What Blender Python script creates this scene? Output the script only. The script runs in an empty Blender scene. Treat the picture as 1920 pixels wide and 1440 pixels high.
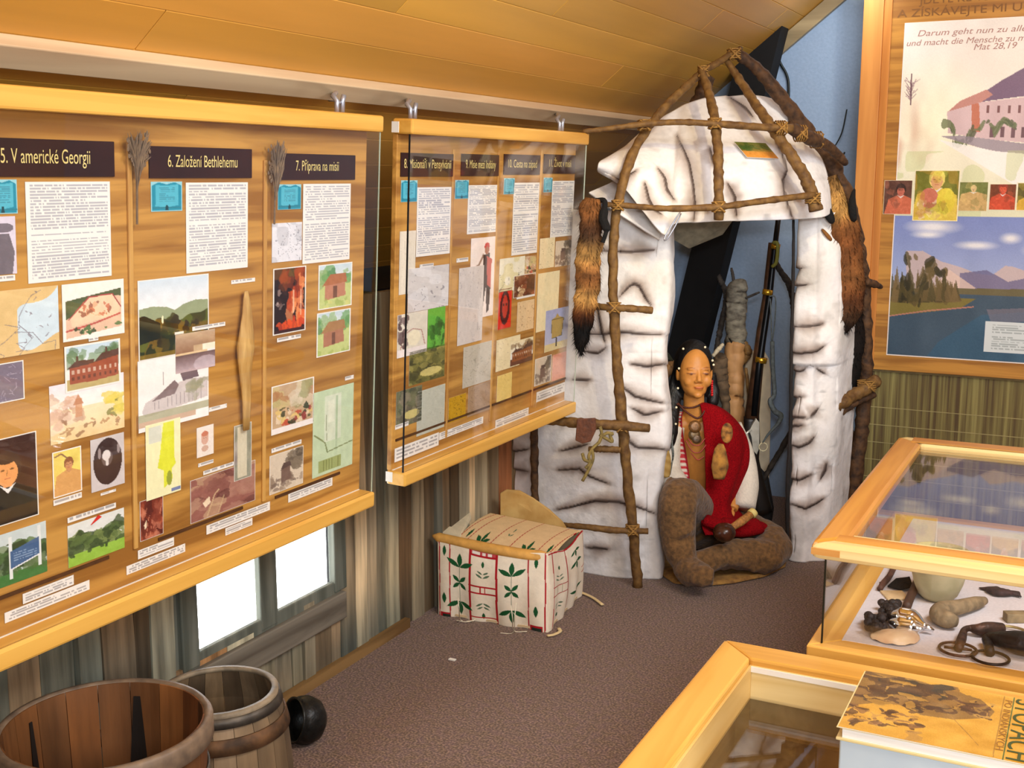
import bpy, math, random
import numpy as np
from mathutils import Vector, Matrix, Quaternion

S = bpy.context.scene
COL = S.collection
rnd = random.Random(7)

# ------------------------------------------------------------------ camera
FPX = 2200.0; EYE = 1.6
PIT = math.atan(388/2200.0); PSI = math.atan(1128/math.hypot(2200, 388))
FWD = np.array([-math.sin(PSI)*math.cos(PIT), math.cos(PSI)*math.cos(PIT), -math.sin(PIT)])
RGT = np.array([math.cos(PSI), math.sin(PSI), 0.0]); UPV = np.cross(RGT, FWD)
FH = np.array([-math.sin(PSI), math.cos(PSI), 0.0]); C0 = np.array([0, 0, EYE])
cam = bpy.data.objects.new('camera', bpy.data.cameras.new('camera')); COL.objects.link(cam)
cam.data.sensor_width = 36; cam.data.lens = 36*FPX/1920; cam.data.clip_start = 0.05
cam.matrix_world = Matrix(((RGT[0], UPV[0], -FWD[0], 0), (RGT[1], UPV[1], -FWD[1], 0), (RGT[2], UPV[2], -FWD[2], EYE), (0, 0, 0, 1)))
S.camera = cam

# ------------------------------------------------------------------ world, lights, exposure
W = bpy.data.worlds.new('daylight'); S.world = W; W.use_nodes = True
W.node_tree.nodes['Background'].inputs[0].default_value = (0.93, 0.97, 1.0, 1)
W.node_tree.nodes['Background'].inputs[1].default_value = 9.0
def light(name, kind, loc, tgt, power, color, size=0.3, spot=60, blend=0.6):
    d = bpy.data.lights.new(name, kind); d.energy = power; d.color = color
    if kind == 'AREA': d.size = size
    if kind == 'SPOT': d.spot_size = math.radians(spot); d.spot_blend = blend; d.shadow_soft_size = size
    if kind == 'POINT': d.shadow_soft_size = size
    o = bpy.data.objects.new(name, d); COL.objects.link(o); o.location = loc
    o.rotation_euler = (Vector(tgt)-Vector(loc)).to_track_quat('-Z', 'Y').to_euler()
    return o
light('ceiling_lamp', 'AREA', (0.55, 1.4, 3.1), (-0.5, 2.0, 0.6), 34, (1.0, 0.95, 0.86), 0.9)
light('rear_fill', 'AREA', (0.9, -1.2, 2.3), (-1.5, 3.8, 0.6), 62, (0.88, 0.94, 1.0), 0.9)  # added cool fill from behind the camera for basket and hut
light('side_fill', 'AREA', (1.5, 0.9, 1.0), (-1.4, 2.9, 2.0), 27, (0.97, 0.98, 1.0), 1.0)  # unseen lamp added to lift the ceiling, no window there
light('aisle_fill', 'AREA', (0.7, 2.5, 2.5), (-1.6, 4.0, 0.5), 34, (0.84, 0.91, 1.0), 0.7)  # no roof window here; lamp added to brighten basket and hut
light('hut_fill', 'SPOT', (0.05, -0.1, 1.85), (-1.36, 5.0, 0.95), 130, (0.90, 0.95, 1.0), 0.08, 21, 0.9)
light('gable_fill', 'AREA', (-1.08, 5.30, 2.47), (-1.5, 5.62, 0.3), 2.0, (0.88, 0.95, 1.0), 0.25)  # lamp added above the hut to lighten the blue wall inside
light('hut_spotlight', 'SPOT', (-0.25, 2.9, 2.75), (-1.25, 4.45, 1.45), 48, (1.0, 0.80, 0.44), 0.04, 34, 0.6)
light('poster_spotlight', 'SPOT', (0.25, 3.4, 2.9), (-0.35, 5.5, 1.9), 34, (1.0, 0.82, 0.5), 0.05, 56, 0.8)
light('board_spotlight', 'SPOT', (-0.3, 2.6, 2.7), (-1.8, 3.95, 1.25), 42, (1.0, 0.80, 0.44), 0.04, 34, 0.8)
S.view_settings.view_transform = 'Standard'; S.view_settings.look = 'None'
S.view_settings.gamma = 1.0; S.view_settings.use_curve_mapping = False
S.view_settings.exposure = 0.36
S.render.engine = 'CYCLES'
S.cycles.max_bounces = 6; S.cycles.transparent_max_bounces = 16

# ------------------------------------------------------------------ measuring helpers (photo pixel -> place in the room)
def ray(px, py): return FWD*FPX + RGT*(px-960) - UPV*(py-720)
def D(px, py, w): r = ray(px, py); return C0 + r*w/(r@FH)            # w metres ahead of the eye
def onz(px, py, z): r = ray(px, py); return C0 + r*(z-EYE)/r[2]
def onx(px, py, X): r = ray(px, py); return C0 + r*X/r[0]
def ony(px, py, Y): r = ray(px, py); return C0 + r*Y/r[1]
def onpl(px, py, p, n): r = ray(px, py); return C0 + r*((np.array(p)-C0)@n)/(r@n)
def projv(P):
    d = np.asarray(P)-C0; w = d@FWD
    return 960+FPX*(d@RGT)/w, 720-FPX*(d@UPV)/w

# ------------------------------------------------------------------ colour and noise helpers
def lin(c):
    c = np.asarray(c, float)/255.0
    return np.where(c <= 0.04045, c/12.92, ((c+0.055)/1.055)**2.4)
def L3(c): return tuple(float(x) for x in lin(c))
def _h(ix, iy, iz):
    h = (ix.astype(np.int64)*374761393 + iy.astype(np.int64)*668265263 + iz.astype(np.int64)*2147483647) & 0xffffffff
    h = ((h ^ (h >> 13))*1274126177) & 0xffffffff
    return ((h ^ (h >> 16)) & 0xffff)/65535.0
def vn(P, s=1.0, off=0.0):
    P = np.asarray(P, float)*s+off+100.0
    i = np.floor(P).astype(int); f = P-i; f = f*f*(3-2*f)
    x, y, z = i[:, 0], i[:, 1], i[:, 2]; r = 0
    for a in (0, 1):
        for b in (0, 1):
            for c in (0, 1):
                w = (f[:, 0] if a else 1-f[:, 0])*(f[:, 1] if b else 1-f[:, 1])*(f[:, 2] if c else 1-f[:, 2])
                r = r+w*_h(x+a, y+b, z+c)
    return r
def fbm(P, s, off=0.0): return (vn(P, s, off)*0.5+vn(P, s*2.1, off+7)*0.3+vn(P, s*4.3, off+13)*0.2)

# ------------------------------------------------------------------ materials
MATS = {}
def base(name):
    m = bpy.data.materials.new(name); m.use_nodes = True
    return m, m.node_tree.nodes, m.node_tree.links, m.node_tree.nodes['Principled BSDF']
def mat(name, c, rough=0.6, metal=0.0, noise=0.0, nscale=30, bump=0.0, c2=None, stretch=(1, 1, 1), spec=0.4, sheen=0.0, detail=4):
    if name in MATS: return MATS[name]
    m, N, K, B = base(name); B.inputs['Roughness'].default_value = rough; B.inputs['Metallic'].default_value = metal
    B.inputs['Specular IOR Level'].default_value = spec
    if sheen: B.inputs['Sheen Weight'].default_value = sheen
    c2 = c2 or tuple(max(0, x*(1-noise)) for x in c)
    tc = N.new('ShaderNodeTexCoord'); mp = N.new('ShaderNodeMapping'); K.new(tc.outputs['Object'], mp.inputs[0])
    mp.inputs['Scale'].default_value = stretch
    n = N.new('ShaderNodeTexNoise'); n.inputs['Scale'].default_value = nscale; n.inputs['Detail'].default_value = detail
    K.new(mp.outputs[0], n.inputs['Vector'])
    r = N.new('ShaderNodeValToRGB'); r.color_ramp.elements[0].position = 0.32; r.color_ramp.elements[1].position = 0.68
    r.color_ramp.elements[0].color = (*L3(c2), 1); r.color_ramp.elements[1].color = (*L3(c), 1)
    K.new(n.outputs[0], r.inputs[0]); K.new(r.outputs[0], B.inputs['Base Color'])
    if bump:
        b = N.new('ShaderNodeBump'); b.inputs['Strength'].default_value = bump; b.inputs['Distance'].default_value = 0.01
        K.new(n.outputs[0], b.inputs['Height']); K.new(b.outputs[0], B.inputs['Normal'])
    MATS[name] = m; return m
def wood(name, c, c2, axis='y', scale=14, rough=0.45, mix=0.0, knots=False, spec=0.4):
    st = {'x': (0.06, 1, 1), 'y': (1, 0.06, 1), 'z': (1, 1, 0.06)}[axis]
    m = mat(name, c, rough, 0, 0, scale, 0.06, c2, st, spec, detail=8)
    for q in m.node_tree.nodes:
        if q.type == 'TEX_NOISE': q.inputs['Distortion'].default_value = 0.6
        if q.type == 'VALTORGB': q.color_ramp.elements[0].position = 0.38; q.color_ramp.elements[1].position = 0.60
    if mix == 0: mix = 0
    return m
def attr_mat(name, rough=0.6, spec=0.3, noise=0.0, nscale=40, bump=0.0, stretch=(1, 1, 1), sheen=0.0):
    if name in MATS: return MATS[name]
    m, N, K, B = base(name); B.inputs['Roughness'].default_value = rough; B.inputs['Specular IOR Level'].default_value = spec
    if sheen: B.inputs['Sheen Weight'].default_value = sheen
    a = N.new('ShaderNodeAttribute'); a.attribute_name = 'Col'
    out = a.outputs['Color']
    if noise or bump:
        tc = N.new('ShaderNodeTexCoord'); mp = N.new('ShaderNodeMapping'); K.new(tc.outputs['Object'], mp.inputs[0]); mp.inputs['Scale'].default_value = stretch
        n = N.new('ShaderNodeTexNoise'); n.inputs['Scale'].default_value = nscale; n.inputs['Detail'].default_value = 5
        K.new(mp.outputs[0], n.inputs['Vector'])
        mr = N.new('ShaderNodeMapRange'); mr.inputs['From Min'].default_value = 0.3; mr.inputs['From Max'].default_value = 0.7
        mr.inputs['To Min'].default_value = 1-noise; mr.inputs['To Max'].default_value = 1+noise*0.6
        K.new(n.outputs[0], mr.inputs['Value'])
        mx = N.new('ShaderNodeVectorMath'); mx.operation = 'SCALE'; K.new(out, mx.inputs[0]); K.new(mr.outputs[0], mx.inputs['Scale'])
        out = mx.outputs[0]
        if bump:
            b = N.new('ShaderNodeBump'); b.inputs['Strength'].default_value = bump; b.inputs['Distance'].default_value = 0.01
            K.new(n.outputs[0], b.inputs['Height']); K.new(b.outputs[0], B.inputs['Normal'])
    K.new(out, B.inputs['Base Color']); MATS[name] = m; return m
def glass_mat(name, ior=1.5, tint=(1, 1, 1)):
    if name in MATS: return MATS[name]
    m = bpy.data.materials.new(name); m.use_nodes = True; N = m.node_tree.nodes; K = m.node_tree.links
    N.remove(N['Principled BSDF'])
    t = N.new('ShaderNodeBsdfTransparent'); t.inputs[0].default_value = (*tint, 1)
    g = N.new('ShaderNodeBsdfGlossy'); g.inputs['Roughness'].default_value = 0.0
    ge = N.new('ShaderNodeNewGeometry'); dt = N.new('ShaderNodeVectorMath'); dt.operation = 'DOT_PRODUCT'; K.new(ge.outputs['Normal'], dt.inputs[0]); K.new(ge.outputs['Incoming'], dt.inputs[1])
    def mth(op, a, b=None):
        q = N.new('ShaderNodeMath'); q.operation = op
        for i, v in enumerate((a, b)):
            if v is None: continue
            if isinstance(v, (int, float)): q.inputs[i].default_value = v
            else: K.new(v, q.inputs[i])
        return q.outputs[0]
    # Schlick reflectance of one glass surface, the same from either side
    f0 = ((ior-1)/(ior+1))**2
    fr = mth('ADD', mth('MULTIPLY', mth('POWER', mth('SUBTRACT', 1.0, mth('ABSOLUTE', dt.outputs['Value'])), 5.0), 1-f0), f0)
    x = N.new('ShaderNodeMixShader'); K.new(fr, x.inputs[0]); K.new(t.outputs[0], x.inputs[1]); K.new(g.outputs[0], x.inputs[2])
    K.new(x.outputs[0], N['Material Output'].inputs[0]); MATS[name] = m; return m

PRINT = attr_mat('printed_paper', 0.55, 0.3)
GLOSSP = attr_mat('glossy_print', 0.3, 0.4)
BARK = attr_mat('painted_bark', 0.75, 0.2, 0.05, 60, 0.25)
CLOTH = attr_mat('woven_cloth', 0.9, 0.1, 0.14, 220, 0.4, sheen=0.3)
FURM = attr_mat('animal_fur', 0.8, 0.15, 0.25, 120, 0.3)
PLANK = attr_mat('weathered_planks', 0.75, 0.2, 0.5, 34, 0.4, (1, 1, 0.07))
CEILM = attr_mat('varnished_ceiling_boards', 0.38, 0.4, 0.13, 9, 0.05, (1, 0.07, 1))
HONEY = wood('honey_pine', (228, 176, 84), (208, 150, 60), 'y', 16, 0.35)
HONEYX = wood('honey_pine_cross', (226, 172, 84), (202, 146, 60), 'x', 16, 0.35)
PALE = wood('pale_pine', (236, 214, 156), (216, 186, 120), 'x', 14, 0.4)
PALEY = wood('pale_pine_long', (226, 190, 120), (206, 160, 84), 'y', 14, 0.4)
VENEER = wood('oak_veneer', (200, 148, 70), (150, 100, 40), 'y', 24, 0.5)
VENEERX = wood('oak_veneer_cross', (196, 138, 56), (154, 100, 34), 'x', 30, 0.5)
LATH = wood('planed_lath', (222, 196, 156), (200, 168, 130), 'y', 10, 0.6)
STICK = mat('stripped_stick', (128, 94, 46), 0.7, 0, 0, 34, 0.5, (84, 56, 26))
STICKD = mat('dark_stick', (92, 62, 34), 0.75, 0, 0, 40, 0.5, (48, 30, 18))
TWIG = mat('grey_twig', (70, 62, 54), 0.8, 0, 0, 40, 0.5, (36, 30, 26))
LASH = mat('root_lashing', (170, 128, 62), 0.8, 0, 0, 120, 0.5, (126, 88, 38))
BLACK = mat('black_timber', (14, 12, 12), 0.85, 0, 0, 20, 0.1, (8, 7, 8))
WHITEP = mat('white_paper', (236, 232, 222), 0.7, 0, 0, 20, 0, (226, 222, 212))
GLASS = glass_mat('clear_glass'); EDGE = mat('polished_glass_edge', (196, 210, 190), 0.1, 0, 0, 5, 0, (160, 180, 160), spec=1.0)
STEEL = mat('zinc_steel', (186, 190, 200), 0.35, 0.6, 0, 50, 0, (160, 164, 176))
BROWNP = mat('dark_plaque', (54, 20, 14), 0.45, 0, 0, 8, 0, (40, 12, 10))
GOLDT = mat('gilt_lettering', (232, 214, 140), 0.5, 0, 0, 20, 0, (216, 196, 120))

# ------------------------------------------------------------------ mesh helpers
class MB:
    def __init__(s): s.v = []; s.f = []; s.c = []; s.has = False
    def add(s, v, f, col=None):
        n = len(s.v); s.v.extend([tuple(map(float, p)) for p in v]); s.f.extend([tuple(i+n for i in q) for q in f])
        if col is None: s.c.extend([(0.5, 0.5, 0.5)]*len(v))
        else:
            s.has = True
            if np.ndim(col) == 1: s.c.extend([tuple(col)]*len(v))
            else: s.c.extend([tuple(x) for x in col])
        return s
    def hexa(s, p, col=None):
        return s.add(p, [(3, 2, 1, 0), (4, 5, 6, 7), (0, 1, 5, 4), (1, 2, 6, 5), (2, 3, 7, 6), (3, 0, 4, 7)], col)
    def box(s, a, b, col=None):
        x0, y0, z0 = a; x1, y1, z1 = b
        return s.hexa([(x0, y0, z0), (x1, y0, z0), (x1, y1, z0), (x0, y1, z0), (x0, y0, z1), (x1, y0, z1), (x1, y1, z1), (x0, y1, z1)], col)
    def obox(s, o, ex, ey, ez, col=None):
        o, ex, ey, ez = map(np.asarray, (o, ex, ey, ez))
        return s.hexa([o, o+ex, o+ex+ey, o+ey, o+ez, o+ex+ez, o+ex+ey+ez, o+ey+ez], col)
    def tube(s, pts, r, n=10, col=None, cap=True, flat=1.0, flatdir=None):
        pts = [np.asarray(p, float) for p in pts]; m = len(pts)
        if np.ndim(r) == 0: r = [r]*m
        T = [pts[min(i+1, m-1)]-pts[max(i-1, 0)] for i in range(m)]
        T = [t/(np.linalg.norm(t)+1e-9) for t in T]
        u = np.cross(T[0], (0, 0, 1) if abs(T[0][2]) < 0.9 else (1, 0, 0)); u /= np.linalg.norm(u)
        if flatdir is not None: u = np.asarray(flatdir, float)
        V = []; 
        for i in range(m):
            u = u-T[i]*(u@T[i]); u /= (np.linalg.norm(u)+1e-9); w = np.cross(T[i], u)
            for k in range(n):
                a = 2*math.pi*k/n; V.append(pts[i]+r[i]*(math.cos(a)*u+flat*math.sin(a)*w))
        F = [(i*n+k, i*n+(k+1) % n, (i+1)*n+(k+1) % n, (i+1)*n+k) for i in range(m-1) for k in range(n)]
        if cap: F += [tuple(range(n-1, -1, -1)), tuple((m-1)*n+k for k in range(n))]
        if col is not None and np.ndim(col) == 2: col = np.repeat(np.asarray(col), n, axis=0)
        return s.add(V, F, col)
    def lathe(s, prof, o=(0, 0, 0), ax=None, n=32, col=None, closed=False):
        o = np.asarray(o, float)
        if ax is None: u, v, w = np.eye(3)
        else:
            w = np.asarray(ax, float); w /= np.linalg.norm(w)
            u = np.cross(w, (0, 0, 1) if abs(w[2]) < 0.9 else (1, 0, 0)); u /= np.linalg.norm(u); v = np.cross(w, u)
        V = [o+r*(math.cos(2*math.pi*k/n)*u+math.sin(2*math.pi*k/n)*v)+z*w for r, z in prof for k in range(n)]
        m = len(prof)
        F = [(i*n+k, i*n+(k+1) % n, (i+1)*n+(k+1) % n, (i+1)*n+k) for i in range(m-1) for k in range(n)]
        if closed: F += [((m-1)*n+k, (m-1)*n+(k+1) % n, (k+1) % n, k) for k in range(n)]
        return s.add(V, F, col)
    def ell(s, c, rx, ry, rz, ax=None, n=20, m=12, col=None):
        c = np.asarray(c, float); A = np.eye(3) if ax is None else np.asarray(ax, float)
        V = []
        for i in range(m+1):
            t = math.pi*i/m
            for k in range(n):
                a = 2*math.pi*k/n
                V.append(c+A[0]*rx*math.sin(t)*math.cos(a)+A[1]*ry*math.sin(t)*math.sin(a)+A[2]*rz*math.cos(t))
        F = [(i*n+k, (i+1)*n+k, (i+1)*n+(k+1) % n, i*n+(k+1) % n) for i in range(m) for k in range(n)]
        return s.add(V, F, col)
    def build(s, name, material, parent=None, smooth=False, bevel=0.0, solid=0.0, sub=0):
        me = bpy.data.meshes.new(name); me.from_pydata(s.v, [], s.f)
        if s.has:
            a = me.color_attributes.new('Col', 'FLOAT_COLOR', 'POINT')
            c = np.ones((len(s.v), 4)); c[:, :3] = lin(np.array(s.c)) if len(s.c) else 0.5
            a.data.foreach_set('color', c.ravel())
        me.materials.append(material)
        if smooth: me.polygons.foreach_set('use_smooth', [True]*len(me.polygons))
        me.update(); o = bpy.data.objects.new(name, me); COL.objects.link(o)
        if solid:
            q = o.modifiers.new('thickness', 'SOLIDIFY'); q.thickness = solid; q.offset = -1
        if bevel:
            q = o.modifiers.new('bevel', 'BEVEL'); q.width = bevel; q.segments = 2; q.limit_method = 'ANGLE'
        if sub:
            q = o.modifiers.new('sub', 'SUBSURF'); q.levels = sub; q.render_levels = sub
        if parent is not None: adopt(o, parent)
        return o
def wloc(o):
    v = Vector((0, 0, 0))
    while o is not None: v = v+o.location; o = o.parent
    return v
def adopt(o, parent): o.parent = parent; o.location = -wloc(parent)
def thing(name, label, cat, loc, group=None):
    o = bpy.data.objects.new(name, None); COL.objects.link(o); o.location = tuple(map(float, loc)); o.empty_display_size = 0.05
    return tag(o, label, cat, group)
def tag(o, label, cat, group=None):
    o['label'] = label; o['category'] = cat
    if group: o['group'] = group
    return o
def struct(o): o['kind'] = 'structure'; return o
def catmull(P, n=8):
    P = [np.asarray(p, float) for p in P]; Q = [2*P[0]-P[1]]+P+[2*P[-1]-P[-2]]; out = []
    for i in range(1, len(Q)-2):
        for k in range(n):
            t = k/n; a, b, c, d = Q[i-1:i+3]
            out.append(0.5*((2*b)+(-a+c)*t+(2*a-5*b+4*c-d)*t*t+(-a+3*b-3*c+d)*t**3))
    out.append(P[-1]); return out
def grid(fn, nu, nv, colf=None, mb=None):
    U, V = np.meshgrid(np.linspace(0, 1, nu), np.linspace(0, 1, nv)); U = U.ravel(); V = V.ravel()
    P = fn(U, V); F = [(j*nu+i, j*nu+i+1, (j+1)*nu+i+1, (j+1)*nu+i) for j in range(nv-1) for i in range(nu-1)]
    mb = mb or MB(); mb.add(P, F, colf(U, V, P) if colf else None); return mb
def stick(pts, name, m, parent, n=10, knob=0.12, seed=0, smooth=True):
    """pts: (px,py,w,radius_px); a natural, slightly knobbly stick"""
    P = catmull([np.append(D(p[0], p[1], p[2]), p[3]*p[2]/FPX) for p in pts], 9); rr = random.Random(seed+len(pts)*31+int(pts[0][0]))
    r = [max(0.002, p[3]*(1+knob*(rr.random()-0.5)*2)) for p in P]
    P = [p[:3]+np.array([rr.uniform(-1, 1), rr.uniform(-1, 1), 0])*p[3]*0.13 for p in P]
    return MB().tube(P, r, n).build(name, m, parent, smooth)

# ------------------------------------------------------------------ small painter for prints (colours of the printed sheets)
class Cv:
    def __init__(s, w, h, c=(235, 232, 225), seed=1):
        s.w, s.h = w, h; s.a = np.ones((h, w, 3))*np.array(c, float); s.Y, s.X = np.mgrid[0:h, 0:w]
        s.X = (s.X+0.5)/w; s.Y = (s.Y+0.5)/h; s.r = np.random.RandomState(seed)
        s.Xw = s.X+(s.nz(9)-.5)*.10+(s.nz(26)-.5)*.05; s.Yw = s.Y+(s.nz(9)-.5)*.10+(s.nz(26)-.5)*.05
    def put(s, m, c, k=1.0):
        m = (m*k)[..., None] if m.dtype == float else m[..., None]*k
        s.a = s.a*(1-m)+np.array(c, float)*m; return s
    def nz(s, f, ax=1.0):
        P = np.stack([s.X.ravel()*f*ax, s.Y.ravel()*f, np.zeros(s.X.size)+s.r.rand()*50], 1); return vn(P).reshape(s.h, s.w)
    def grad(s, c0, c1, y0=0, y1=1):
        t = np.clip((s.Y-y0)/(y1-y0), 0, 1); m = ((s.Y >= y0) & (s.Y <= y1))[..., None]
        s.a = np.where(m, np.array(c0, float)*(1-t[..., None])+np.array(c1, float)*t[..., None], s.a); return s
    def ridge(s, y0, amp, c, f=4, slope=0.0, c2=None):
        n = s.r.rand(64)*1.0; x = s.X[0]*f; i = np.floor(x).astype(int); t = x-i; t = t*t*(3-2*t)
        y = y0+slope*s.X[0]+amp*(n[i]*(1-t)+n[i+1]*t-0.5); m = s.Y > y[None, :]
        s.put(m, c)
        if c2 is not None: s.put((m*(s.nz(9) > 0.5)).astype(float), c2, 0.6)
        return s
    def blobs(s, n, box, size, cols, k=0.8):
        for _ in range(n):
            cx = box[0]+s.r.rand()*(box[2]-box[0]); cy = box[1]+s.r.rand()*(box[3]-box[1]); q = size*(0.5+s.r.rand())
            s.put(((s.Xw-cx)/q)**2+((s.Yw-cy)/(q*(0.5+s.r.rand())))**2 < 1, cols[s.r.randint(len(cols))], k)
        return s
    def ell(s, cx, cy, rx, ry, c, k=1.0): return s.put(((s.X-cx)/rx)**2+((s.Y-cy)/ry)**2 < 1, c, k)
    def rect(s, x0, y0, x1, y1, c, k=1.0): return s.put((s.X >= x0) & (s.X <= x1) & (s.Y >= y0) & (s.Y <= y1), c, k)
    def poly(s, pts, c, k=1.0):
        m = np.zeros((s.h, s.w), bool); n = len(pts)
        for i in range(n):
            (x0, y0), (x1, y1) = pts[i], pts[(i+1) % n]
            if y0 == y1: continue
            cr = ((s.Y < y0) != (s.Y < y1)) & (s.X < (x1-x0)*(s.Y-y0)/(y1-y0)+x0); m ^= cr
        return s.put(m, c, k)
    def line(s, pts, wd, c, k=1.0):
        asp = s.h/s.w
        for (x0, y0), (x1, y1) in zip(pts[:-1], pts[1:]):
            dx, dy = (x1-x0), (y1-y0)*asp; L = dx*dx+dy*dy+1e-12
            t = np.clip(((s.X-x0)*dx+(s.Y-y0)*asp*dy)/L, 0, 1)
            d = np.hypot(s.X-x0-t*dx, (s.Y-y0)*asp-t*dy); s.put(d < wd/2, c, k)
        return s
    def leaf(s, x, y, L, ang, wd, c):
        asp = s.h/s.w; dx, dy = math.sin(ang)*L, -math.cos(ang)*L
        q = [(x+dx*t+(-dy)*wd*math.sin(math.pi*t), y+(dy*t+dx*wd*math.sin(math.pi*t))/asp) for t in np.linspace(0, 1, 9)]
        q += [(x+dx*t-(-dy)*wd*math.sin(math.pi*t), y+(dy*t-dx*wd*math.sin(math.pi*t))/asp) for t in np.linspace(1, 0, 9)]
        return s.poly(q, c)
    def text(s, x0, y0, x1, y1, n, c=(146, 148, 160), gaps=()):
        st = (y1-y0)/n
        for i in range(n):
            if i in gaps: continue
            y = y0+i*st; e = x1 if s.r.rand() > 0.18 else x0+(x1-x0)*(0.3+0.6*s.r.rand())
            row = (s.Y >= y) & (s.Y < y+st*0.55) & (s.X >= x0) & (s.X <= e)
            w = np.repeat(s.r.rand(s.w//2+1) > 0.17, 2)[:s.w][None, :]
            s.put(row & w, c, 0.62)
        return s
    def border(s, t, c=(240, 236, 226)):
        ty = t*s.w/s.h; return s.put((s.X < t) | (s.X > 1-t) | (s.Y < ty) | (s.Y > 1-ty), c)
    def grain(s, k=10):
        s.a += (s.r.rand(s.h, s.w, 1)-0.5)*k+(s.nz(14)[..., None]-0.5)*k*1.5; return s
def sheet(cv, o, ex, ey, nrm, th, name, parent, material=None, curve=None):
    """flat printed sheet; o top-left corner, ex to the right, ey downwards"""
    h, w = cv.h, cv.w; o, ex, ey, nrm = map(lambda q: np.asarray(q, float), (o, ex, ey, nrm))
    U, V = np.meshgrid(np.linspace(0, 1, w), np.linspace(0, 1, h))
    P = o+U[..., None]*ex+V[..., None]*ey+nrm*th
    if curve is not None: P = P+curve(U, V)[..., None]*nrm
    P = P.reshape(-1, 3); mb = MB(); idx = np.arange(h*w).reshape(h, w)
    F = [tuple(q) for q in np.stack([idx[:-1, :-1], idx[1:, :-1], idx[1:, 1:], idx[:-1, 1:]], -1).reshape(-1, 4)]
    mb.add(P, F, np.clip(cv.a, 0, 255).reshape(-1, 3))
    b = [o, o+ex, o+ex+ey, o+ey] if curve is None else None
    if b is not None:
        n = len(mb.v); mb.add([x for x in b]+[x+nrm*th*0.98 for x in b], [(0, 1, 2, 3), (0, 4, 5, 1), (1, 5, 6, 2), (2, 6, 7, 3), (3, 7, 4, 0)], (225, 222, 212))
    return mb.build(name, material or PRINT, parent)
def lettering(txt, o, ex, up, height, name, m, parent, width=None, shear=0.0, depth=0.0006, align='LEFT', bold=0.0):
    cu = bpy.data.curves.new(name, 'FONT'); cu.body = txt; cu.size = 1.0; cu.extrude = 0.0; cu.shear = shear; cu.offset = bold
    t = bpy.data.objects.new(name, cu); COL.objects.link(t)
    bpy.context.view_layer.update()
    me = bpy.data.meshes.new_from_object(t.evaluated_get(bpy.context.evaluated_depsgraph_get()))
    bpy.data.objects.remove(t); bpy.data.curves.remove(cu)
    V = np.array([v.co[:] for v in me.vertices]); F = [tuple(p.vertices) for p in me.polygons]; bpy.data.meshes.remove(me)
    if not len(V): return None
    x0, x1 = V[:, 0].min(), V[:, 0].max(); ex = np.asarray(ex, float); ex /= np.linalg.norm(ex); up = np.asarray(up, float); up /= np.linalg.norm(up)
    sy = height/0.72; sx = sy if width is None else width/(x1-x0)
    off = {'LEFT': -x0, 'CENTER': -(x0+x1)/2, 'RIGHT': -x1}[align]
    n = np.cross(ex, up)
    P = np.asarray(o, float)+np.outer((V[:, 0]+off)*sx, ex)+np.outer(V[:, 1]*sy, up)+n*depth
    mb = MB(); mb.add(P, F); return mb.build(name, m, parent)

# ================================================================== THE ROOM
XW = -2.16; YG = 5.77
def ceilz(x): return 3.432+0.8*x
# floor: speckled brown carpet
def carpet():
    m, N, K, B = base('speckled_carpet'); B.inputs['Roughness'].default_value = 0.95; B.inputs['Specular IOR Level'].default_value = 0.1
    B.inputs['Sheen Weight'].default_value = 0.2
    tc = N.new('ShaderNodeTexCoord'); a = N.new('ShaderNodeTexNoise'); a.inputs['Scale'].default_value = 150; a.inputs['Detail'].default_value = 3
    b = N.new('ShaderNodeTexNoise'); b.inputs['Scale'].default_value = 34; b.inputs['Detail'].default_value = 6
    K.new(tc.outputs['Object'], a.inputs[0]); K.new(tc.outputs['Object'], b.inputs[0])
    r = N.new('ShaderNodeValToRGB'); e = r.color_ramp.elements; e[0].position = 0.36; e[0].color = (*L3((58, 42, 34)), 1); e[1].position = 0.64; e[1].color = (*L3((152, 124, 104)), 1)
    k = e.new(0.5); k.color = (*L3((100, 76, 62)), 1)
    r2 = N.new('ShaderNodeValToRGB'); e = r2.color_ramp.elements; e[0].position = 0.4; e[0].color = (*L3((112, 92, 68)), 1); e[1].position = 0.62; e[1].color = (*L3((122, 96, 98)), 1)
    K.new(a.outputs[0], r.inputs[0]); K.new(b.outputs[0], r2.inputs[0])
    x = N.new('ShaderNodeMix'); x.data_type = 'RGBA'; x.inputs[0].default_value = 0.28; K.new(r.outputs[0], x.inputs[6]); K.new(r2.outputs[0], x.inputs[7])
    K.new(x.outputs[2], B.inputs['Base Color'])
    p = N.new('ShaderNodeBump'); p.inputs['Strength'].default_value = 0.25; p.inputs['Distance'].default_value = 0.005; K.new(a.outputs[0], p.inputs['Height']); K.new(p.outputs[0], B.inputs['Normal'])
    return m
struct(MB().box((-2.24, -2.6, -0.06), (3.6, YG+0.1, 0.0)).build('floor', carpet()))
PLASTER = mat('blue_plaster', (156, 178, 206), 0.85, 0, 0, 70, 0.15, (148, 170, 198), spec=0.1)
struct(MB().box((-3.0, YG, 0), (3.6, YG+0.12, 4.2)).build('wall_back', PLASTER))
CREAM = mat('cream_plaster', (206, 190, 160), 0.85, 0, 0, 40, 0.1, (196, 178, 148))
struct(MB().box((-3.0, -2.72, 0), (3.6, -2.6, 4.2)).build('wall_front', CREAM))
struct(MB().box((2.76, -2.6, 0), (2.88, YG, 1.75)).build('wall_right', CREAM))
# eaves space behind the low plank wall, its shade put in as black
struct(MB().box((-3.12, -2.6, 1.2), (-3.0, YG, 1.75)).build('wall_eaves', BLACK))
struct(MB().box((-3.0, -2.6, 1.20), (-2.2, YG, 1.225)).build('trim_1', BLACK))
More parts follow.
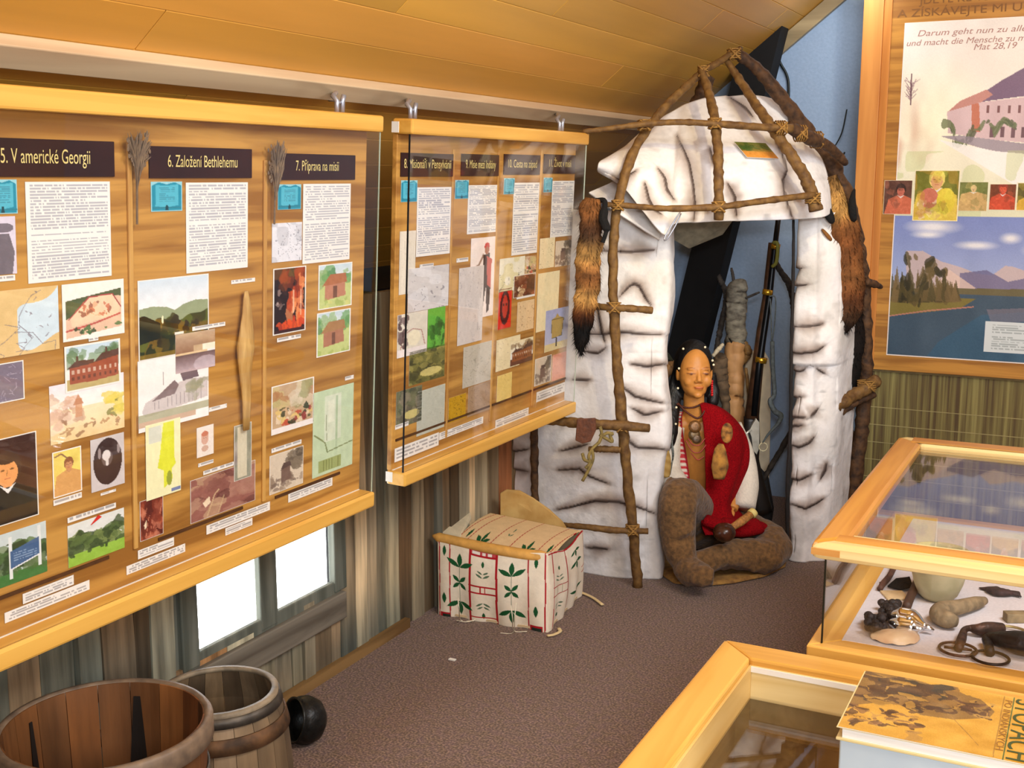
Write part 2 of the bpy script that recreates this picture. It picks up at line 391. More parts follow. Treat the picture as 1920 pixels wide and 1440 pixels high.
# sloping ceiling of varnished boards
mb = MB(); sl = math.hypot(1, .8); s0 = -3.02*sl; wd = 0.125; rr = random.Random(3)
nv = np.array([.8, 0, -1.0])/sl
k = 0; s = s0
while s < 0.3*sl:
    y = -2.6-rr.random()*1.4
    while y < YG:
        L = rr.uniform(2.2, 3.6); y1 = min(YG, y+L-0.003); ya = max(y, -2.6)
        if y1 > ya:
            c = np.array([222, 162, 68])*(0.93+0.11*rr.random())+np.array([0, rr.uniform(-4, 5), rr.uniform(-6, 6)])
            xa, xb = (s+0.0015)/sl, (s+wd-0.0015)/sl
            mb.hexa([(xa, ya, ceilz(xa)), (xb, ya, ceilz(xb)), (xb, y1, ceilz(xb)), (xa, y1, ceilz(xa)),
                     (xa, ya, ceilz(xa)+.02), (xb, ya, ceilz(xb)+.02), (xb, y1, ceilz(xb)+.02), (xa, y1, ceilz(xa)+.02)], c)
        y += L
    s += wd; k += 1
o = struct(mb.build('ceiling', CEILM, bevel=0.0012))
o = MB().hexa([(-3.0, -2.6, ceilz(-3.0)+.03), (.3, -2.6, ceilz(.3)+.03), (.3, YG, ceilz(.3)+.03), (-3.0, YG, ceilz(-3.0)+.03),
               (-3.0, -2.6, ceilz(-3.0)+.1), (.3, -2.6, ceilz(.3)+.1), (.3, YG, ceilz(.3)+.1), (-3.0, YG, ceilz(-3.0)+.1)]).build('ceiling', wood('pale_tongue', (236, 206, 140), (220, 186, 116), 'y', 10)); struct(o)
xr = lambda x: 3.672-0.8*(x-.3)
o = MB().hexa([(.3, -2.6, xr(.3)), (2.9, -2.6, xr(2.9)), (2.9, YG, xr(2.9)), (.3, YG, xr(.3)),
               (.3, -2.6, xr(.3)+.1), (2.9, -2.6, xr(2.9)+.1), (2.9, YG, xr(2.9)+.1), (.3, YG, xr(.3)+.1)]).build('ceiling', HONEY); struct(o)
# planed lath nailed along the ceiling, with its screws
xl, xh = -1.995, -1.945
lo = MB().hexa([(xl, -2.6, ceilz(xl)), (xh, -2.6, ceilz(xh)), (xh, 5.45, ceilz(xh)), (xl, 5.45, ceilz(xl)),
                (xl+.02, -2.6, ceilz(xl)-.026), (xh+.02, -2.6, ceilz(xh)-.026), (xh+.02, 5.45, ceilz(xh)-.026), (xl+.02, 5.45, ceilz(xl)-.026)]).build('trim_2', LATH, bevel=.003); struct(lo)
for (px, py) in ((159, 106), (503, 149), (719, 177)):
    c = onpl(px, py, (xl+.03, 0, ceilz(xl+.03)-.026), nv); MB().lathe([(0, .003), (.004, .002), (.005, 0)], c, nv, 10).build('screw', STEEL, lo)
# lath on the gable wall following the slope
gl = MB().hexa([(-1.56, YG-.03, ceilz(-1.56)-.005), (-0.4, YG-.03, ceilz(-0.4)-.005), (-0.4, YG, ceilz(-0.4)-.005), (-1.56, YG, ceilz(-1.56)-.005),
                (-1.56, YG-.03, ceilz(-1.56)-.085), (-0.4, YG-.03, ceilz(-0.4)-.085), (-0.4, YG, ceilz(-0.4)-.085), (-1.56, YG, ceilz(-1.56)-.085)]).build('trim_3', wood('grey_lath', (176, 156, 118), (140, 122, 90), 'x', 10)); struct(gl)
# the black leaning roof timber in front of the gable wall
Yb = 5.60
def on(px, py): return ony(px, py, Yb)
a, b, c, d = on(1240, 700), on(1304, 700), on(1478, 0), on(1408, 0)
bt = np.array([0, 0.13, 0])
struct(MB().hexa([a, b, b+bt, a+bt, d, c, c+bt, d+bt]).build('trim_4', BLACK))
# left knee wall: upright weathered planks with an opening for the window
mb = MB(); y = -2.6; rr = random.Random(11)
cols = [(150, 148, 126), (160, 128, 92), (122, 116, 98), (176, 150, 116), (128, 126, 110), (146, 98, 68), (168, 156, 128), (104, 90, 70), (138, 138, 120)]
WY0, WY1, WZ0, WZ1 = 2.31, 3.02, 0.28, 0.70
while y < YG:
    w_ = rr.uniform(0.045, 0.12); y1 = min(y+w_, YG); c = np.array(cols[rr.randrange(len(cols))])*rr.uniform(.72, 1.1); dx = rr.uniform(-.008, .008)
    segs = [(0, 1.22)]
    if y1 > WY0 and y < WY1: segs = [(0, WZ0), (WZ1, 1.22)]
    for z0, z1 in segs:
        nz = max(2, int((z1-z0)/.06)); ya, yb = y+.001, y1-.001
        zs = np.linspace(z0, z1, nz+1); V = []; CC = []
        for z in zs:
            jj = (vn(np.array([[y*7, z*5, 3.0]]), 1)[0]-.5)*.012
            V += [(XW+dx, ya+jj, z), (XW+dx, yb+jj, z), (XW-.03, yb+jj, z), (XW-.03, ya+jj, z)]
            t = vn(np.array([[y*3, z*3.5, 9.0]]), 1)[0]; cc = c*(.8+.5*t)+np.array([16, 2, -8])*(t-.4)*2
            CC += [cc]*4
        F = [(4*i+k, 4*i+(k+1) % 4, 4*i+4+(k+1) % 4, 4*i+4+k) for i in range(nz) for k in range(4)]+[(0, 3, 2, 1), (4*nz, 4*nz+1, 4*nz+2, 4*nz+3)]
        mb.add(V, F, np.clip(CC, 0, 255))
    y = y1+(.004 if rr.random() < .3 else .0)
struct(mb.build('wall_left', PLANK))
GREYW = wood('grey_board', (120, 112, 98), (84, 76, 64), 'y', 20, 0.8)
GREYWZ = wood('grey_upright', (112, 114, 102), (80, 84, 74), 'z', 20, 0.8)
struct(MB().box((XW, -2.6, 0), (XW+.022, 3.42, .035)).build('baseboard_left', wood('floor_batten', (140, 108, 64), (104, 76, 40), 'y', 18, .7)))
wf = MB()
wf.box((XW-.030, WY0-.13, WZ0-.01), (XW-.006, WY0, WZ1+.02)); wf.box((XW-.014, WY0-.03, WZ0-.01), (XW+.012, WY0+.035, WZ1+.02)); wf.box((XW-.014, WY1-.035, WZ0-.01), (XW+.012, WY1+.03, WZ1+.02))
wf.box((XW-.014, 2.615, WZ0-.01), (XW+.008, 2.695, WZ1+.02)); wf.box((XW-.014, WY0, WZ1-.02), (XW+.01, WY1, WZ1+.03)); wf.box((XW-.014, WY0, WZ0-.03), (XW+.006, WY1, WZ0+.025))
win = struct(wf.build('window_1', GREYWZ, bevel=.004))
MB().box((XW-.012, WY0+.03, WZ0), (XW-.009, 2.62, WZ1)).build('window_pane', GLASS, win)
MB().box((XW-.012, 2.69, WZ0), (XW-.009, WY1-.03, WZ1)).build('window_pane', GLASS, win)
mb = MB(); mb.box((XW+.001, 2.10, .175), (XW+.024, 3.03, .265)); struct(mb.build('trim_5', GREYW, bevel=.004))
# black backing added behind the planks against daylight leaks, open at the window
for (ya, yb, za, zb) in ((-2.6, WY0+.015, -.05, 1.2), (WY1-.01, 3.40, -.05, 1.2), (3.412, YG, -.05, 1.2), (WY0-.02, WY1+.02, -.05, WZ0), (WY0-.02, WY1+.02, WZ1, 1.2)):
    struct(MB().box((XW-.04, ya, za), (XW-.031, yb, zb)).build('wall_backing', BLACK))

# ================================================================== DISPLAY BOARDS ON THE LEFT
HDR = []
def P_text(cv, gaps=(), n=26): cv.text(.05, .03, .96, .97, n, gaps=gaps)
def P_book(cv):
    cv.a[:] = (150, 206, 214); cv.poly([(.03, .14), (.25, .03), (.5, .1), (.75, .03), (.97, .14), (.97, .97), (.03, .97)], (36, 140, 164))
    cv.poly([(.16, .12), (.5, .14), (.86, .1), (.86, .8), (.5, .86), (.14, .82)], (84, 180, 200)); cv.rect(.03, .84, .97, .9, (44, 128, 146))
    cv.text(.27, .2, .75, .7, 8, (60, 130, 150)); cv.poly([(.47, .78), (.53, .78), (.56, .97), (.44, .97)], (30, 70, 80)); return cv
def P_map(cv, land=(222, 190, 130), sea=(206, 224, 232), road=(120, 110, 120), lines=6):
    cv.a[:] = sea; n = cv.nz(3); cv.put((n > .5), land)
    for _ in range(lines):
        x, y = cv.r.rand(2); q = [(x, y)]
        for _ in range(7): x += cv.r.uniform(-.18, .18); y += cv.r.uniform(-.02, .22); q.append((x, y))
        cv.line(q, .008, road, .7)
    cv.blobs(14, (.1, .05, .9, .95), .018, [road], .6); return cv
def P_hills(cv):
    cv.grad((206, 222, 232), (250, 244, 238), 0, .5); cv.grad((250, 246, 240), (226, 220, 190), .4, 1)
    cv.poly([(0, .36), (.2, .34), (.4, .37), (.5, .42), (.62, .36), (.8, .32), (1, .34), (1, .6), (0, .6)], (150, 160, 122))
    cv.ridge(.55, .1, (90, 96, 30), 7, -.06, (54, 48, 14)); cv.blobs(60, (0, .55, 1, .95), .06, [(52, 40, 14), (70, 62, 20), (30, 40, 16), (120, 92, 24), (46, 30, 10)], .8)
    cv.poly([(0, .46), (.08, .44), (.3, .56), (.3, .75), (0, .8)], (24, 30, 14)); cv.rect(0, .93, 1, 1, (150, 116, 34), .7)
    cv.rect(.5, .71, .62, .74, (240, 226, 210)); cv.ell(.33, .52, .015, .05, (240, 236, 190)); return cv
def P_house(cv, sky=(190, 214, 228), wall=(160, 84, 56), roof=(96, 66, 52), ground=(190, 170, 110), y=.42, trees=(86, 120, 60)):
    cv.grad(sky, (240, 238, 228), 0, .6); cv.rect(0, .72, 1, 1, ground); cv.blobs(16, (0, .15, 1, .5), .1, [trees, tuple(int(q*.8) for q in trees)], .45)
    cv.poly([(.08, y+.06), (.5, y), (.95, y-.1), (.95, .8), (.5, .84), (.08, .82)], wall); cv.poly([(.04, y+.07), (.2, y-.08), (.52, y-.05), (.5, y+.03)], roof); cv.poly([(.5, y+.02), (.66, y-.16), (.97, y-.2), (.97, y-.06)], roof)
    for i in range(9): cv.rect(.12+i*.095, y+.12, .16+i*.095, y+.2, (225, 210, 190), .7); cv.rect(.12+i*.095, y+.26, .16+i*.095, y+.34, (80, 50, 40), .6)
    cv.rect(.2, y-.17, .23, y-.05, roof); cv.rect(.72, y-.27, .75, y-.14, roof); return cv
def P_fort(cv):
    cv.a[:] = (244, 238, 226); cv.poly([(.05, .3), (.95, .16), (.95, .85), (.05, .95)], (226, 190, 160)); cv.poly([(.05, .3), (.95, .16), (.95, .3), (.5, .26), (.1, .6), (.05, .62)], (86, 96, 62))
    cv.poly([(.12, .6), (.42, .28), (.8, .24), (.93, .5), (.9, .62), (.15, .76)], (240, 206, 170)); cv.line([(.1, .62), (.42, .27), (.8, .25), (.94, .5)], .02, (170, 70, 70)); cv.line([(.06, .82), (.5, .74), (.92, .62)], .03, (190, 90, 80))
    cv.blobs(22, (.3, .34, .8, .6), .03, [(196, 110, 80), (150, 90, 70), (230, 170, 130)]); cv.blobs(10, (.2, .78, .95, .92), .035, [(70, 110, 60), (50, 70, 44)]); return cv
def P_town(cv):
    cv.grad((232, 226, 232), (250, 246, 236), 0, .45); cv.grad((246, 230, 190), (236, 206, 150), .45, 1); cv.blobs(26, (0, .2, .4, .75), .06, [(216, 176, 150), (196, 156, 130), (240, 216, 190)], .6)
    cv.blobs(14, (.75, .35, 1, .7), .06, [(226, 206, 90), (236, 216, 120), (120, 120, 60)], .7); cv.rect(.33, .3, .42, .62, (206, 150, 110), .8); cv.poly([(.3, .4), (.37, .22), (.44, .4)], (190, 130, 96), .8)
    cv.blobs(14, (.1, .65, .95, .9), .03, [(176, 130, 90), (150, 110, 80)], .7); return cv
def P_portrait(cv, bg=(58, 34, 26), coat=(26, 26, 24), skin=(232, 160, 96), hair=(70, 50, 40), cx=.5, cy=.3, s=.16, shirt=(236, 232, 226)):
    cv.a[:] = bg; cv.put(cv.nz(4), tuple(min(255, int(q*1.35)+6) for q in bg), .6); asp = cv.w/cv.h
    cv.poly([(cx-.55, 1), (cx-.42, cy+s*2.1*asp), (cx-.1, cy+s*1.1*asp), (cx+.1, cy+s*1.1*asp), (cx+.45, cy+s*2.2*asp), (cx+.5, 1)], coat)
    cv.ell(cx, cy-.03, s*1.1, s*1.4*asp, hair); cv.ell(cx, cy+.03, s*.8, s*1.1*asp, skin); cv.ell(cx, cy-s*.95*asp, s*.75, s*.42*asp, hair); cv.rect(cx-.06, cy+s*asp, cx+.06, cy+s*1.35*asp, skin)
    cv.poly([(cx-.12, cy+s*1.1*asp), (cx, cy+s*1.5*asp), (cx+.12, cy+s*1.1*asp), (cx, cy+s*1.9*asp)], shirt); dk = tuple(int(q*.55) for q in skin)
    for sx in (-1, 1): cv.ell(cx+sx*s*.36, cy-.01, s*.16, s*.08*asp, dk)
    cv.line([(cx, cy), (cx-.01, cy+s*.38*asp)], .012, dk, .6); cv.rect(cx-s*.25, cy+s*.6*asp, cx+s*.25, cy+s*.68*asp, (170, 70, 60), .8); return cv
def P_forest(cv, sky=(226, 228, 222), g=((90, 110, 60), (60, 76, 44), (120, 136, 76)), field=(150, 190, 70), y=.72):
    cv.a[:] = sky; cv.blobs(70, (0, .3, 1, y), .09, list(g), .75); cv.rect(0, y, 1, 1, field); cv.blobs(8, (0, y-.05, 1, y+.06), .04, [g[1]], .8); return cv
def P_sign(cv):
    P_forest(cv, (200, 212, 210), ((50, 70, 40), (80, 110, 60), (110, 130, 90)), (70, 120, 60), .78); cv.rect(.5, .1, .54, .9, (226, 230, 226)); cv.rect(.88, .05, .92, .82, (226, 230, 226))
    cv.poly([(.52, .38), (.9, .26), (.9, .6), (.52, .72)], (70, 100, 140)); cv.line([(.52, .72), (.9, .6)], .02, (230, 230, 230)); cv.text(.56, .42, .86, .6, 4, (170, 190, 210)); return cv
def P_oval(cv):
    cv.a[:] = (206, 198, 196); cv.ell(.5, .48, .42, .44, (62, 44, 42)); cv.ell(.48, .42, .16, .14, (150, 136, 132), .5); cv.ell(.46, .36, .12, .1, (222, 214, 208)); cv.ell(.48, .5, .05, .06, (222, 214, 208)); cv.ell(.26, .3, .05, .1, (196, 182, 178), .7); cv.ell(.82, .28, .04, .1, (196, 182, 178), .7); return cv
def P_drawing(cv):
    cv.a[:] = (246, 240, 234); cv.poly([(.05, .72), (.1, .6), (.5, .42), (.7, .38), (.98, .42), (.98, .7), (.1, .8)], (206, 196, 192)); cv.poly([(.18, .6), (.5, .36), (.56, .44), (.5, .56)], (130, 112, 112)); cv.poly([(.58, .28), (.82, .26), (.85, .38), (.62, .4)], (110, 96, 104))
    for i in range(12): cv.line([(.22+i*.06, .62-.01*i), (.22+i*.06, .72)], .008, (120, 108, 112), .6)
    cv.blobs(20, (.7, .4, 1, .7), .05, [(150, 150, 120), (176, 170, 160)], .5); cv.rect(0, .76, 1, .86, (150, 150, 110), .7); cv.rect(0, .86, .8, .93, (176, 130, 90), .6); cv.line([(.34, .22), (.34, .4)], .01, (150, 140, 140)); return cv
def P_bridge(cv):
    cv.grad((196, 170, 140), (150, 110, 80), 0, .5); cv.grad((110, 84, 80), (196, 176, 180), .55, 1); cv.rect(0, .5, .8, .56, (226, 196, 150)); cv.rect(.45, .35, .85, .5, (200, 170, 130)); cv.rect(.68, .35, 1, .5, (240, 236, 210)); cv.ell(.75, .85, .3, .2, (206, 190, 196), .6); return cv
def P_ymap(cv):
    cv.a[:] = (240, 236, 186); cv.rect(.1, .04, .45, .26, (206, 210, 206), .7); cv.poly([(.5, .03), (.8, .03), (.8, .5), (.85, .6), (.72, .66), (.76, .8), (.5, .9), (.5, .66), (.33, .6), (.4, .42)], (222, 226, 60)); cv.ell(.66, .78, .08, .1, (150, 160, 60)); cv.rect(.72, .93, .98, .97, (120, 130, 170)); return cv
def P_small(cv):
    cv.a[:] = (236, 226, 214); cv.ell(.48, .4, .22, .22, (214, 170, 150)); cv.ell(.48, .26, .2, .09, (196, 120, 96)); cv.line([(.4, .4), (.44, .4)], .04, (120, 90, 80)); cv.line([(.52, .4), (.56, .4)], .04, (120, 90, 80)); cv.ell(.48, .74, .2, .1, (206, 170, 150)); return cv
def P_sepia(cv, c=((150, 96, 84), (96, 54, 50), (200, 170, 130), (176, 130, 110))):
    cv.a[:] = c[0]; cv.blobs(40, (0, 0, 1, 1), .14, list(c), .6); cv.line([(.25, .95), (.36, .5), (.42, .42)], .02, c[2]); cv.line([(.42, .95), (.5, .6)], .015, c[2]); cv.poly([(.18, .62), (.28, .5), (.3, .66), (.22, .74)], (236, 214, 180)); return cv
def P_fire(cv):
    cv.a[:] = (34, 14, 12); cv.blobs(20, (.15, .02, .9, .25), .12, [(120, 60, 20), (90, 90, 30), (170, 70, 20)], .5); cv.blobs(24, (.45, .25, .98, .85), .1, [(220, 90, 30), (176, 60, 20), (240, 150, 90), (120, 40, 20)], .7)
    cv.rect(.6, .35, .64, .7, (240, 210, 180), .7); cv.rect(.82, .35, .86, .75, (240, 210, 180), .6); cv.blobs(8, (.1, .3, .4, .6), .05, [(70, 40, 30), (220, 200, 190)], .5); cv.blobs(14, (.1, .8, .9, .92), .07, [(226, 80, 20), (200, 60, 20)], .8); cv.rect(0, .93, 1, 1, (60, 20, 16)); return cv
def P_crowd(cv):
    cv.a[:] = (196, 166, 130); cv.blobs(20, (0, 0, 1, .45), .13, [(176, 120, 80), (206, 190, 130), (150, 150, 100), (220, 206, 180)], .6); cv.blobs(34, (.05, .5, .98, .85), .05, [(190, 80, 60), (50, 60, 44), (226, 196, 120), (150, 60, 60), (90, 90, 60), (230, 210, 180)], .85); cv.rect(0, .88, 1, 1, (240, 232, 226)); return cv
def P_gmap(cv):
    cv.a[:] = (196, 214, 176); cv.rect(.28, .08, .68, .62, (214, 222, 196)); cv.rect(.36, .14, .52, .4, (226, 230, 206)); cv.rect(.55, .1, .6, .75, (176, 196, 160)); cv.line([(.05, .5), (.3, .62), (.36, .74), (.98, .7)], .03, (120, 130, 80), .8); cv.rect(.15, .82, .7, .96, (150, 160, 90), .8)
    for i in range(7): cv.line([(.2+i*.07, .83), (.2+i*.07, .95)], .012, (110, 116, 60), .8)
    cv.line([(.32, .3), (.34, .6)], .015, (120, 130, 90), .8); return cv
def P_sephouse(cv): cv.a[:] = (216, 200, 176); cv.blobs(30, (0, .6, 1, .95), .07, [(150, 130, 110), (110, 92, 80)], .6); cv.blobs(20, (.6, .05, .98, .5), .09, [(96, 84, 70), (130, 116, 96)], .7); cv.poly([(.35, .45), (.6, .38), (.62, .75), (.35, .78)], (120, 96, 84)); cv.poly([(.32, .46), (.4, .3), (.6, .3), (.64, .4)], (90, 72, 66)); return cv
def P_cartoonhut(cv, roof=(176, 110, 70), wall=(190, 130, 100)):
    cv.grad((196, 216, 224), (220, 226, 220), 0, .35); cv.rect(0, .35, 1, 1, (196, 206, 130)); cv.blobs(22, (0, .15, 1, .45), .1, [(110, 160, 90), (80, 130, 80), (150, 180, 120)], .7)
    cv.poly([(.2, .45), (.78, .42), (.8, .74), (.2, .8)], wall); cv.poly([(.12, .48), (.34, .24), (.8, .24), (.84, .44)], roof); cv.rect(.44, .5, .54, .76, (120, 80, 60)); cv.blobs(8, (0, .8, 1, 1), .06, [(220, 216, 130), (160, 180, 90)], .6); return cv
def P_street(cv): cv.a[:] = (222, 214, 196); cv.line([(.1, .9), (.2, .5), (.5, .38), (.8, .45), (.92, .8)], .03, (176, 130, 120)); cv.blobs(16, (0, .05, .3, .8), .08, [(80, 60, 60), (110, 90, 90)], .7); cv.ell(.55, .6, .22, .18, (236, 226, 196)); cv.rect(0, .82, 1, 1, (236, 226, 220)); return cv
def P_green(cv): cv.a[:] = (96, 176, 60); cv.blobs(40, (0, .4, 1, .95), .1, [(50, 110, 40), (40, 80, 30), (110, 190, 70)], .6); return cv
def P_bush(cv, c=((120, 116, 60), (84, 84, 44), (160, 150, 80), (60, 60, 36))): cv.a[:] = c[0]; cv.blobs(70, (0, 0, 1, 1), .09, list(c), .6); cv.ell(.6, .72, .3, .12, (226, 210, 130), .8); return cv
def P_redport(cv): cv.a[:] = (216, 44, 20); cv.ell(.5, .48, .36, .42, (70, 14, 12)); cv.ell(.5, .45, .2, .28, (190, 50, 30)); cv.ell(.4, .4, .06, .03, (60, 10, 10)); cv.ell(.6, .4, .06, .03, (60, 10, 10)); return cv
def P_figure(cv):
    cv.a[:] = (240, 226, 216); cv.poly([(.5, .22), (.72, .2), (.8, .6), (.76, .92), (.66, .95), (.62, .62), (.5, .92), (.42, .9)], (64, 44, 36)); cv.poly([(.62, .24), (.82, .28), (.8, .64), (.66, .6)], (196, 90, 76)); cv.poly([(.5, .24), (.3, .38), (.2, .38), (.22, .34), (.3, .33), (.48, .2)], (150, 120, 100)); cv.ell(.62, .12, .1, .05, (196, 60, 50)); cv.ell(.62, .17, .08, .05, (170, 110, 80)); return cv
def P_sketch(cv, c=(236, 226, 206), ink=(110, 96, 90), n=40):
    cv.a[:] = c
    for _ in range(n):
        x, y = cv.r.rand(2); a_ = cv.r.rand()*6.3; l_ = .05+.12*cv.r.rand(); cv.line([(x, y), (x+math.cos(a_)*l_, y+math.sin(a_)*l_)], .01, ink, .5)
    return cv
def P_shirt(cv): cv.grad((170, 176, 214), (196, 196, 216), 0, 1); cv.rect(0, .82, 1, 1, (226, 206, 150)); cv.poly([(.26, .25), (.42, .2), (.5, .12), (.58, .2), (.78, .26), (.72, .68), (.3, .7)], (190, 160, 90)); cv.line([(.26, .25), (.78, .26), (.72, .68), (.3, .7), (.26, .25)], .02, (96, 84, 50)); cv.rect(.47, .7, .52, .92, (80, 70, 60)); return cv
def P_husk(cv): cv.a[:] = (120, 122, 104); cv.rect(.2, .05, .72, .95, (206, 196, 166)); cv.rect(.0, .3, .2, .7, (150, 130, 140), .5); cv.put(cv.nz(5, .4), (226, 220, 196), .5); return cv
def P_yellowind(cv): P_portrait(cv, (226, 196, 96), (214, 160, 96), (206, 146, 96), (150, 96, 60), .55, .34, .15, (196, 140, 96)); cv.line([(.1, .12), (.3, .08), (.5, .2)], .05, (150, 110, 80)); return cv
def P_greyhat(cv): cv.a[:] = (216, 208, 222); cv.poly([(.4, 1), (.42, .55), (.6, .3), (.85, .3), (.96, .62), (.9, 1)], (112, 104, 112)); cv.ell(.75, .2, .2, .08, (120, 112, 122)); return cv

class Board: pass
def make_board(name, label, Xf, zf, lean, px0, px1, ztop_px, zbot_px):
    B = Board(); t = math.radians(lean); B.up = np.array([math.sin(t), 0, math.cos(t)]); B.n = np.array([math.cos(t), 0, -math.sin(t)]); B.p = np.array([Xf, 0, zf])
    B.e = np.array([0, 1.0, 0])
    def uv(px, py, off=0.0):
        q = onpl(px, py, B.p+B.n*off, B.n)-B.p-B.n*off; return q[1], q@B.up
    B.uv = uv; B.at = lambda u, v, off=0.0: B.p+B.e*u+B.up*v+B.n*off
    B.u0, B.u1 = px0, px1; B.vb, B.vt = zbot_px, ztop_px
    B.root = thing(name, label, 'display board', B.at((B.u0+B.u1)/2, B.vb-.05), None)
    return B
def bbox(B, u0, u1, v0, v1, o0, o1, name, m, bevel=.002, parent=None):
    p = B.at(u0, v0, o0); return MB().obox(p, B.e*(u1-u0), B.n*(o1-o0), B.up*(v1-v0)).build(name, m, parent or B.root, bevel=bevel)
def frame_board(B, hooks):
    RH, RD = .043, .066; th = .016
    bbox(B, B.u0, B.u1, B.vb, B.vt, -th, 0, 'back_panel', VENEER)
    r1 = bbox(B, B.u0-.002, B.u1+.005, B.vt, B.vt+RH, -th, RD-th, 'top_rail', HONEY, .006)
    r2 = bbox(B, B.u0-.002, B.u1+.005, B.vb-RH, B.vb, -th, RD-th, 'bottom_rail', HONEY, .006)
    bbox(B, B.u0+.004, B.u1-.004, B.vb, B.vb+.0016, -.001, .003, 'seam_bead', WHITEP, 0)
    g = bbox(B, B.u0+.001, B.u1, B.vb, B.vt, .038, .042, 'glass_sheet', GLASS, 0)
    bbox(B, B.u1, B.u1+.002, B.vb, B.vt, .0385, .0415, 'glass_edge', EDGE, 0, g)
    bbox(B, B.u0-.001, B.u0+.001, B.vb, B.vt, .0375, .0425, 'glass_edge', BLACK, 0, g)
    for (px, py0, py1) in hooks:
        u, v = B.uv(px, py1, .01); c = B.at(u, B.vt+RH, .012)
        h = MB(); tp = onpl(px-6, py0, (0, 0, ceilz(0)), nv)
        h.tube([c, c+B.up*.028, c+B.up*.04+B.n*-.012, tp*.25+(c+B.up*.05)*.75, tp], .0065, 8); h.tube([c+B.e*.024, c+B.e*.024+B.up*.03, c+B.e*.03+B.up*.044], .0065, 8)
        h.tube([c+B.up*.024, c+B.e*.024+B.up*.026], .0035, 8)
        h.box(tp-np.array([.008, .012, .018]), tp+np.array([.008, .012, .004])); h.build('hook', STEEL, B.root, True)
def put(B, kind, px, res=1.25, off=.001, fn=None, label=None, mt=None, seed=None, border=None, grain=8, **kw):
    q = [B.uv(*p) for p in px]; u0 = (q[0][0]+q[3][0])/2; u1 = (q[1][0]+q[2][0])/2; vt = (q[0][1]+q[1][1])/2; vb = (q[2][1]+q[3][1])/2
    u0 = max(u0, B.u0+.004); u1 = min(u1, B.u1-.004)
    W_ = max(abs(px[1][0]-px[0][0]), 8); H_ = max(abs(px[3][1]-px[0][1]), abs(px[2][1]-px[1][1]), 5)
    B.k = getattr(B, 'k', 0)+1
    cv = Cv(max(6, int(W_/res)), max(4, int(H_/res)), (238, 234, 226), seed or (B.k*13+len(kind)))
    if fn: fn(cv, **kw)
    if border: cv.border(border)
    if grain: cv.grain(grain)
    o = sheet(cv, B.at(u0, vt, off), B.e*(u1-u0), -B.up*(vt-vb), B.n, .0006, kind, B.root, mt)
    if label: o['label'] = label
    return o, (u0, u1, vb, vt)
def header(B, px, txt, wfrac=.78):
    q = [B.uv(*p) for p in px]; u0 = (q[0][0]+q[3][0])/2; u1 = (q[1][0]+q[2][0])/2; vt = (q[0][1]+q[1][1])/2; vb = (q[2][1]+q[3][1])/2
    u0 = max(u0, B.u0+.004)
    o = bbox(B, u0, u1, vb, vt, .0005, .004, 'header_plaque', BROWNP, .0005); o['label'] = 'dark brown title plaque reading '+txt
    h = (vt-vb); W_ = (u1-u0)*wfrac
    lettering(txt, B.at((u0+u1)/2, (vb+vt)/2-h*.14, .0042), B.e, B.up, h*.40, 'lettering', GOLDT, o, W_, align='CENTER')
def caption(B, px, n=1):
    o, r = put(B, 'caption_strip', px, 1.3, .0014, lambda cv: cv.text(.05, .18, .96, .9, n, (130, 126, 126)), grain=4); return o
def divider(B, px, top, bot, off=.006):
    u = .5*(B.uv(px[0], top)[0]+B.uv(px[1], bot)[0]); v1 = B.uv(px[0], top)[1]; v0 = B.uv(px[1], bot)[1]
    bbox(B, u-.006, u+.006, v0, v1, 0, off, 'divider_strip', wood('divider_wood', (206, 158, 84), (180, 128, 60), 'z', 20), .002)
def strip_line(B, a, b):  # thin dark brown strip laid along the panel
    q0, q1 = B.uv(*a), B.uv(*b); v = (q0[1]+q1[1])/2; bbox(B, q0[0], q1[0], v-.0035, v+.0035, 0, .003, 'dark_strip', mat('dark_strip', (88, 52, 22), .6, 0, .2), 0)

def T(*p): return [tuple(x) for x in p]
b1u1 = onpl(711, 300, (-1.83+.04, 0, .72), np.array([math.cos(.0524), 0, -math.sin(.0524)]))[1]
B1 = make_board('display_board', 'long hanging display board with titled sections 5, 6 and 7 behind glass', -1.83, .72, 3.0, -.35, b1u1, 0, 0)
B1.vb = .5*(B1.uv(0, 1190)[1]+B1.uv(580, 960)[1]); B1.vt = .5*(B1.uv(10, 200, .05)[1]+B1.uv(640, 247, .05)[1])
B1.root.location = tuple(B1.at(1.2, B1.vb-.05))
frame_board(B1, [(630, 178, 220)])
header(B1, T((-60, 253), (212, 268), (212, 333), (-60, 329)), '5. V americké Georgii', .62)
header(B1, T((278, 272), (470, 281), (470, 335), (278, 332)), '6. Založení Bethlehemu', .68)
header(B1, T((515, 286), (664, 292), (664, 338), (515, 336)), '7. Příprava na misii', .54)
for q in (T((-25, 336), (31, 337), (31, 400), (-25, 402)), T((282, 340), (341, 341), (340, 395), (282, 397)), T((520, 345), (564, 346), (563, 392), (520, 393))):
    put(B1, 'book_cutout', q, 1.1, fn=P_book, label='turquoise paper cut-out of an open book', grain=4)
put(B1, 'text_sheet', T((48, 340), (206, 341), (207, 518), (50, 531)), 1.15, fn=P_text, n=31, gaps=(15, 17), grain=3)
put(B1, 'text_sheet', T((349, 341), (465, 343), (462, 503), (347, 511)), 1.15, fn=P_text, n=30, gaps=(13, 29), grain=3)
put(B1, 'text_sheet', T((568, 345), (657, 344), (654, 488), (566, 493)), 1.15, fn=P_text, n=30, gaps=(14,), grain=3)
pb = lambda *a, **k: put(B1, *a, **k)
pb('photo_print', T((-60, 407), (28, 406), (30, 513), (-60, 520)), fn=P_greyhat, label='grey print of a person in a hat')
